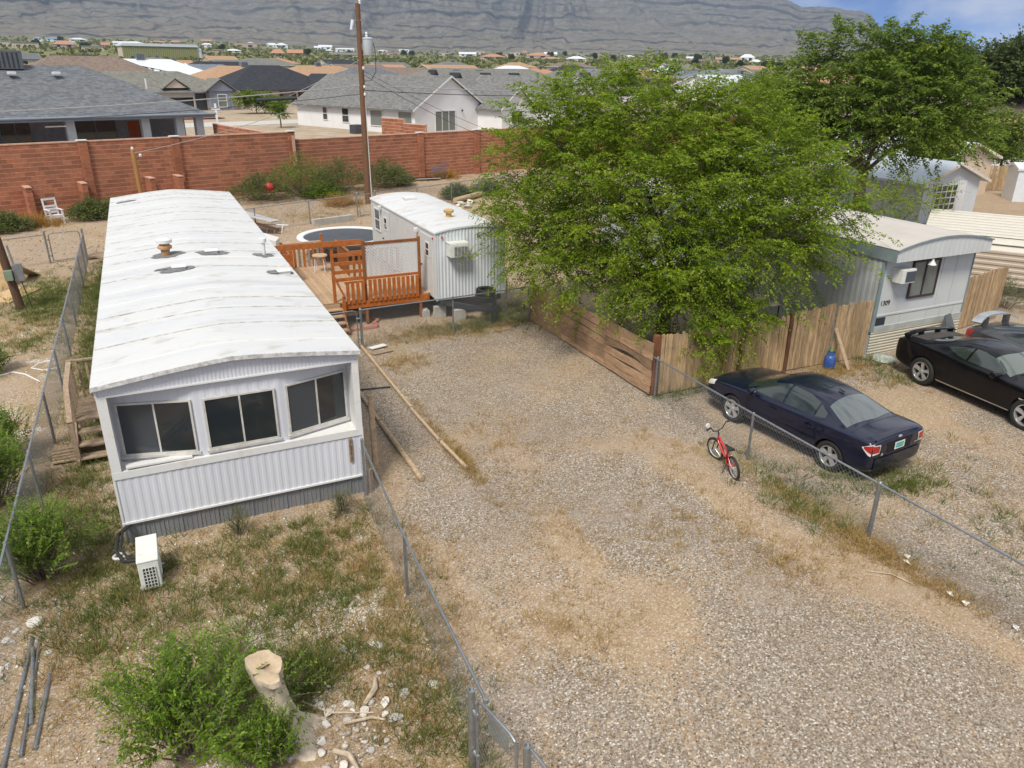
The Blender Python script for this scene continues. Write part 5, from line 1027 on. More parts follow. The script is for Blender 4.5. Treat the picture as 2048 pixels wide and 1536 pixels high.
# ================================================================== UTILITY POLES AND WIRES
pole_wood = MAT('brown utility pole', (.15,.075,.038), .85, var=.35, vs=8, stretch=(5,5,.5), bump=.4)
def utility_pole():
    T = thing('utility_pole', 'tall brown wooden utility pole with a grey transformer in front of the block wall', 'utility pole', (12.17, 46.18, 0)); b = Vector((12.17, 46.18, 0)); t = b+Vector((.05, -.1, 11.0))
    m = MB(); m.tube([b-Vector((0,0,.3)), b.lerp(t, .5), t], [.2, .17, .13], 16); m.build('pole', pole_wood, T, smooth=True)
    q = Vector((12.62, 45.9, 8.35)); m = MB(); m.lathe([(0,0),(.26,.0),(.28,.04),(.28,.82),(.3,.84),(.3,.88),(.2,.93),(0,.94)], 22, tuple(q)); tr = m.build('transformer', MAT('grey transformer', (.50,.53,.55), .45, .2, var=.08), T, smooth=True)
    MB().lathe([(.05,.93),(.08,1.0),(.05,1.06),(.08,1.12),(.04,1.2),(0,1.22)], 10, (q.x-.05, q.y, q.z)).build('bushing', trim_white, tr, smooth=True)
    MB().bar((12.2, 46.05, 8.8), (12.5, 45.95, 8.8), .08, .3).build('bracket', galv, T)
    m = MB(); m.tube([(12.92, 45.85, 9.0), (13.0, 45.8, 8.6), (12.98, 45.8, 7.5), (12.7, 45.95, 7.0), (12.3, 46.1, 7.0)], .02, 6); m.build('riser_cable', dark_metal, T)
    m = MB(); m.lathe([(.05,0),(.07,.05),(.05,.1),(.07,.15),(.03,.22),(0,.23)], 10, (12.32, 46.0, 10.95)); m.build('top_insulator', trim_white, T)
    m = MB(); m.bar((11.85, 46.05, 10.1), (12.6, 45.95, 10.2), .06, .06); m.build('cutout_arm', galv, T); m = MB(); m.tube([(11.88, 46.0, 10.15), (11.75, 46.0, 9.65)], [.1, .08], 8); m.build('fuse_cutout', metal_w, T)
    m = MB(); m.tube([(12.36, 46.05, .1), (12.3, 46.02, 6.5)], .03, 6); m.build('ground_conduit', metal_w, T)
    for z in (6.6, 6.2, 7.6): MB().lathe([(.06,0),(.08,.08),(.05,.16),(0,.17)], 8, (12.3, 45.98, z)).build('insulator', trim_white, T)
utility_pole()
def wire(label, a, b, sag, r=.018, mat=dark_metal):
    a, b = Vector(a), Vector(b); pts = [a.lerp(b, t)-Vector((0, 0, sag*4*t*(1-t))) for t in np.linspace(0, 1, 15)]; m = MB(); m.tube(pts, r, 5, cap=False); tag(m.build('overhead_wire', mat, smooth=True), label, 'wire')
wgrey = MAT('grey cable', (.30,.30,.30), .6)
wire('thick grey cable from the pole toward the upper left edge', (12.17, 46.1, 6.75), (-22, 44.0, 5.4), .45, .03, wgrey)
wire('dark cable just below the thick grey one, left of the pole', (12.17, 46.1, 6.3), (-22, 44.6, 5.2), .6, .016)
wire('grey cable running right from the pole past the white gable', (12.2, 46.1, 6.8), (44, 51, 6.9), .5, .025, wgrey)
wire('dark cable running right from the pole below the grey one', (12.2, 46.1, 6.5), (44, 51.4, 6.6), .5, .022)
wire('high thin wire crossing the mountain left of the pole top', (12.2, 46.1, 11.1), (-40, 44, 11.2), .5, .011, wgrey)
wire('service drop from the pole to the lower right trailer yard', (12.2, 46.1, 7.4), (21, 47, 3.4), .25, .014)
wire('second service drop descending right of the pole', (12.2, 46.1, 7.6), (24, 48, 3.0), .3, .012)
wire('service drop from the pole down to the short post by the left wall', (12.1, 46.1, 6.9), (-.3, 48.4, 3.2), .35, .016, wgrey)
wire('angled grey stay from the transformer down to the lower left cable', (12.3, 46.0, 8.2), (8.0, 46.0, 6.2), .05, .014, wgrey)
m = MB(); m.tube([(6.2, 45.75, 6.02), (8.4, 45.85, 6.1)], .09, 8); tag(m.build('cable_splice', dark_metal, smooth=True), 'black splice case hanging on the cable left of the pole', 'splice case')
T = thing('short_post', 'short ochre wooden service post against the left block wall', 'post', (-.3, 48.6, 0)); m = MB(); m.tube([(-.3, 48.6, -.2), (-.35, 48.55, 3.35)], [.13, .11], 12); m.build('pole', MAT('ochre pole', (.36,.19,.06), .85, var=.3, vs=8, stretch=(4,4,.5)), T, smooth=True)
MB().lathe([(.06,0),(.08,.08),(.05,.16),(0,.17)], 8, (-.35, 48.5, 3.36)).build('insulator', trim_white, T); MB().lathe([(.07,0),(.09,.1),(0,.18)], 8, (.0, 48.4, 3.0)).build('insulator', trim_white, T)
def meter_pole():
    b = Vector((-4.47, 29.5, 0)); t = Vector((-4.95, 29.2, 6.2)); T = thing('meter_pole', 'dark wooden meter pole leaning at the left edge with a green box', 'utility pole', tuple(b))
    m = MB(); m.tube([b-Vector((0,0,.2)), t], [.14, .11], 14); m.build('pole', wood_dark, T, smooth=True)
    p = b.lerp(t, .2); m = MB(); m.box(p.x-.12, p.x+.12, p.y-.3, p.y-.12, p.z-.18, p.z+.16); m.build('meter_box', MAT('green grey box', (.17,.22,.16), .6, var=.15), T, bevel=.01)
    m = MB(); m.box(p.x+.14, p.x+.42, p.y-.16, p.y-.02, p.z-.25, p.z+.35); m.build('breaker_panel', galv, T, bevel=.01)
    m = MB(); m.tube([(p.x+.2, p.y-.1, p.z+.3), (p.x+.13, p.y-.05, p.z+.95)], .03, 8); m.build('conduit', galv, T)
    m = MB(); m.tube([(p.x+.3, p.y-.1, p.z-.2), (p.x+.38, p.y-.15, .5), (p.x+.45, p.y-.2, .05)], .015, 6); m.build('cable', black_rubber, T)
meter_pole()
ply = MAT('plywood', (.52,.36,.19), .8, var=.18, vs=3, stretch=(1,4,1)); 
m = MB(TR(-5.75, 32.6, 0, R(10), R(-14))); m.box(-1.0, .62, 0, .03, 0, 1.75); tag(m.build('plywood_sheet', ply), 'plywood sheet leaning upright behind the meter pole at the left edge', 'plywood')
m = MB(); m.slab([(-5.9,30.9),(-4.9,30.3),(-4.1,32.0),(-5.0,32.5)], .02, .06); tag(m.build('plywood_sheet', ply), 'plywood sheet lying flat in the grass at the foot of the meter pole', 'plywood')
m = MB(TR(-4.75, 33.9, .3, R(-15), R(-25))); m.box(-.2, .25, -1.0, 1.1, 0, .04); tag(m.build('plank', timber), 'grey-brown plank propped up behind the meter pole', 'plank')
m = MB(); m.box(-6.4,-5.7,33.6,34.1,.9,1.3); tag(m.build('blue_box', MAT('blue grey box', (.10,.15,.22), .6), bevel=.02), 'blue-grey box at the left edge behind the leaning plywood', 'box')
for i, (x, y, rz) in enumerate(((-2.4, 36.6, .1), (-2.0, 35.8, .8))):
    m = MB(TR(x, y, .12+.1*i, rz, .2)); m.box(-.35, .35, -.2, .2, 0, .08); tag(m.build('scrap_board', wood_grey), ('grey scrap panel by the far fence corner post', 'tilted pale scrap panel next to the far fence corner, nearer the home')[i], 'board')

def on_terr(pts, dz): return [(x, y, float(terrain_z(np.array([x*1.]), np.array([y*1.]))[0])+dz) for x, y in pts]
m = MB(); P = [(1, 84), (22, 90), (24, 96), (0, 90)]; q = on_terr(P, .06); m.add(q+[(x, y, z-.3) for x, y, z in q], [(0,1,2,3),(4,5,1,0),(5,6,2,1),(6,7,3,2),(7,4,0,3)]); tag(m.build('street', MAT('pale concrete street', (.46,.44,.41), .9, var=.12)), None, None, kind='structure')
m = MB(); q = on_terr([(6.5+3.2*math.cos(t), 99+1.6*math.sin(t)) for t in np.linspace(0, 6.28, 17)[:-1]], .12); m.add(q, [tuple(range(16))]); tag(m.build('flower_bed', MAT('red lava rock', (.20,.07,.045), .95, var=.3, vs=3)), 'red lava-rock bed across the street by the garage house', 'flower bed')
z = 1.95; T = thing('white_cross', 'white wooden cross standing by the street beyond the left wall', 'cross', (8.2, 93, z)); MB().box(8.1, 8.32, 92.95, 93.05, z-.2, z+2.0).build('upright', lattice_w, T); MB().box(7.75, 8.67, 92.93, 93.07, z+1.35, z+1.55).build('crossbar', lattice_w, T)
# ================================================================== NEIGHBOURING MOBILE HOMES
wall_1309 = MAT('pale grey green siding', (.54,.56,.55), .6, var=.05, vs=1.2, dirt=(.42,.36,.28), damt=.35, ds=.9, stretch=(1,1,.5)); side_1309 = MAT('grey rib siding', (.42,.43,.43), .6, var=.07)
trim_gn = MAT('grey green trim', (.20,.25,.26), .6, var=.12); roof_tan = MAT('pale tan roof coating', (.47,.44,.41), .85, var=.10, vs=.8, dirt=(.45,.38,.32), damt=.4, ds=.5)
def text_part(body, size, M, mat, parent, name='house_number', ext=.004):
    cu = bpy.data.curves.new(name, 'FONT'); cu.body = body; cu.size = size; cu.extrude = ext; me = cv_mesh(cu); me.materials.append(mat); me.transform(M); o = bpy.data.objects.new(name, me); link(o, parent); return o
def home_1309():
    X0, X1, Y0, Y1 = 18.45, 22.35, 14.45, 29.5; T = thing('mobile_home', 'pale grey-green mobile home with arched overhanging roof, numbered 1309', 'mobile home', (20.4, 21, 0))
    rz = lambda x: 3.2+.26*math.sin(math.pi*min(max((x-18.4)/4.05, 0), 1))**.85
    MB().box(X0, X1, Y0, Y1, .72, 3.0).build('wall', wall_1309, T); m = MB(); corr(m, (X0-.006, Y1), (X0-.006, Y0+.05), .72, 3.0, .2, .01); m.build('side_siding', side_1309, T)
    m = MB(); corr(m, (18.42, 14.05), (22.4, 14.05), 2.86, lambda s: rz(18.42+s)-.01, .2, .006, .6); m.build('arched_fascia', wall_1309, T); MB().prism([(18.42, 2.86), (22.4, 2.86)]+[(22.4-.398*i, rz(22.4-.398*i)-.02) for i in range(11)], 14.056, 14.5).build('soffit', side_1309, T)
    m = MB()
    for b in range(16): xa, xb = 18.4+4.02*b/16, 18.4+4.02*(b+1)/16; m.bar((xa, 14.03, rz(xa)-.01), (xb, 14.03, rz(xb)-.01), .05, .04)
    m.build('fascia_edge', trim_gn, T)
    ys = np.linspace(14.03, Y1, 12); xs = [18.4+4.02*b/18 for b in range(19)]
    for ya, yb in zip(ys, ys[1:]): m = MB(); m.add([p for x in xs for p in ((x, ya, rz(x)+.012), (x, yb-.01, rz(x)+.015))], [(2*b, 2*b+2, 2*b+3, 2*b+1) for b in range(18)]); m.build('roof_panel', roof_tan, T, smooth=True)
    MB().box(18.39, 18.43, 14.05, Y1, 2.86, 3.19).build('eave_band', trim_gn, T); MB().box(X0-.03, X0+.1, Y0-.025, Y0+.02, .72, 2.86).build('corner_trim', trim_gn, T); MB().box(X1-.03, X1+.02, Y0-.02, Y0+.02, .72, 2.86).build('corner_trim', trim_gn, T)
    MB().box(X0+.1, X1, Y0-.02, Y0-.002, 1.17, 1.22).build('trim_strip', wall_1309, T); MB().box(X0+.1, X1, Y0-.03, Y0-.002, .70, .86).build('bottom_trim', MAT('grey base band', (.40,.42,.41), .6), T)
    for x in (19.55, 20.7, 21.3, 21.9): MB().box(x, x+.018, Y0-.008, Y0-.001, .9, 1.16).build('panel_joint', side_1309, T)
    for x in (21.0, 21.6): MB().box(x, x+.014, Y0-.007, Y0-.001, 1.23, 2.85).build('panel_joint', side_1309, T)
    m = MB(); hcorr(m, (X0, Y0-.01), (X1, Y0-.01), -.1, .70, .085, .018); m.build('ribbed_skirt', MAT('cream skirting', (.52,.49,.40), .6, var=.08), T); MB().box(X0+.02, X1-.02, Y0+.03, Y1, -.1, .71).build('skirt', side_1309, T)
    window(T, (19.66, Y0-.005), (20.82, Y0-.005), 1.6, 2.73, trim_dk, pale_glass, .06, .05, 2, 1, .05)
    a = MB().box(18.86, 19.4, Y0-.36, Y0-.005, 2.2, 2.6).build('air_conditioner', cond_w, T, bevel=.012); MB().box(19.0, 19.38, Y0-.37, Y0-.361, 2.24, 2.54).build('grille', MAT('dark grille', (.06,.07,.09), .5), a)
    m = MB(); m.lathe([(.03,.12),(.04,.05),(.12,-.06),(.1,-.06),(.02,.04)], 14, (20.0, Y0-.35, 2.72)); m.build('flood_lamp', trim_white, T, smooth=True)
    text_part('1309', .2, TR(18.62, Y0-.012, 1.5, 0, math.pi/2), MAT('black numerals', (.02,.02,.02), .5), T); MB().box(18.58, 18.95, Y0-.02, Y0-.004, .90, 1.13).build('dark_plaque', MAT('black plaque', (.03,.04,.05), .5), T)
home_1309()
blue_roof = MAT('pale blue metal roof', (.48,.54,.60), .45, .2, var=.05); blue_side = MAT('pale blue siding', (.54,.57,.60), .6, var=.05, stretch=(1,1,.4)); cream_trim = MAT('cream trim', (.62,.56,.47), .6)
T, M = house('mobile_home', 'pale blue-grey mobile home with a low gabled metal roof behind the 1309 home', (38.4, 28.5), 0, 4.5, 15, .2, 2.25, 3.1, 'gy', blue_side, blue_roof, cream_trim, .5, wins=(('f', .9, 2.7, .6, 2.05, 4, 4),), fr=lattice_w, cat='mobile home')
MB().box(41.15, 41.75, 28.44, 28.49, .5, 2.2).build('shutter', lattice_w, T); m = MB(); m.box(39.9, 40.3, 33, 33.5, 3.0, 3.25); m.build('roof_vent', trim_b, T, bevel=.03)
for b in range(6): MB().box(38.36, 38.39, 28.6+b*2.4, 28.66+b*2.4, -.1, 2.2).build('wall_batten', blue_side, T)
T, M = house('mobile_home', 'cream mobile home with a white gabled roof, farther right', (48.3, 34.6), 0, 4.6, 14, .1, 2.55, 3.35, 'gy', MAT('peach siding', (.60,.48,.37), .7, var=.06), metal_w, cream_trim, .5, wins=(('f', .5, 1.2, 1.2, 2.2, 1, 1),), cat='mobile home')
house('bungalow', 'white-walled house with an orange-brown roof at the right edge', (60, 44.5), -28, 15, 9, .2, 2.7, 4.3, 'gx', stucco_w, sh_tan, trim_dk, .5, wins=(('f', 5, 6.5, 1.2, 2.2, 2, 1),))
house('bungalow', 'grey-brown roofed house behind the orange-roofed one at the right edge', (66, 54), -28, 16, 9, .3, 3.4, 5.4, 'gx', stucco_t, sh_brown, trim_dk, .5)
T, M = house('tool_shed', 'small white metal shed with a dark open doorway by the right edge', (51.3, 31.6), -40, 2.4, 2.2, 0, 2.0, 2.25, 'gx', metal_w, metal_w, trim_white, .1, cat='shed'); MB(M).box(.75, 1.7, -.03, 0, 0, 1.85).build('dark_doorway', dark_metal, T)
picket_fence('slat_fence', 'dark slatted fence beside the cream mobile home', (53.5, 36.5), (58, 33.5), 1.7, .16, seed=8)
def carport():
    T = thing('metal_carport', 'low cream metal carport with horizontal ribs beside the 1309 home', 'carport', (29, 17, 0)); cr = MAT('cream ribbed metal', (.52,.49,.43), .5, var=.05); tn = MAT('tan ribbed metal', (.42,.35,.275), .55, var=.06)
    d = Vector((.56, -.83, 0)); n = Vector((.83, .56, 0)); a = Vector((26.6, 19.4, 0)); ln = 8.0; b = a+d*ln
    m = MB(); hcorr(m, (a.x, a.y), (b.x, b.y), .45, 1.72, .2, .03); m.build('side_panel', tn, T)
    prof = [(0, 1.72), (.12, 1.95), (.45, 2.15)]+[(.45+.33*i, 2.15+.05*i) for i in range(1, 9)]
    for (s0, z0), (s1, z1) in zip(prof, prof[1:]):
        p = [a+n*s0+Vector((0,0,z0)), b+n*s0+Vector((0,0,z0)), b+n*s1+Vector((0,0,z1)), a+n*s1+Vector((0,0,z1))]; m = MB(); m.quad(*p)
        q = [a+n*(s1-.05)+Vector((0,0,z1+.03)), b+n*(s1-.05)+Vector((0,0,z1+.03)), b+n*s1+Vector((0,0,z1)), a+n*s1+Vector((0,0,z1)), a+n*(s1-.1)+Vector((0,0,z1-.008)), b+n*(s1-.1)+Vector((0,0,z1-.008))]; m.quad(q[0], q[1], q[2], q[3]); m.quad(q[4], q[5], q[1], q[0]); m.build('roof_panel', cr, T)
    for t in (.1, ln/3, 2*ln/3, ln-.1):
        for s in (.06, 3.0): p = a+d*t+n*s; m = MB(); m.box(p.x-.03, p.x+.03, p.y-.03, p.y+.03, -.1, 1.75 if s < 1 else 2.5); m.build('post', lattice_w, T)
carport()
chair_mat = MAT('grey plastic', (.10,.11,.12), .6)
m = MB(TR(21.55, 14.0, 0, R(12))); m.add([(-.22,.0,.0),(.22,.0,.0),(.24,.05,.45),(-.24,.05,.45),(-.2,.28,.95),(.2,.28,.95),(-.22,.35,.0),(.22,.35,.0)], [(0,1,2,3),(3,2,5,4),(1,7,5,2),(0,3,4,6),(6,4,5,7),(0,6,7,1)]); tag(m.build('folded_chair', chair_mat), 'dark folded chair leaning on the ribbed skirting between the coupes', 'chair')

# ================================================================== VEHICLES
from mathutils.bvhtree import BVHTree
def paint(name, col, rough=.28, fl=.0, coat=.8, sp_=.3):
    m, t, b = newmat(name); N = t.nodes.new; K = t.links.new; tc = N('ShaderNodeTexCoord'); n = N('ShaderNodeTexNoise'); n.inputs['Scale'].default_value = 3; n.inputs['Detail'].default_value = 7; K(tc.outputs['Object'], n.inputs['Vector'])
    mx = N('ShaderNodeMixRGB'); r = N('ShaderNodeMapRange'); r.inputs['From Min'].default_value = .45; r.inputs['From Max'].default_value = .8; r.inputs['To Max'].default_value = .018; K(n.outputs['Fac'], r.inputs['Value']); K(r.outputs[0], mx.inputs[0])
    mx.inputs[1].default_value = (*col, 1); mx.inputs[2].default_value = (.22,.18,.14, 1); K(mx.outputs[0], b.inputs['Base Color']); b.inputs['Roughness'].default_value = rough; b.inputs['Metallic'].default_value = fl
    b.inputs['Coat Weight'].default_value = coat; b.inputs['Coat Roughness'].default_value = .03; b.inputs['Specular IOR Level'].default_value = sp_; return m
chrome = MAT('polished alloy', (.62,.63,.65), .28, .7, var=.05); car_glass = GLASS('car glass', (.022,.03,.03), .04, .8); seam_blk = MAT('panel gap', (.004,.004,.005), .8); arch_blk = MAT('wheel well', (.008,.008,.008), .9)
def ring(y, W, zb, zs, zt, tw=None, dy=0):
    if tw: up = [(W*.905, zs+.03), (tw, zt-.085), (tw*.62, zt-.018), (0, zt)]
    else: up = [(W*.90, zs+.012), (W*.70, zs+.62*(zt-zs)), (W*.38, zs+.92*(zt-zs)), (0, zt)]
    half = [(0, zb), (W*.80, zb), (W*.955, zb+.09), (W*.985, zb+.16), (W, zb+(zs-zb)*.6), (W*.985, zs-.06), (W*.965, zs-.012)]+up
    return [(x, y, z) for x, z in half]+[(-x, y, z) for x, z in half[-2:0:-1]]
def car(name, label, loc, rz, st, wheels, wr, mats, glass, extras, tyre_w=.22, rimf=None):
    T = thing(name, label, 'car', (*loc, 0), rz); body_m, rim_m = mats
    rings = [ring(*s) for s in st]; n = len(rings[0]); vs = [p for r_ in rings for p in r_]; k = len(rings)
    fs = [(i*n+j, i*n+(j+1) % n, (i+1)*n+(j+1) % n, (i+1)*n+j) for i in range(k-1) for j in range(n)]+[tuple(range(n-1,-1,-1)), tuple(range((k-1)*n, k*n))]
    me = bpy.data.meshes.new('body'); me.from_pydata(vs, [], fs); me.update(); o = bpy.data.objects.new('body', me); C.objects.link(o)
    bm = bmesh.new(); bm.from_mesh(me); bmesh.ops.recalc_face_normals(bm, faces=bm.faces); bm.to_mesh(me); bm.free()
    s = o.modifiers.new('s', 'SUBSURF'); s.levels = 3; s.render_levels = 3
    cut = MB()
    for x, y in wheels:
        if x > 0: cut.lathe([(wr+.055, -1.4), (wr+.055, 1.4)], 40, (0, y, wr-.01), 'x')
    cm = bpy.data.meshes.new('cut'); cm.from_pydata(cut.v, [], cut.f); cm.update(); co = bpy.data.objects.new('cut', cm); C.objects.link(co)
    me.materials.append(body_m); me.materials.append(arch_blk); cm.materials.append(arch_blk)
    dg = bpy.context.evaluated_depsgraph_get(); dg.update(); ev = o.evaluated_get(dg).to_mesh(); bv = BVHTree.FromPolygons([v.co.copy() for v in ev.vertices], [tuple(p.vertices) for p in ev.polygons]); o.evaluated_get(dg).to_mesh_clear()
    b = o.modifiers.new('b', 'BOOLEAN'); b.operation = 'DIFFERENCE'; b.object = co; b.solver = 'EXACT'; b.material_mode = 'TRANSFER' if hasattr(b, 'material_mode') else b.solver and 'INDEX'
    dg = bpy.context.evaluated_depsgraph_get(); dg.update(); fin = bpy.data.meshes.new_from_object(o.evaluated_get(dg)); fin.name = 'body'
    bpy.data.objects.remove(o, do_unlink=True); bpy.data.objects.remove(co, do_unlink=True)
    fin.polygons.foreach_set('use_smooth', [True]*len(fin.polygons)); fin.set_sharp_from_angle(angle=R(50)); bo = bpy.data.objects.new('body', fin); link(bo, T, True)
    MB().box(-.72, .72, -1.9, 1.9, .22, .5).build('underbody', arch_blk, T, local=True)
    def hit(ax, sg, a, b_):
        if ax == 'x': org, d = Vector((sg*3, a, b_)), Vector((-sg, 0, 0))
        elif ax == 'z': org, d = Vector((a, b_, 4)), Vector((0, 0, -1))
        else: org, d = Vector((a, sg*4, b_)), Vector((0, -sg, 0))
        h = bv.ray_cast(org, d); return h
    def strip(nm, top, bot, ax, sg, mat, off=.006, nu=None, nv=6, parent=None, label=None):
        P = []; res = 14
        def samp(pl, t):
            L_ = [0]
            for p, q in zip(pl, pl[1:]): L_.append(L_[-1]+math.hypot(q[0]-p[0], q[1]-p[1]))
            d = t*L_[-1]
            for i in range(len(pl)-1):
                if d <= L_[i+1]+1e-9: f = (d-L_[i])/max(L_[i+1]-L_[i], 1e-9); return (pl[i][0]+(pl[i+1][0]-pl[i][0])*f, pl[i][1]+(pl[i+1][1]-pl[i][1])*f)
            return pl[-1]
        nu = nu or res
        for j in range(nv+1):
            for i in range(nu+1):
                a, b2 = samp(top, i/nu), samp(bot, i/nu); f = j/nv; q = (a[0]+(b2[0]-a[0])*f, a[1]+(b2[1]-a[1])*f); h = hit(ax, sg, *q)
                if h[0] is None: return None
                nn = h[1] if h[1].dot(Vector(((sg,0,0) if ax == 'x' else (0,0,1) if ax == 'z' else (0,sg,0)))) > 0 else -h[1]; P.append(tuple(h[0]+nn*off))
        m = MB(); q = nu+1; m.add(P, [(j*q+i, j*q+i+1, (j+1)*q+i+1, (j+1)*q+i) for j in range(nv) for i in range(nu)]); return m.build(nm, mat, parent or T, smooth=True, local=True, sharp=80, label=label)
    for g in glass:
        nm, ax, top, bot = g[:4]
        if ax == 'x':
            for sg in (1, -1): strip(nm, top, bot, 'x', sg, g[4] if len(g) > 4 else car_glass)
        else: strip(nm, top, bot, ax, g[5] if len(g) > 5 else 1, g[4] if len(g) > 4 else car_glass)
    for x, y in wheels:
        sg = 1 if x > 0 else -1; c = (x, y, wr); w = tyre_w; m = MB(); m.lathe([(wr*.66,-w*.42),(wr*.74,-w/2),(wr*.93,-w*.47),(wr,-w*.33),(wr,w*.33),(wr*.93,w*.47),(wr*.74,w/2),(wr*.66,w*.42),(wr*.64,w*.3),(wr*.64,-w*.3),(wr*.66,-w*.42)], 36, c, 'x'); wh = m.build('wheel', black_rubber, T, smooth=True, local=True)
        m = MB(); xo = sg*w*.40; rr_ = wr*.68
        m.lathe([(rr_*1.0, xo*.7), (rr_*1.02, xo*1.1), (rr_*.93, xo*1.1), (rr_*.9, xo*.2), (rr_*.3, -xo*.1), (0, -xo*.1)], 36, c, 'x', False); rim = m.build('rim', rim_m, wh, smooth=True, local=True)
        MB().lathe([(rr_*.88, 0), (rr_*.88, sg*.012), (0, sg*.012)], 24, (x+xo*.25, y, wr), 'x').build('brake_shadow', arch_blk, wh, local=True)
        for i in range(5):
            a = 2*math.pi*i/5+.3; ca, sa = math.cos(a), math.sin(a); m = MB()
            def pt(r_, t, xx): return (x+xx, y+r_*ca-t*sa, wr+r_*sa+t*ca)
            wi, wo = (rimf or (.03, .05)); m.add([pt(rr_*.12, -wi, xo*.95), pt(rr_*.12, wi, xo*.95), pt(rr_*.97, wo, xo*1.0), pt(rr_*.97, -wo, xo*1.0), pt(rr_*.12, -wi*1.2, xo*.5), pt(rr_*.12, wi*1.2, xo*.5), pt(rr_*.97, wo*1.15, xo*.6), pt(rr_*.97, -wo*1.15, xo*.6)], [(0,1,2,3),(4,7,6,5),(0,4,5,1),(1,5,6,2),(2,6,7,3),(3,7,4,0)]); m.build('spoke', rim_m, rim, local=True)
        MB().lathe([(rr_*.2, xo*.9), (rr_*.2, xo*1.06), (0, xo*1.1)], 14, c, 'x').build('hub_cap', rim_m, rim, smooth=True, local=True)
    extras(T, strip, hit); return T
navy = paint('dark navy paint', (.0022,.005,.022)); black_p = paint('black paint', (.0022,.0026,.005), .3, 0, .45, .15); grey_p = paint('graphite paint', (.075,.078,.085), .3, .5); silver_p = paint('silver paint', (.42,.44,.47), .3, .5)
red_lens = MAT('red tail lens', (.35,.015,.015), .15, coat=.5); clear_lens = MAT('clear lens', (.62,.60,.58), .15, coat=.5)
SED = [(-2.28,.74,.40,.84,.90),(-2.25,.86,.30,.98,1.03),(-2.06,.895,.22,1.00,1.085),(-1.72,.91,.20,1.0,1.115),(-1.60,.91,.20,.995,1.13),(-1.0,.915,.2,.98,1.375,.62),(-.55,.915,.2,.965,1.425,.64),(.05,.915,.2,.95,1.435,.65),(.42,.915,.2,.94,1.40,.63),(1.16,.91,.2,.925,1.02),(1.35,.905,.2,.91,.995),(1.8,.89,.2,.87,.935),(2.15,.86,.22,.80,.86),(2.36,.78,.25,.70,.75),(2.42,.66,.33,.60,.64)]
def sed_x(T, strip, hit):
    for sg in (1, -1):
        strip('tail_light', [(-2.06,.86),(-2.2,.94),(-2.24,.95)], [(-2.06,.85),(-2.2,.72),(-2.24,.70)], 'x', sg, clear_lens, .008)
        strip('tail_light_red', [(sg*.80,.93),(sg*.60,.92)], [(sg*.80,.72),(sg*.62,.74)], 'y', -1, clear_lens, .008)
        strip('tail_light_red', [(sg*.80,.918),(sg*.625,.905)], [(sg*.80,.765),(sg*.635,.765)], 'y', -1, red_lens, .012)
        strip('tail_light_red', [(-2.10,.88),(-2.24,.935)], [(-2.10,.84),(-2.24,.76)], 'x', sg, red_lens, .012)
        strip('head_light', [(2.0,.83),(2.25,.76)], [(2.02,.72),(2.28,.64)], 'x', sg, clear_lens, .008)
        for y0 in (.92, -.02, -1.0): strip('door_seam', [(y0-.007,.93 if y0 > -.9 else .95),(y0+.007,.93 if y0 > -.9 else .95)], [(y0-.004 if y0 > -.9 else y0+.25,.30 if y0 > -.9 else .45),(y0+.004 if y0 > -.9 else y0+.258,.30 if y0 > -.9 else .45)], 'x', sg, seam_blk, .003, 2, 10)
        strip('door_trim', [(.95,.56),(-1.0,.58)], [(.95,.52),(-1.0,.54)], 'x', sg, navy, .012)
        for y0 in (.1, -.85): strip('door_handle', [(y0,.83),(y0+.2,.83)], [(y0,.79),(y0+.2,.79)], 'x', sg, navy, .03)
        m = MB(); m.lathe([(0,-.1),(.07,-.08),(.09,0),(.07,.09),(0,.1)], 12, (sg*1.0, .78, 1.02), 'x'); m.build('wing_mirror', navy, T, smooth=True, local=True)
    strip('rear_bumper', [(-.72,.63),(.72,.63)], [(-.72,.36),(.72,.36)], 'y', -1, navy, .018)
    strip('plate_recess', [(-.42,.92),(.42,.92)], [(-.36,.68),(.36,.68)], 'y', -1, seam_blk, .004); p = strip('licence_plate', [(-.16,.88),(.16,.88)], [(-.16,.72),(.16,.72)], 'y', -1, MAT('plate white', (.62,.68,.62), .4), .014)
    strip('plate_field', [(-.12,.85),(.12,.85)], [(-.12,.75),(.12,.75)], 'y', -1, MAT('plate teal', (.03,.38,.42), .4), .018, parent=p)
    for i in range(5): strip('plate_digit', [(-.09+.04*i,.82),(-.075+.04*i,.82)], [(-.09+.04*i,.78),(-.075+.04*i,.78)], 'y', -1, MAT('plate mark', (.55,.5,.1), .4), .021, 1, 1, p)
    strip('badge', [(-.06,.985),(0,.995),(.06,.985)], [(-.06,.965),(0,.955),(.06,.965)], 'y', -1, chrome, .012); strip('trunk_emblem', [(-.56,.73),(-.50,.73)], [(-.56,.67),(-.50,.67)], 'y', -1, chrome, .01); strip('trunk_script', [(.5,.75),(.62,.75)], [(.5,.73),(.62,.73)], 'y', -1, chrome, .01)
    strip('trunk_seam', [(-.72,-1.74),(.72,-1.74)], [(-.72,-1.75),(.72,-1.75)], 'z', 1, seam_blk, .002, 14, 1); strip('trunk_lip', [(-.70,-2.18),(.70,-2.18)], [(-.70,-2.22),(.70,-2.22)], 'z', 1, navy, .03, 14, 2)
    strip('sunroof', [(-.42,.05),(.42,.05)], [(-.42,-.55),(.42,-.55)], 'z', 1, navy, .004); strip('antenna_base', [(-.03,-.72),(.03,-.72)], [(-.04,-.86),(.04,-.86)], 'z', 1, seam_blk, .03)
    strip('number_sticker', [(.50,.64),(.56,.64)], [(.50,.6),(.56,.6)], 'y', -1, chrome, .01) if False else None
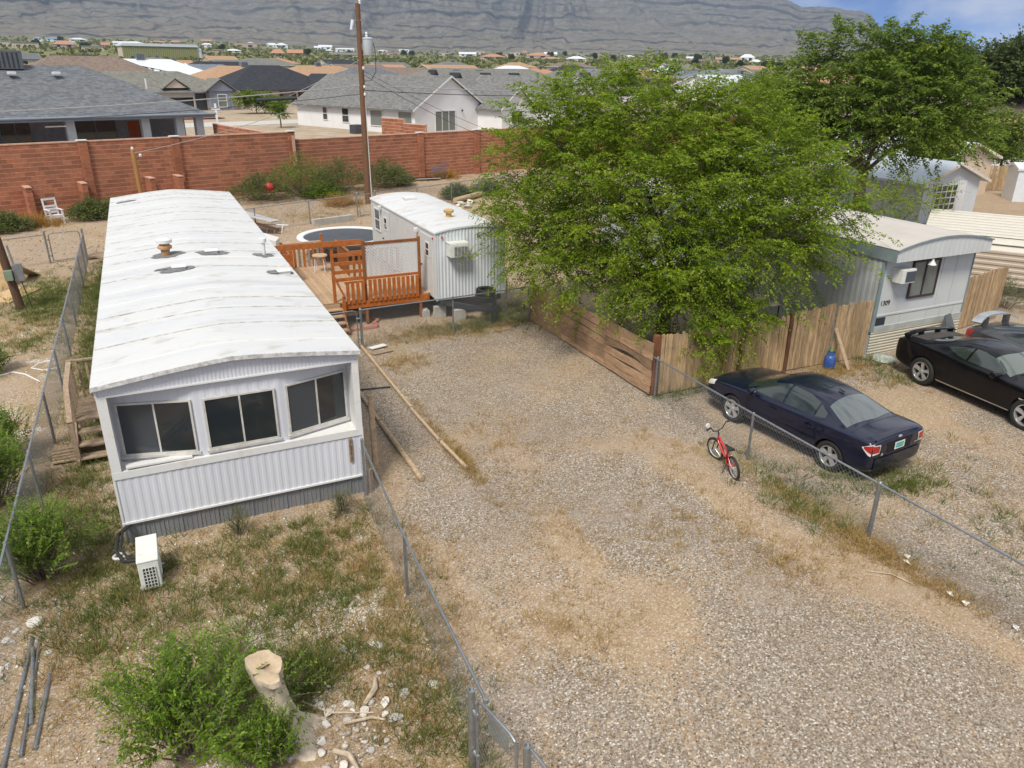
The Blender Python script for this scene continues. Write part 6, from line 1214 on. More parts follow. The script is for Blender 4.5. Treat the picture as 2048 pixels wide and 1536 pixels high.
car('sedan', 'dark navy four-door sedan parked under the tree with its tail toward the camera', (12.74, 11.22), R(5), SED, [(sx*.79, y) for sx in (1, -1) for y in (1.365, -1.365)], .33, (navy, chrome),
    [('windshield', 'z', [(-.60,.46),(0,.50),(.60,.46)], [(-.76,1.10),(0,1.16),(.76,1.10)]), ('rear_window', 'z', [(-.60,-1.0),(0,-.95),(.60,-1.0)], [(-.76,-1.58),(0,-1.68),(.76,-1.58)], GLASS('rear glass with painted sky sheen', (.085,.10,.105), .06, 1.0)),  # pale rear glass colour stands in for sky reflection and the light rear shelf
     ('side_window', 'x', [(.86,1.02),(.55,1.24),(.1,1.355),(.02,1.36)], [(.86,.985),(.55,.99),(.1,1.0),(.02,1.0)]), ('side_window', 'x', [(-.04,1.36),(-.5,1.34),(-.8,1.27)], [(-.04,1.0),(-.5,1.01),(-.8,1.02)]), ('quarter_window', 'x', [(-.84,1.25),(-1.06,1.14)], [(-.84,1.02),(-1.08,1.05)])], sed_x)
CHA = [(-2.5,.78,.44,.90,.95),(-2.45,.90,.33,1.01,1.06),(-2.2,.94,.26,1.06,1.12),(-1.75,.955,.22,1.075,1.14),(-1.6,.96,.22,1.07,1.15),(-1.05,.96,.2,1.05,1.36,.57),(-.65,.955,.2,1.02,1.44,.60),(-.15,.95,.2,1.0,1.455,.62),(.2,.945,.2,.99,1.42,.60),(.86,.94,.2,.98,1.09),(1.05,.94,.2,.975,1.075),(1.6,.95,.22,.96,1.04),(2.15,.93,.22,.92,.99),(2.42,.90,.25,.86,.91),(2.5,.82,.36,.78,.82)]
def cha_x(T, strip, hit):
    m = MB(); n = 12; pts = []
    for i in range(n+1): t = -1+2*i/n; pts.append((t*.86, -2.28+.08*t*t, 1.19-.05*t*t*t*t))
    for a, b in zip(pts, pts[1:]): m.bar(a, b, .16, .03)
    m.build('spoiler', black_p, T, local=True)
    for x in (-.78, .78, -.3, .3): MB().box(x-.04, x+.04, -2.3, -2.18, 1.06, 1.18).build('spoiler_strut', black_p, T, local=True)
    strip('matte_deck', [(-.62,-1.72),(.62,-1.72)], [(-.66,-2.15),(.66,-2.15)], 'z', 1, MAT('dusty deck', (.05,.045,.042), .8), .004)
    for sg in (1, -1):
        for y0 in (.95, -.55): strip('door_seam', [(y0-.004,.99),(y0+.004,.99)], [(y0-.004,.30),(y0+.004,.30)], 'x', sg, seam_blk, .003, 2, 10)
        strip('door_handle', [(-.42,.88),(-.2,.88)], [(-.42,.83),(-.2,.83)], 'x', sg, black_p, .03); strip('fender_script', [(1.25,.72),(1.5,.72)], [(1.25,.69),(1.5,.69)], 'x', sg, chrome, .006); strip('fender_script', [(1.33,.675),(1.5,.675)], [(1.33,.65),(1.5,.65)], 'x', sg, chrome, .006)
        m = MB(); m.lathe([(0,-.12),(.07,-.1),(.095,0),(.08,.1),(0,.12)], 12, (sg*1.04, .62, 1.06), 'x'); m.build('wing_mirror', black_p, T, smooth=True, local=True)
        strip('sill_trim', [(1.05,.33),(-1.0,.33)], [(1.05,.29),(-1.0,.29)], 'x', sg, chrome, .006); strip('tail_light', [(sg*.78,.93),(sg*.3,.95)], [(sg*.78,.82),(sg*.3,.83)], 'y', -1, red_lens, .01)
    strip('roof_antenna', [(-.03,-.55),(.03,-.55)], [(-.03,-.66),(.03,-.66)], 'z', 1, black_p, .04); strip('wiper', [(-.6,.84),(.5,.86)], [(-.6,.865),(.5,.885)], 'z', 1, seam_blk, .02, 12, 1)
car('muscle_coupe', 'black muscle coupe with large chrome five-spoke wheels beside the 1309 home', (18.75, 10.74), R(175.3), CHA, [(sx*.84, y) for sx in (1, -1) for y in (1.5, -1.45)], .375, (black_p, chrome),
    [('windshield', 'z', [(-.58,.22),(0,.26),(.58,.22)], [(-.76,.80),(0,.88),(.76,.80)], GLASS('pale windshield', (.10,.12,.11), .05, .8)), ('rear_window', 'z', [(-.5,-1.12),(0,-1.08),(.5,-1.12)], [(-.6,-1.62),(0,-1.70),(.6,-1.62)]),
     ('side_window', 'x', [(.66,1.10),(.35,1.26),(-.05,1.345),(-.3,1.35)], [(.66,1.04),(.35,1.05),(-.05,1.06),(-.3,1.07)]), ('quarter_window', 'x', [(-.36,1.35),(-.7,1.28),(-.98,1.20)], [(-.36,1.07),(-.6,1.10),(-.98,1.18)])], cha_x, .27, (.024, .05))
GRY = [(-2.25,.70,.42,.86,.92),(-2.2,.84,.32,.98,1.05),(-1.95,.89,.24,1.02,1.12),(-1.55,.905,.22,1.02,1.17),(-1.1,.91,.2,1.0,1.27,.52),(-.6,.91,.2,.97,1.36,.57),(-.1,.91,.2,.94,1.37,.58),(.25,.905,.2,.92,1.33,.56),(1.05,.90,.2,.90,.98),(1.25,.895,.2,.885,.96),(1.75,.88,.2,.83,.90),(2.1,.84,.22,.75,.81),(2.28,.72,.28,.64,.68)]
def gry_x(T, strip, hit):
    n = 14; pts = [((-1+2*i/n)*.80, -1.95-.14*(1-abs(-1+2*i/n)**2.2), 1.36-.16*abs(-1+2*i/n)**3) for i in range(n+1)]; m = MB()
    for a, b in zip(pts, pts[1:]): m.bar(a, b, .26, .045)
    m.build('rear_wing', silver_p, T, local=True)
    for x in (-.42, .42): MB().box(x-.05, x+.05, -2.05, -1.9, 1.05, 1.34).build('wing_strut', grey_p, T, local=True)
    for sg in (1, -1):
        strip('tail_light', [(-1.9,1.0),(-2.17,.97)], [(-1.95,.86),(-2.17,.76)], 'x', sg, red_lens, .01)
        strip('door_seam', [(-.5,.95),(-.49,.95)], [(-.5,.3),(-.49,.3)], 'x', sg, seam_blk, .003, 2, 10); m = MB(); m.lathe([(0,-.1),(.07,-.08),(.09,0),(.07,.09),(0,.1)], 12, (sg*.99, .7, .99), 'x'); m.build('wing_mirror', grey_p, T, smooth=True, local=True)
car('grey_coupe', 'graphite coupe with a tall silver rear wing at the right edge, behind the black one', (21.35, 10.85), R(176), GRY, [(sx*.80, y) for sx in (1, -1) for y in (1.3, -1.28)], .33, (grey_p, chrome),
    [('windshield', 'z', [(-.52,.28),(0,.3),(.52,.28)], [(-.72,.98),(0,1.06),(.72,.98)]), ('rear_window', 'z', [(-.46,-.82),(0,-.78),(.46,-.82)], [(-.58,-1.62),(0,-1.70),(.58,-1.62)]), ('side_window', 'x', [(.78,1.0),(.35,1.18),(-.1,1.27),(-.45,1.27)], [(.78,.96),(.35,.98),(-.1,1.0),(-.45,1.01)]), ('quarter_window', 'x', [(-.52,1.26),(-.85,1.2),(-1.15,1.12)], [(-.52,1.02),(-.85,1.04),(-1.15,1.08)])], gry_x)

# ================================================================== BICYCLE
def bicycle():
    T = thing('bicycle', "red child's bicycle standing on its kickstand beside the low chain-link fence", 'bicycle', (10.08, 10.7, 0), R(-15)); red = MAT('red frame paint', (.50,.012,.02), .25, var=.08, coat=.6); blk = black_rubber; st_ = chrome
    M = TR(0, 0, 0, 0, 0, R(-9)); WR = .255; ry, fy = -.43, .45
    for y, rot in ((ry, 0), (fy, R(16))):
        Mw = M @ TR(0, y, WR, rot); m = MB(Mw); m.lathe([(WR-.045,-.022),(WR-.01,-.024),(WR,0),(WR-.01,.024),(WR-.045,.022),(WR-.05,0),(WR-.045,-.022)], 36, (0,0,0), 'x'); w = m.build('wheel', blk, T, smooth=True, local=True)
        m = MB(Mw); m.lathe([(WR-.05,-.016),(WR-.062,0),(WR-.05,.016)], 36, (0,0,0), 'x', False); m.build('rim', st_, w, smooth=True, local=True); m = MB(Mw)
        for i in range(18): a = 2*math.pi*i/18; m.tube([(.012*(-1)**i, 0, 0), (0, (WR-.05)*math.cos(a), (WR-.05)*math.sin(a))], .0016, 3, False)
        m.build('spokes', st_, w, local=True, kind='stuff'); MB(Mw).lathe([(.02,-.05),(.02,.05)], 10, (0,0,0), 'x').build('hub', st_, w, local=True)
    def tb(nm, pts, r, mat=red): m = MB(M); m.tube(pts, r, 9); return m.build(nm, mat, T, smooth=True, local=True)
    head_t, head_b, bb, seat_t = (0, .26, .66), (0, .30, .54), (0, -.06, .28), (0, -.17, .50)
    tb('down_tube', [head_b, (0, .12, .38), bb], .024); tb('top_tube', [head_t, (0, .06, .56), seat_t], .02); tb('seat_tube', [bb, seat_t, (0, -.2, .57)], .018); tb('head_tube', [head_b, head_t], .024)
    for sx in (.05, -.05): tb('chain_stay', [bb, (sx, -.2, .26), (sx, ry, WR)], .011); tb('seat_stay', [seat_t, (sx, -.3, .4), (sx, ry, WR)], .01); 
    c, s = math.cos(R(16)), math.sin(R(16))
    for sx in (.055, -.055): tb('fork_blade', [(0, .30, .55), (sx*c-.0, .33, .52), (sx*c-.02, fy, WR)], .013, blk)
    tb('stem', [head_t, (0, .25, .72), (.0, .29, .76)], .016, blk); m = MB(M @ TR(0, .28, .76, R(16))); m.tube([(-.31,-.05,.16),(-.2,-.02,.16),(-.12,.0,.04),(0,.01,0),(.12,.0,.04),(.2,-.02,.16),(.31,-.05,.16)], .013, 8); hb = m.build('handlebar', blk, T, smooth=True, local=True)
    for sx in (-1, 1): m = MB(M @ TR(0, .28, .76, R(16))); m.tube([(sx*.22,-.025,.16),(sx*.33,-.055,.16)], .018, 8); m.build('grip', blk, hb, smooth=True, local=True)
    m = MB(M @ TR(0, .28, .76, R(16))); m.lathe([(0,0),(.05,.0),(.055,.02),(0,.03)], 12, (-.22, .03, .19), 'y'); m.build('reflector', lattice_w, hb, smooth=True, local=True)
    m = MB(M @ TR(0, -.22, .60)); m.add([(-.085,-.13,0),(.085,-.13,0),(.03,.02,.015),(.02,.14,.0),(-.02,.14,0),(-.03,.02,.015),(-.08,-.13,.05),(.08,-.13,.05),(.03,.02,.05),(.015,.14,.04),(-.015,.14,.04),(-.03,.02,.05)], [(5,4,3,2,1,0),(6,7,8,9,10,11),(0,1,7,6),(1,2,8,7),(2,3,9,8),(3,4,10,9),(4,5,11,10),(5,0,6,11)]); m.build('saddle', blk, T, local=True, bevel=.01)
    m = MB(M); m.lathe([(0,-.01),(.075,-.01),(.08,0),(.075,.01),(0,.01)], 20, (.045, bb[1], bb[2]), 'x'); m.build('chainring', blk, T, local=True); tb('chain_guard', [(.06, bb[1], bb[2]+.07), (.06, ry+.05, WR+.05)], .02, st_)
    tb('crank', [(.06, bb[1], bb[2]), (.07, bb[1]+.1, bb[2]-.09)], .01, st_); tb('crank', [(-.06, bb[1], bb[2]), (-.07, bb[1]-.1, bb[2]+.09)], .01, st_)
    for sx, dy, dz in ((1, .1, -.09), (-1, -.1, .09)): MB(M).box(sx*.1-.045, sx*.1+.045, bb[1]+dy-.04, bb[1]+dy+.04, bb[2]+dz-.012, bb[2]+dz+.012).build('pedal', blk, T, local=True)
    m = MB(); m.tube([(-.04, -.15, .27), (-.17, -.2, .0)], .009, 6); m.build('kickstand', dark_metal, T, local=True)
bicycle()

# ================================================================== SMALL THINGS IN THE YARDS
def chair():
    M = TR(-4.55, 46.3, 0, R(25)); T = thing('garden_chair', 'white wooden garden chair with slatted back by the left block wall', 'chair', (-4.55, 46.3, 0))
    for x in (-.3, .3): MB(M).box(x-.04, x+.04, -.35, -.27, 0, .68).build('leg', lattice_w, T); MB(M).bar((x, .2, 0), (x, .42, 1.25), .07, .06).build('leg', lattice_w, T); MB(M).bar((x, -.38, .7), (x, .38, .7), .1, .04).build('armrest', lattice_w, T)
    for i in range(5): y = -.33+i*.13; MB(M).box(-.27, .27, y, y+.115, .42-.02*i*.5, .45-.02*i*.5).build('seat_slat', lattice_w, T)
    for i, z in enumerate((.55, .7, .85, 1.2)): MB(M).bar((-.3, .27+.16*(z-.5), z), (.3, .27+.16*(z-.5), z), .03, .1).build('back_slat', lattice_w, T)
    MB(M).box(-.28, .28, -.34, -.31, .32, .4).build('apron', lattice_w, T)
chair()
m = MB(); m.lathe([(0,-.3)]+[(.3*math.sin(math.pi*i/10), -.3*math.cos(math.pi*i/10)) for i in range(1,10)]+[(0,.3)], 20, (6.85, 49.3, .85)); tag(m.build('red_ball', MAT('red ball', (.42,.025,.02), .5), smooth=True), 'red play ball caught in the green weeds below the wall', 'ball')
def cart():
    M = TR(20.1, 55.3, 0, R(20)); T = thing('shopping_cart', 'blue-grey wire shopping cart parked against the block wall', 'shopping cart', (20.1, 55.3, 0)); bm_ = MAT('blue grey wire', (.16,.18,.28), .5, .4)
    m = MB(M)
    for i in range(9): x = -.5+i*.125; m.tube([(x, -.28, .5), (x, -.3, .95)], .008, 4); m.tube([(x, .28, .5), (x, .3, .95)], .008, 4)
    for z, w in ((.5, .28), (.65, .285), (.8, .29), (.95, .3)): m.tube([(-.5,-w,z),(.5,-w,z),(.5,w,z),(-.5,w,z),(-.5,-w,z)], .01, 4)
    m.build('basket', bm_, T, kind='stuff'); m = MB(M); m.tube([(.5,-.3,.95),(.68,-.3,1.1),(.68,.3,1.1),(.5,.3,.95)], .025, 7); m.build('handle', MAT('blue handle', (.08,.10,.35), .5), T)
    for y in (-.26, .26): MB(M).tube([(.5, y, .5), (.55, y, .15), (-.45, y, .15)], .018, 6).build('chassis_tube', bm_, T); MB(M).tube([(.0, y, .5), (.3, y, .15)], .015, 6).build('strut', bm_, T)
    for x in (-.45, .5):
        for y in (-.26, .26): MB(M).lathe([(.07,-.015),(.07,.015)], 12, (x, y, .07), 'y').build('wheel', black_rubber, T)
cart()
m = MB(TR(19.1, 55.0, .08, R(-5), R(-8))); pts = [(1.0*math.cos(t), .42*math.sin(t)) for t in np.linspace(0, 2*math.pi, 22)[:-1]]; m.slab(pts, 0, .05); tag(m.build('oval_board', MAT('pale oval board', (.45,.46,.45), .6)), 'pale oval board with a black rim lying beside the shopping cart', 'board')
m = MB(TR(18.75, 55.3, .05, R(-5), R(8))); m.box(-.9, .9, -.3, .3, 0, .06); tag(m.build('black_rubber_mat', seam_blk), 'black rubber mat lying under the pale oval board', 'panel')
beam('log', 'long pale log lying on the dirt right of the white trailer', 'log', (17.1, 44.3, .2), (19.6, 46.0, .25), 0, 0, r=.17, mat=timber)
rock_m = MAT('pale rock', (.42,.36,.30), .95, var=.25, vs=5, bump=.6, bs=20, island=.25); rock_w = MAT('white quartz rock', (.56,.53,.49), .9, var=.2, vs=5, bump=.5, bs=20, island=.3)
def rock_mesh(seed, sub=2):
    bm = bmesh.new(); bmesh.ops.create_icosphere(bm, subdivisions=sub, radius=1); r = np.random.default_rng(seed)
    ax = r.normal(size=(7, 3)); ax /= np.linalg.norm(ax, axis=1)[:, None]; cut = r.uniform(.4, .8, 7)
    for v in bm.verts:
        c = np.array(v.co)
        for a, k in zip(ax, cut):
            d = c @ a
            if d > k: c = c-(d-k)*a
        v.co = c
    me = bpy.data.meshes.new('rock'); bm.to_mesh(me); bm.free(); return me
ROCKS = [rock_mesh(i, 2) for i in range(6)]
for q in ROCKS: q.materials.append(rock_w)
def rock(label, x, y, s, grp=None, z=0, mat=None, name='rock'):
    o = bpy.data.objects.new(name, ROCKS[random.randrange(6)]); C.objects.link(o); o.location = (x, y, z+s*.25); o.scale = (s*random.uniform(.8, 1.3), s*random.uniform(.7, 1.1), s*random.uniform(.5, .8)); o.rotation_euler = (random.uniform(-.3, .3), random.uniform(-.3, .3), random.uniform(0, 6.3)); tag(o, label, 'rock', grp); return o
for i, (x, y) in enumerate(((17.4, 44.0), (18.0, 44.1), (16.9, 43.2), (17.3, 42.7), (16.5, 42.2))): rock(f'{("first","second","third","fourth","fifth")[i]} pale rock, counted from the log, right of the white trailer', x, y, (.28, .3, .22, .25, .2)[i])
rng = random.Random(4); RP = []
for i in range(85):
    c = rng.choice(((1.62, 8.45, .28, .3), (1.35, 7.2, .35, .35), (1.0, 7.2, .35, .4), (1.75, 7.1, .3, .35), (1.0, 6.75, .4, .3), (-2.65, 10.6, .2, .5))); RP.append((c[0]+rng.gauss(0, c[2]), c[1]+rng.gauss(0, c[3])))
for x, y in RP: rock('white broken rock in the rubble between the stump and the short fence', x, y, rng.uniform(.025, .085), 'white rubble rocks behind the stump')
rock('large pale rock near the top ends of the steel pipes', -2.5, 11.15, .14)
for i, (a, b) in enumerate((((-2.5, 10.8, .03), (-2.6, 8.2, .03)), ((-2.40, 10.75, .03), (-2.42, 8.5, .03)), ((-2.46, 10.5, .07), (-2.36, 9.0, .03)), ((-2.2, 10.1, .03), (-2.28, 8.55, .03)))):
    beam('steel_pipe', ('leftmost', 'second from left', 'third from left, topmost', 'rightmost, shortest')[i]+' galvanised pipe on the sand in the lower left corner', 'pipe', a, b, 0, 0, galv, r=.026)
stump_m = MAT('bleached stump bark', (.56,.47,.37), .9, var=.22, vs=6, stretch=(3,3,.8), bump=.7, bs=18, dirt=(.3,.22,.15), damt=.5, ds=3); stump_t = MAT('sawn stump top', (.52,.40,.27), .9, var=.25, vs=5, bump=.3)
def stump():
    T = thing('tree_stump', 'tall bleached tree stump with a sawn top rising from the foreground shrub', 'stump', (.35, 7.5, 0)); n = 26; vs = []; prof = [(-.05, .36, .26, -.04), (.05, .28, .23, -.03), (.2, .2, .19, 0), (.45, .155, .14, .02), (.75, .145, .09, .05), (.95, .175, .06, .06), (1.06, .2, .05, .05), (1.13, .19, .045, .05)]; r = random.Random(2); ph = [r.uniform(0, 6) for _ in range(4)]
    for k, (z, rad, dx, dy) in enumerate(prof):
        for j in range(n): t = 2*math.pi*j/n; q = rad*(1+.13*math.sin(3*t+ph[0])+.08*math.sin(5*t+ph[1]+z)+.05*math.sin(9*t+3*z)+(.35 if z < .1 else 0)*max(0, math.sin(4*t+ph[2]))); tilt = (.06*math.cos(t-2.2)) if k >= len(prof)-2 else 0; vs.append((.35+dx+q*math.cos(t), 7.5+dy+q*math.sin(t), z+tilt*2))
    m = MB(); m.add(vs, [(k*n+j, k*n+(j+1) % n, (k+1)*n+(j+1) % n, (k+1)*n+j) for k in range(len(prof)-1) for j in range(n)]); m.build('trunk', stump_m, T, smooth=True, sharp=70)
    m = MB(); top = vs[-n:]; c = (.395, 7.55, sum(v[2] for v in top)/n-.02); ring2 = [tuple(c[i]+(v[i]-c[i])*.5 for i in range(3)) for v in top]; m.add(top+ring2+[(c[0], c[1], c[2]-.03)], [(j, (j+1) % n, n+(j+1) % n, n+j) for j in range(n)]+[(n+j, n+(j+1) % n, 2*n) for j in range(n)]); t_ = m.build('sawn_top', stump_t, T, smooth=True)
    MB().bar((c[0]-.09, c[1]-.02, c[2]+.004), (c[0]+.05, c[1]+.03, c[2]+.006), .012, .012).build('crack', wood_dark, T); MB().add([(c[0]-.03, c[1]+.05, c[2]+.012), (c[0]+.05, c[1]+.03, c[2]+.012), (c[0]+.01, c[1]-.0, c[2]+.01)], [(0,1,2)]).build('heart_rot', rust_mat, T)
stump()
dw = MAT('bleached driftwood', (.46,.37,.27), .9, var=.3, vs=6, bump=.5)
def stick(label, pts, r, mat=dw, name='stick'): m = MB(); m.tube(pts, r, 7); tag(m.build(name, mat, smooth=True), label, 'stick')
stick('curved bleached branch piece right of the stump', [(1.78, 7.95, .05), (1.72, 7.75, .06), (1.52, 7.55, .05)], [.02, .045, .03], name='branch_piece')
stick('thin brown stick lying between the stump and the rubble', [(.8, 7.95, .04), (1.1, 7.6, .05), (1.6, 7.38, .04)], [.012, .014, .01]); stick('short forked stick in the lower rubble', [(1.2, 7.35, .06), (1.55, 7.3, .06), (1.7, 7.2, .05)], [.02, .02, .012])
stick('pale branch piece by the edge of the rubble', [(1.0, 7.0, .05), (1.15, 6.85, .07), (1.2, 6.6, .05)], [.03, .035, .02], name='branch_piece'); stick('dead branch lying by the trailer fence', [(7.3, 22.3, .05), (7.6, 22.6, .1), (7.7, 22.9, .06)], [.012, .015, .008]); stick('thin twig crossing the sand below the right fence', [(9.9, 6.9, .02), (10.2, 6.65, .03), (10.3, 6.3, .02)], [.008, .01, .006])
paper = MAT('white paper litter', (.68,.66,.62), .8)
for i, (x, y, a) in enumerate(((10.85, 6.9, .4), (10.7, 6.78, 1.2), (10.62, 5.65, .2), (10.6, 5.9, .9), (10.78, 4.95, .5))):
    m = MB(TR(x, y, .03, a, .2)); m.add([(-.06,-.04,0),(.06,-.045,.02),(.065,.04,0),(-.05,.045,.03),(0,0,.025)], [(0,1,4),(1,2,4),(2,3,4),(3,0,4)]); tag(m.build('paper_scrap', paper), ('upper', 'second', 'fourth', 'third', 'lowest')[i]+' white paper scrap along the right fence line, counted down', 'litter')
m = MB(); m.tube([(-4.9, 22.3, .02), (-4.4, 22.65, .03), (-4.0, 22.85, .02), (-3.7, 22.55, .02), (-3.3, 21.8, .02)], .022, 7); tag(m.build('garden_hose', lattice_w, smooth=True), 'white garden hose curving on the dirt left of the fence, longer piece', 'hose')
m = MB(); m.tube([(-3.1, 23.5, .02), (-3.45, 23.35, .02), (-3.6, 23.0, .02), (-3.3, 22.7, .02), (-2.9, 22.75, .02)], .02, 7); tag(m.build('garden_hose', lattice_w, smooth=True), 'white garden hose loop close to the left fence', 'hose')
# debris heap at the far right corner of the white home
m = MB(TR(4.7, 40.2, .75, R(-28), R(-8), R(14))); m.box(-1.1, 1.1, -.7, .7, 0, .05); tag(m.build('panel', MAT('pale grey panel', (.45,.46,.47), .6)), 'large pale grey panel tilted on the debris heap behind the white home', 'panel')
m = MB(TR(4.6, 39.6, .45, R(-28), 0, R(14))); m.box(-1.3, 1.2, -.08, .08, 0, .12); tag(m.build('dark_plank', wood_dark), 'dark plank under the tilted grey panel of the debris heap', 'plank')
T = thing('ladder_frame', 'white metal frame leaning on the debris heap behind the white home', 'frame', (5.4, 39.2, 0)); Ml = TR(5.35, 39.6, .1, R(-35), R(60))
for y in (-.3, .3): MB(Ml).tube([(-.9, y, 0), (.9, y, 0)], .03, 7).build('side_rail', lattice_w, T)
for x in (-.6, -.2, .2, .6): MB(Ml).tube([(x, -.3, 0), (x, .3, 0)], .022, 6).build('rung', lattice_w, T)
m = MB(TR(4.6, 36.2, 0, R(-20))); m.add([(-.7,-.45,0),(.55,-.45,0),(.55,.45,0),(-.7,.45,0),(-.7,-.45,.75),(.55,-.45,.35),(.55,.45,.35),(-.7,.45,.75)], [(3,2,1,0),(4,5,6,7),(0,1,5,4),(1,2,6,5),(2,3,7,6),(3,0,4,7)]); tag(m.build('white_cover', trim_white), 'white sloped box lid beside the right wall of the white home', 'box')
m = MB(); m.bar((7.65, 40.5, .16), (9.9, 41.2, .16), .22, .34); tag(m.build('concrete_curb', conc, bevel=.01), 'low concrete curb in front of the back fence behind the trampoline', 'curb')
# ================================================================== VEGETATION
bark = MAT('grey brown bark', (.17,.135,.105), .9, var=.3, vs=7, stretch=(3,3,.8), bump=.6, bs=20)
leaf_elm = LEAF('elm leaf', (.10,.175,.012), (.27,.37,.024), (.43,.47,.055), .5); leaf_dark = LEAF('dark tree leaf', (.085,.14,.02), (.20,.285,.036), (.32,.39,.065), .48)
leaf_bush = LEAF('shrub leaf', (.09,.175,.015), (.20,.32,.026), (.34,.46,.05), .46); leaf_olive = LEAF('weed green', (.075,.105,.025), (.14,.18,.04), (.22,.23,.07), .35)
leaf_far = LEAF('far tree leaf', (.055,.085,.024), (.11,.145,.045), None, .3); dry_leaf = LEAF('dry straw', (.28,.18,.07), (.46,.32,.12), (.56,.44,.22), .3); grass_green = LEAF('grass green', (.09,.125,.03), (.17,.205,.045), (.30,.29,.08), .35)
def unit(v): return v/np.maximum(np.linalg.norm(v, axis=-1, keepdims=True), 1e-9)
def leaves(P, D, Ln, K, ll, lw, droop=.35, spread=.8, rng=RNG, up=1.0, jit=.25):
    """alternating leaves along N twigs -> verts, quads"""
    N = len(P); t = (np.arange(K)+.7)/K; D = unit(D)
    sd = unit(np.cross(D, np.array([0, 0, 1.])+rng.normal(0, .25, (N, 3))))
    pos = P[:, None]+D[:, None]*(Ln[:, None]*t)[..., None]; pos[..., 2] -= droop*Ln[:, None]*t[None]**2
    sg = np.where(np.arange(K) % 2 == 0, 1., -1.)[None, :, None]
    tang = D[:, None]+np.array([0, 0, -2*droop])*t[None, :, None]
    ld = unit(sd[:, None]*sg*spread+unit(tang)*.6+rng.normal(0, jit, (N, K, 3))+np.array([0, 0, -.12]))
    nrm = unit(np.array([0, 0, up])+rng.normal(0, .55, (N, K, 3))); wd = unit(np.cross(ld, nrm))
    s = (rng.uniform(.7, 1.2, (N, K, 1))*(1-.35*t[None, :, None])); l = ld*ll*s; w = wd*lw*.5*s
    v = np.stack([pos, pos+l*.45+w, pos+l, pos+l*.45-w], 2).reshape(-1, 3); f = np.arange(len(v)).reshape(-1, 4)
    return v, f
def shell_points(n, c, r, rng=RNG, inner=.45):
    d = unit(rng.normal(size=(n, 3))); q = rng.uniform(inner**3, 1, n)**(1/3.); return c+d*q[:, None]*r, d
def plumes(c, rad, m, rng, bl=(.9, 1.6), nt=12, tl=(.25, .5), upb=.35, droop=.5, inner=.25):
    """m drooping branchlets in an ellipsoid, each carrying nt side twigs -> twig roots, directions, lengths"""
    P0, d = shell_points(m, c, rad*.62, rng, inner); D = unit(d*.9+rng.normal(0, .35, (m, 3))+np.array([0, 0, upb])); L_ = rng.uniform(*bl, m)*min(1, float(np.mean(rad))/1.2)
    t = np.linspace(.15, 1, nt)[None, :]; pos = P0[:, None]+D[:, None]*(L_[:, None]*t)[..., None]; pos[..., 2] -= droop*L_[:, None]*t**2
    tg = unit(D[:, None]+np.array([0, 0, -2*droop])*t[..., None]); sd = unit(np.cross(tg, np.array([0, 0, 1.])+rng.normal(0, .2, (m, nt, 3)))); sg = np.where(np.arange(nt) % 2 == 0, 1., -1.)[None, :, None]
    td = unit(tg*.8+sd*sg*.75+rng.normal(0, .18, (m, nt, 3))+np.array([0, 0, -.1])); ln = rng.uniform(*tl, (m, nt))*(1.1-.5*t); return pos.reshape(-1, 3), td.reshape(-1, 3), ln.ravel(), (P0, D, L_)
def twig_tubes(mb, P, D, Ln, droop, r=.004, step=1):
    for i in range(0, len(P), step):
        a = Vector(P[i]); d = Vector(unit(D[i])); L_ = float(Ln[i]); mb.tube([a, a+d*L_*.5-Vector((0,0,droop*L_*.25)), a+d*L_-Vector((0,0,droop*L_))], [r, r*.7, r*.35], 3, False)
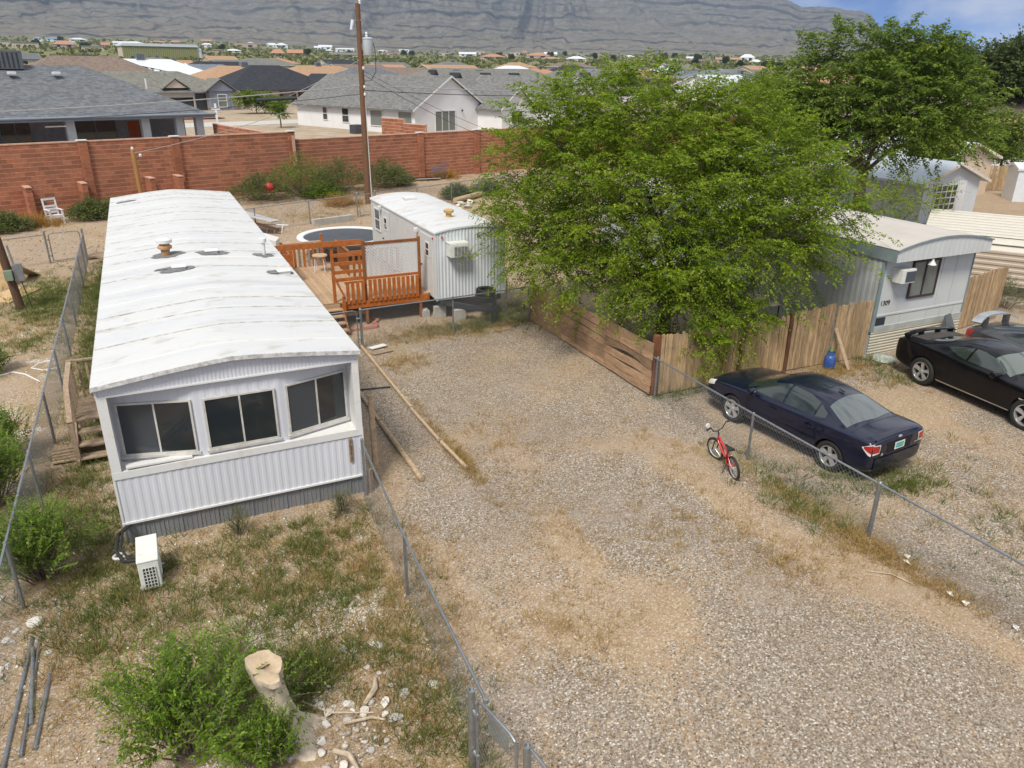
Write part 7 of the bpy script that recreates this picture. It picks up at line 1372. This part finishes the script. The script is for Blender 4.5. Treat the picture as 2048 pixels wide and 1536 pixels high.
def tree(name, label, base, lobes, nt, K, ll, lw, mat, trunk_r=.2, tl=(.4, .75), droop=.4, limbs=None, group=None, seed=1, fork=1.6, limb_r=.05, stems=True, inner=.45, cat='tree', twr=.0045, tstep=9, outw=.8, upb=.25, plume=None):
    rng = np.random.default_rng(seed); T = thing(name, label, cat, tuple(base), group=group); base = np.array(base, float); VS = []; FS = []; off = 0; br = MB(); r = random.Random(seed)
    for c in lobes:
        cc = np.array(c[:3], float); rad = np.array(c[3:6] if len(c) > 5 else [c[3]]*3, float); n = int(nt*(rad.mean()**2)) if nt > 0 else 40
        if plume:
            P, D, Ln, bb_ = plumes(cc, rad, max(6, int(n/12)), rng, *plume)
            if stems: twig_tubes(br, bb_[0], bb_[1], bb_[2], .5, twr*1.6, 2)
        else: P, d = shell_points(n, cc, rad*.8, rng, inner); D = d*outw+rng.normal(0, .35, (n, 3))+np.array([0, 0, upb]); Ln = rng.uniform(*tl, n)
        P[:, 2] = np.maximum(P[:, 2], base[2]+.12)
        v, f = leaves(P, D, Ln, K, ll, lw, droop, rng=rng); VS.append(v); FS.append(f+off); off += len(v)
        if stems and not plume: twig_tubes(br, P, D, Ln, droop, twr, tstep)
    mesh_np('crown', np.concatenate(VS), np.concatenate(FS), mat, T, kind='stuff')
    fk = Vector(base)+Vector((0, 0, fork)); tr = MB(); tr.tube([Vector(base)-Vector((0,0,.2)), Vector(base)+Vector((.03, 0, fork*.5)), fk], [trunk_r*1.25, trunk_r, trunk_r*.85], 12); tr.build('trunk', bark, T, smooth=True)
    cs = [Vector(c[:3]) for c in lobes]; nm_ = max(2, min(7, len(cs)//4)); ks = [cs[i*len(cs)//nm_] for i in range(nm_)]
    for _ in range(4):
        gp = [[] for _ in ks]
        for e in cs: gp[min(range(nm_), key=lambda i: (e-ks[i]).length)].append(e)
        ks = [sum(q, Vector())/len(q) if q else ks[i] for i, q in enumerate(gp)]
    for kc, q in zip(ks, gp):
        if not q: continue
        nd = fk.lerp(kc, .62)+Vector((r.uniform(-.3, .3), r.uniform(-.3, .3), -.2))*min(1, limb_r*12); md = fk.lerp(nd, .5)+Vector((r.uniform(-.25, .25), r.uniform(-.25, .25), .25))*min(1, limb_r*12)
        br.tube([fk-Vector((0,0,.15)), md, nd], [limb_r*1.7, limb_r*1.3, limb_r], 8)
        for e in q:
            md2 = nd.lerp(e, .5)+Vector((r.uniform(-.3, .3), r.uniform(-.3, .3), r.uniform(0, .4)))*min(1, limb_r*12); br.tube([nd, md2, e], [limb_r*.7, limb_r*.45, limb_r*.15], 5, False)
            if stems:
                for _ in range(4):
                    d = Vector((r.gauss(0, 1), r.gauss(0, 1), r.gauss(.3, .8))).normalized()*.9; br.tube([md2.lerp(e, .6), e.lerp(e+d, .5)+Vector((0,0,.1)), e+d], [limb_r*.22, limb_r*.14, limb_r*.06], 4, False)
    br.build('branches', bark, T, smooth=True, kind='stuff'); return T
def off(cx, cy, l, f, L_): return [(cx+a*l[0]+b*f[0], cy+a*l[1]+b*f[1], z, *rr) for a, b, z, *rr in L_]
elm = off(13.35, 18.55, (.80,-.60), (.60,.80), [(-3.7,.2,3.4,1.25),(-3.8,.5,4.9,1.2),(-3.0,-.4,5.9,1.35),(-2.5,.8,6.5,1.2),(-2.9,-1.0,3.0,1.25),(-3.7,1.5,3.0,1.1),(-1.8,-1.2,5.1,1.5),(-1.4,.4,6.7,1.2),(-.5,0,7.0,1.0),(-.2,-1.4,5.9,1.5),
    (-1.3,-1.7,3.9,1.4),(0,-2.6,4.5,1.5),(.2,-2.2,3.1,1.3),(1.2,-.5,6.1,1.4),(1.4,-1.9,4.8,1.6),(1.6,-2.8,3.1,1.4),(2.5,.2,6.3,1.1),(2.8,-1.2,5.2,1.5),(3.0,-2.2,3.7,1.5),(3.7,-.4,5.1,1.3),(4.2,-1.0,4.0,1.35),(3.6,-1.2,3.1,1.0),(1.5,-2.9,2.4,.9),
    (-2.1,-1.9,2.5,1.0),(.8,1.5,5.5,1.7),(-2,2,4.9,1.7),(2.5,1.8,4.7,1.5),(-.4,-.2,7.3,.6),(1.0,-.2,6.7,.6),(2.7,0,6.8,.55),(-2.6,0,6.8,.6),(4.7,-.8,4.3,.7),(-.3,-2.2,2.7,1.0),(.7,-2.8,2.3,1.0),(-1.2,-2.3,2.4,.9),(.9,-3.4,2.3,.9),(-3.3,.4,2.3,.95)])+[(13.3,14.9,1.55,.9),(12.5,14.5,1.05,.6),(14.0,15.1,1.8,.75)]
tree('elm_tree', 'large bright green elm tree spreading over the plank and picket fences', (13.9, 18.3, 0), elm, 540, 10, .105, .05, leaf_elm, .22, (.5, 1.15), .3, seed=3, fork=1.5, limb_r=.06, twr=.005, plume=((1.0, 1.7), 12, (.28, .55), .6, .32))
t2 = off(33.6, 28.9, (.66,-.75), (.75,.66), [(-3.6,0,6.6,1.5),(-3.2,0,8.0,1.3),(-2.2,.5,9.0,1.1),(-.9,0,8.8,1.3),(.3,.3,9.1,1.2),(1.6,0,8.7,1.3),(2.9,0,8.2,1.2),(3.8,.3,7.0,1.3),(4.3,0,5.6,1.1),(2.6,-.6,6.5,1.6),(1.0,-.8,7.3,1.7),(-.8,-.8,6.8,1.7),(-2.3,-.6,5.9,1.5),(0.2,-1,5.9,1.4),(1.8,-1,5.6,1.2),(3.2,-.5,5.5,1.1),(-1.4,-.8,4.9,1.2),(-.2,-.9,4.7,1.2),(1.0,-.6,4.9,1.1),(-2.4,-.3,5.0,1.1),(-3.0,-.4,5.6,1.2),(2.3,.2,9.3,.7),(3.3,.2,8.9,.5),(4.4,0,7.9,.6)])
t2 = [(q[0], q[1], q[2]-.35, *q[3:]) for q in t2]
tree('tall_tree', 'tall darker green tree behind the mobile homes on the right', (33.8, 28.8, 0), t2, 300, 8, .19, .11, leaf_dark, .3, (.6, 1.1), .3, seed=5, fork=3.0, limb_r=.07, plume=((1.2, 2.0), 11, (.4, .7), .5, .3))
m = None
stm = MB(); r_ = random.Random(8)
for i in range(46):
    x, y = 30.5+r_.uniform(-1.2, 2.0), 30.0+r_.uniform(-1.5, 1); stm.tube([(x, y, 2.2), (x+r_.uniform(.3, 1.4), y-r_.uniform(0, 1.2), 3.6), (x+r_.uniform(1.0, 3.2), y-r_.uniform(.4, 2.4), 4.6+r_.uniform(-.3, .8))], [.03, .02, .008], 4, False)
tag(stm.build('dead_stems', MAT('bare grey stems', (.26,.22,.17), .9), smooth=True), 'spray of bare grey stems leaning out below the tall tree', 'dead branches', kind='stuff')
tree('sapling', 'small pale green sapling in front of the pale blue mobile home', (27.9, 22.0, 0), [(27.6,22.2,2.6,1.0,1.0,.8),(28.5,21.6,2.9,1.1,1.0,.7),(29.3,21.0,3.2,.6,.6,.4),(27.0,22.6,3.0,.5),(28.1,22.0,3.7,.35)], 130, 11, .13, .06, leaf_elm, .06, (.4, .8), .3, seed=6, fork=1.2, limb_r=.025)
for i, (nm, lb, x, y, z, R_, h, n, ll, mt) in enumerate((
    ('dark_tree', 'dark green tree mass at the right edge above the orange roof', 82, 54, .3, 6.5, 10.5, 30, .5, leaf_far), ('dark_tree', 'broad dark green tree behind the right end of the tall tree', 92, 72, .5, 6, 10, 26, .5, leaf_far),
    ('green_tree', 'leafy tree between the cream home and the orange-roofed house', 56.5, 40.5, .2, 3.0, 6.0, 42, .3, leaf_dark), ('green_tree', 'low green tree just left of the tall tree', 62, 66, .3, 4.0, 6.8, 30, .35, leaf_dark), ('green_tree', 'green tree far left of the tall tree above the terracotta roofs', 92, 100, 2.2, 4.5, 5.5, 22, .4, leaf_dark),
    ('green_tree', 'leafy green tree overhanging the roof of the cream home', 45, 33, .2, 2.2, 5.0, 55, .22, leaf_dark), ('green_tree', 'drooping green tree at the far right by the white-walled house', 60, 38.5, .2, 2.0, 4.2, 50, .22, leaf_dark),
    ('yard_shrub', 'rounded green shrub in front of the tudor house', 14.4, 107.5, 2.1, 2.4, 2.6, 22, .35, leaf_dark), ('yard_shrub', 'second green shrub beside it, toward the white stucco house', 17.0, 106.5, 2.1, 1.8, 2.2, 28, .3, leaf_dark), ('street_sapling', 'thin young street tree left of the white stucco house', 13.3, 82.8, 2.0, 1.0, 2.9, 40, .22, leaf_dark), ('round_bush', 'round bright bush between the tan and olive roofs', 23, 175, 3.0, 3.2, 4.6, 18, .45, leaf_dark))):
    r_ = random.Random(50+i); lb_ = [(x+r_.gauss(0, .45)*R_, y+r_.gauss(0, .45)*R_, z+h*r_.uniform(.42, .82), R_*r_.uniform(.35, .6), R_*r_.uniform(.35, .6), h*r_.uniform(.14, .24)) for _ in range(11)]
    tree(nm, lb, (x, y, z), lb_, n*2.6, 8, ll, ll*.55, mt, .12*h/5, (.5*R_/2.5, .9*R_/2.5), .25, seed=60+i, fork=h*.35, limb_r=.03*h/4, stems=False)
far_t = [(813.8,1472),(394.5,1188),(382,1190),(876,1215),(594,829),(754,1021),(463.7,1021),(550,1039),(417,537),(540,898),(-96,1651),(292,308),(360,417),(640,820),(700,900),(480,760),(330,700),(250,1000),(180,900),(90,880),(40,760),(-30,820),(-80,1000),(500,600),(330,360),(420,430)]; far_t.sort(key=lambda q: q[0]/q[1])
for i, (x, y) in enumerate(far_t):
    z = float(terrain_z(np.array([x*1.]), np.array([y*1.]))[0]); d = math.hypot(x, y); R_ = 1.9+d*.0014; r_ = random.Random(i); lb_ = [(x+r_.gauss(0, .4)*R_, y+r_.gauss(0, .4)*R_, z+R_*r_.uniform(.6, 1.6), R_*.55) for _ in range(7)]
    tree('far_tree', f'small dark round tree on the far scrub slope, {ORD(i+1)} from the left', (x, y, z), lb_, 260/(R_*.55)**2, 5, R_*.32, R_*.22, leaf_far, R_*.06, (R_*.3, R_*.5), .1, seed=200+i, fork=R_*.5, limb_r=R_*.02, stems=False, group='far trees on the scrub slope')
# creosote scrub covering the slope, too many to count
n = 6000; az = RNG.uniform(math.radians(-12), math.radians(66), n); d = 190*np.exp(RNG.uniform(0, math.log(2300/190), n)); x, y = d*np.sin(az), d*np.cos(az); z = terrain_z(x, y); R_ = RNG.uniform(.9, 1.8, n)*(1+d/1100)
V = []; F = []
for k in range(7):
    P = np.stack([x+RNG.normal(0, .5, n)*R_, y+RNG.normal(0, .5, n)*R_, z+R_*RNG.uniform(.2, .8, n)], -1); nrm = unit(RNG.normal(size=(n, 3))); a = unit(np.cross(nrm, RNG.normal(size=(n, 3)))); b = np.cross(nrm, a); s = (R_*RNG.uniform(.35, .6, n))[:, None]; V.append(np.stack([P+a*s, P+b*s, P-a*s, P-b*s], 1).reshape(-1, 3))
V = np.concatenate(V); tag(mesh_np('creosote_scrub', V, np.arange(len(V)).reshape(-1, 4), LEAF('creosote', (.10,.125,.035), (.19,.20,.065), (.25,.23,.1), .3)), 'olive creosote scrub covering the slope below the mountain', 'scrub', kind='stuff')

# ------------------------------------------------------------------ foreground shrubs with readable leaf sprays
def shrub(label, c, rad, h, n, ll, seed, mat=leaf_bush, K=18, name='shrub', lw=None, tl=(.35, .75), cat='shrub'):
    rng = np.random.default_rng(seed); T = thing(name, label, cat, (c[0], c[1], 0)); a = rng.uniform(0, 2*math.pi, n); q = rng.uniform(.0, 1, n)**.6; lob = (.62+.5*np.sin(a*3+seed)*np.sin(a*2+1.7*seed)) if seed < 20 else 1+0*a; q = q*np.clip(lob, .35, 1.15)
    tip = np.stack([c[0]+rad*q*np.cos(a), c[1]+rad*q*np.sin(a), h*(1.05-.65*q**1.6)*rng.uniform(.55, 1.1, n)], -1); root = np.array([c[0], c[1], .05])+np.stack([rad*.25*q*np.cos(a), rad*.25*q*np.sin(a), 0*q], -1)
    D = unit(unit(tip-root)+rng.normal(0, .28, (n, 3))+np.array([0, 0, .1])); Ln = rng.uniform(*tl, n); P = tip-D*Ln[:, None]*.6; P[:, 2] = np.maximum(P[:, 2], .06)
    v, f = leaves(P, D, Ln, K, ll, lw or ll*.42, .22, .95, rng, .8, .14); mesh_np('foliage', v, f, mat, T, kind='stuff'); m = MB(); twig_tubes(m, P, D, Ln, .22, .0045, 1)
    for i in range(0, n, 5): m.tube([root[i], (root[i]+P[i])/2+np.array([0, 0, .08]), P[i]], [.012, .009, .005], 4, False)
    m.build('stems', bark, T, kind='stuff', smooth=True); return T
shrub('big leafy green shrub in front of the tree stump, bottom of the picture', (-.55, 7.75), 1.45, 1.35, 420, .078, 1, K=24, tl=(.55, 1.05))
shrub('leafy shoots growing around the foot of the stump', (.25, 7.15), .6, .75, 240, .07, 2)
shrub('bright green leafy shrub beside the left fence in front of the condenser', (-2.45, 12.3), 1.3, 1.25, 430, .075, 3, K=22, tl=(.5, .9))
shrub('leafy shrub behind the left fence at the picture edge, nearer one', (-3.5, 15.2), 1.3, 1.35, 380, .075, 4, K=22, tl=(.5, .9)); shrub('leafy shrub behind the left fence at the picture edge, farther one', (-3.6, 17.2), 1.1, 1.1, 300, .075, 5, K=20, tl=(.45, .85)); shrub('small round shrub at the left edge near the white hose', (-4.45, 23.1), .6, .75, 260, .075, 6)
shrub('tall spindly weed standing in the front yard by the skirting', (.55, 12.35), .35, .55, 60, .035, 7, grass_green, 12, 'weed', tl=(.2, .45), cat='weed'); shrub('green weed at the right end of the grey skirting', (2.4, 12.3), .5, .4, 110, .035, 8, leaf_olive, 12, 'weed', tl=(.2, .4), cat='weed')
for i, (x, y, rd, h, mt, lb) in enumerate(((6.3, 50.0, 2.0, 1.5, leaf_olive, 'leftmost green weed mound below the wall, behind the red ball'), (9.0, 50.6, 2.4, 2.5, leaf_dark, 'tallest dark green weed mound below the wall step'), (11.6, 51.2, 2.2, 2.1, leaf_olive, 'green weed mound just left of the tall pole'), (10.2, 49.9, 1.5, .9, leaf_bush, 'yellow-green weed mound in front of the wall, left of the pole base'), (15.0, 52.2, 1.9, 1.8, leaf_olive, 'green weed mound right of the tall pole'), (16.2, 53.2, 1.2, 1.2, leaf_olive, 'smaller green weed mound farther right below the wall'),
    (-6.6, 44.8, 1.2, .9, leaf_olive, 'green weed at the left edge of the alley'), (-2.9, 47.0, 1.2, 1.0, leaf_olive, 'green weed right of the white garden chair'), (-1.6, 47.6, 1.2, .9, leaf_olive, 'green weed behind the far left corner of the white home'), (18.0, 46.2, 1.1, .9, leaf_olive, 'scrubby green bush at the back fence right of the trailer'), (20.5, 47.0, 1.2, .9, leaf_olive, 'scrubby bush at the back fence beside the big tree'), (12.9, 43.6, .8, .6, leaf_olive, 'low bush behind the back fence at the trailer roof corner'))):
    shrub(lb, (x, y), rd, h, 560, .17, 20+i, mt, 8, 'weed_mound', .06, (.4, .9), 'weed')
shrub('spiky grey-green desert shrub at the right edge behind the graphite coupe', (26.9, 15.9), .9, 1.1, 160, .12, 40, LEAF('yucca', (.10,.13,.05), (.2,.23,.1)), 10, 'desert_shrub', .03)

# ------------------------------------------------------------------ grass, weeds, gravel
def tufts(name, label, xy, blades, h, w, mat, rng=RNG, lean=.5, sp=.06, cat='grass'):
    n = len(xy); z = terrain_z(xy[:, 0], xy[:, 1]); B = blades; P = np.repeat(np.stack([xy[:, 0], xy[:, 1], z-.01], -1), B, 0); s = np.repeat(rng.uniform(.5, 1.25, n), B)[:, None]
    a = rng.uniform(0, 2*math.pi, n*B); o = np.stack([np.cos(a), np.sin(a), 0*a], -1); P = P+o*(rng.uniform(0, sp, n*B)[:, None])*s
    d = unit(o*lean*rng.uniform(.1, 1.4, n*B)[:, None]+np.array([0, 0, 1.])+rng.normal(0, .2, (n*B, 3))); hh = h*s*rng.uniform(.5, 1.2, n*B)[:, None]; sd = unit(np.cross(d, rng.normal(size=(n*B, 3))))*w*.5
    mid = P+d*hh*.55; bend = unit(d+o*.5+rng.normal(0, .15, (n*B, 3))); tip = mid+bend*hh*.5
    v = np.stack([P-sd, P+sd, mid+sd*.75, mid-sd*.75, tip], 1).reshape(-1, 3); b = np.arange(n*B)[:, None]*5; f = np.concatenate([b+np.array([[0, 1, 2]]), b+np.array([[0, 2, 3]]), b+np.array([[3, 2, 4]])]); tag(mesh_np(name, v, f, mat), label, cat, kind='stuff')
def blob_pts(L_, rng=RNG):
    o = []
    for x, y, rx, ry, n in L_: o.append(np.stack([rng.normal(x, rx, n), rng.normal(y, ry, n)], -1))
    return np.concatenate(o)
def keep(p):            # not inside the houses, the deck, the walls
    x, y = p[:, 0], p[:, 1]; k = ~((x > -1.3) & (x < 3.05) & (y > 12.8) & (y < 33.3)) & ~((x > 18.3) & (x < 22.5) & (y > 14.3) & (y < 29.6)) & (y < 53+.28*(x-9.1)-.3) & ~((x > 3.1) & (x < 8) & (y > 23.2) & (y < 28.5)); return p[k]
green = keep(blob_pts([(-2.0,26,.35,5,900),(-1.9,31,.5,2,350),(-3.9,31,.7,1.4,420),(-3.6,29,.6,1.0,220),(-1.8,20,.3,2.5,250),(-2.0,15,.35,1.2,160),(-1.6,13.3,.3,.5,80),(.2,11.9,1.2,.4,150),(-.2,10.4,1.2,.6,190),(1.2,9.9,.7,.5,170),(1.0,8.5,.5,.4,260),(-1.7,11.6,.4,.7,120),(1.6,11.4,.6,.5,120),(2.3,6.6,.3,.5,90),(2.3,8.0,.3,.8,80),(-3.6,13,.4,1.5,120),(-1.5,10.5,.5,.6,70),(10.4,8.9,.25,.5,70),(10.7,10.4,.35,.8,40),(11.9,9.4,.6,.4,60),(13.0,8.7,.5,.25,90),(13.6,6.6,1.2,1.2,80),(11.5,14.3,.5,.2,40),(9.8,21.8,.6,.5,140),(8.2,21.6,.8,.3,70),(18.2,13.9,.3,.3,40),(17.6,12.8,.3,.3,30),(10.8,22.6,.5,.9,120),(-3.8,25.5,.5,.8,90)]))
tufts('green_weeds', 'green weeds growing along fences and in the left yard', green, 14, .24, .010, grass_green, lean=.8, sp=.14)
dryp = keep(blob_pts([(.3,11.2,1.5,.8,230),(1.4,10.2,.8,1.2,190),(2.3,10.4,.3,1.3,170),(-1.6,10,.7,1,220),(2.0,7.6,.5,1,260),(-2.2,14.5,.35,1.5,150),(10.45,8.2,.22,.6,110),(10.55,7.3,.2,.4,120),(10.65,6.2,.18,.6,110),(10.4,9.7,.3,.6,60),(9.3,11.6,.8,.8,60),(8.7,8.6,.5,.9,90),(7.6,9.6,.6,.8,60),(9.0,7.5,.5,.3,60),(5.9,10.1,.3,.9,50),(6.3,14.2,.6,.9,60),(5.9,19.3,.5,.4,80),(7.5,21.6,1.3,.5,260),(9.5,21.4,.8,.5,150),(5.2,14,.08,1.6,120),(5.2,13.2,.08,.5,60),(16.5,13.9,.9,.25,200),(17.3,13.3,.5,.5,70),(14,8,1.5,1.5,120),(3.2,10,.3,1.3,90),(3.6,8.3,.6,.9,60),(4.8,7.6,.4,.5,60),(6.6,44.5,2.5,1,160),(8.5,43,1.5,.8,200),(-5.9,45.6,.8,.5,160),(-1.0,47.4,.9,.5,150),(10.6,45.5,.8,.6,110),(20.8,55.6,1.0,.6,160),(17.5,55.3,.8,.6,140),(12.8,51.2,2,.8,150),(16,41,2,3,120),(-3.9,27,.6,1,90),(13,46,3,1,100)]))
tufts('dry_grass', 'straw-coloured dry grass clumps across the yards', dryp, 14, .17, .008, dry_leaf, lean=.9, sp=.12)
big = keep(blob_pts([(-5.6,45.9,.5,.3,40),(-.6,47.8,.6,.3,40),(20.6,55.9,.6,.3,40),(17.6,55.8,.5,.3,30),(10.6,46.2,.4,.3,30)])); tufts('tumbleweed_straw', 'orange dry weeds standing along the foot of the block wall', big, 40, .8, .02, LEAF('orange straw', (.30,.16,.04), (.5,.30,.08)), lean=.8, sp=.3)
def pebbles(name, label, n, box, size, ramp, sel, cat='gravel', seed=3):
    rng = np.random.default_rng(seed); xy = np.stack([rng.uniform(box[0], box[1], n), rng.uniform(box[2], box[3], n)], -1); xy = xy[sel(xy[:, 0], xy[:, 1], rng)]; xy = keep(xy); n = len(xy)
    z = terrain_z(xy[:, 0], xy[:, 1]); s = size[0]*np.exp(rng.uniform(0, math.log(size[1]/size[0]), n)); base = np.array([(1,0,0),(0,1,0),(-1,0,0),(0,-1,0),(0,0,1),(0,0,-1.)]); q = base[None]*(1+rng.uniform(-.35, .35, (n, 6, 1)))*s[:, None, None]; q[..., 2] *= .62
    a = rng.uniform(0, 6.28, n); c, sn = np.cos(a)[:, None], np.sin(a)[:, None]; x = q[..., 0]*c-q[..., 1]*sn*.8; y = q[..., 0]*sn+q[..., 1]*c*.8; v = np.stack([x+xy[:, :1], y+xy[:, 1:], q[..., 2]+z[:, None]+s[:, None]*.25], -1).reshape(-1, 3)
    tri = np.array([(0,1,4),(1,2,4),(2,3,4),(3,0,4),(1,0,5),(2,1,5),(3,2,5),(0,3,5)]); f = (np.arange(n)[:, None, None]*6+tri[None]).reshape(-1, 3)
    m, t, b = newmat(name); g = t.nodes.new('ShaderNodeNewGeometry'); r = t.nodes.new('ShaderNodeValToRGB'); e = r.color_ramp.elements
    while len(e) < len(ramp): e.new(.5)
    for k, (p_, c_) in zip(e, ramp): k.position = p_; k.color = (*c_, 1)
    t.links.new(g.outputs['Random Per Island'], r.inputs[0]); t.links.new(r.outputs[0], b.inputs['Base Color']); b.inputs['Roughness'].default_value = .9; b.inputs['Specular IOR Level'].default_value = .2
    tag(mesh_np(name, v, f, m), label, cat, kind='stuff')
GR = [(0,(.16,.12,.09)),(.3,(.25,.20,.16)),(.6,(.33,.285,.245)),(.85,(.43,.39,.355)),(1,(.60,.57,.54))]
def gsel(x, y, rng): zz = zones(x, y); return rng.uniform(0, 1, len(x)) > np.clip(zz[0]*1.5-.15, .05, .96)
pebbles('gravel', 'loose grey-brown gravel of the driveway and car yard', 40000, (3.2, 16, 3.6, 14), (.007, .019), GR, gsel)
pebbles('gravel', 'loose gravel farther up the driveway', 9000, (4.2, 19, 12, 21), (.010, .024), GR, gsel, seed=4)
def lsel(x, y, rng): zz = zones(x, y); return rng.uniform(0, 1, len(x)) < np.clip(zz[2]*1.1, .06, .9)
pebbles('white_pebbles', 'white pebbles scattered over the left yard', 15000, (-5, 3, 5.5, 13), (.010, .03), [(0,(.30,.22,.16)),(.4,(.5,.45,.4)),(1,(.74,.72,.70))], lsel, seed=5)
pebbles('white_pebbles', 'white pebbles on the ground beyond the left fence', 5000, (-6, -2.7, 13, 26), (.012, .035), [(0,(.30,.22,.16)),(.4,(.5,.45,.4)),(1,(.74,.72,.70))], lsel, seed=6)
pebbles('alley_stones', 'small stones scattered over the dirt of the back yard and alley', 6000, (-8, 26, 33, 53), (.02, .07), [(0,(.28,.19,.12)),(.6,(.42,.32,.23)),(1,(.6,.54,.47))], lambda x, y, rng: rng.uniform(0, 1, len(x)) < .9, seed=7)
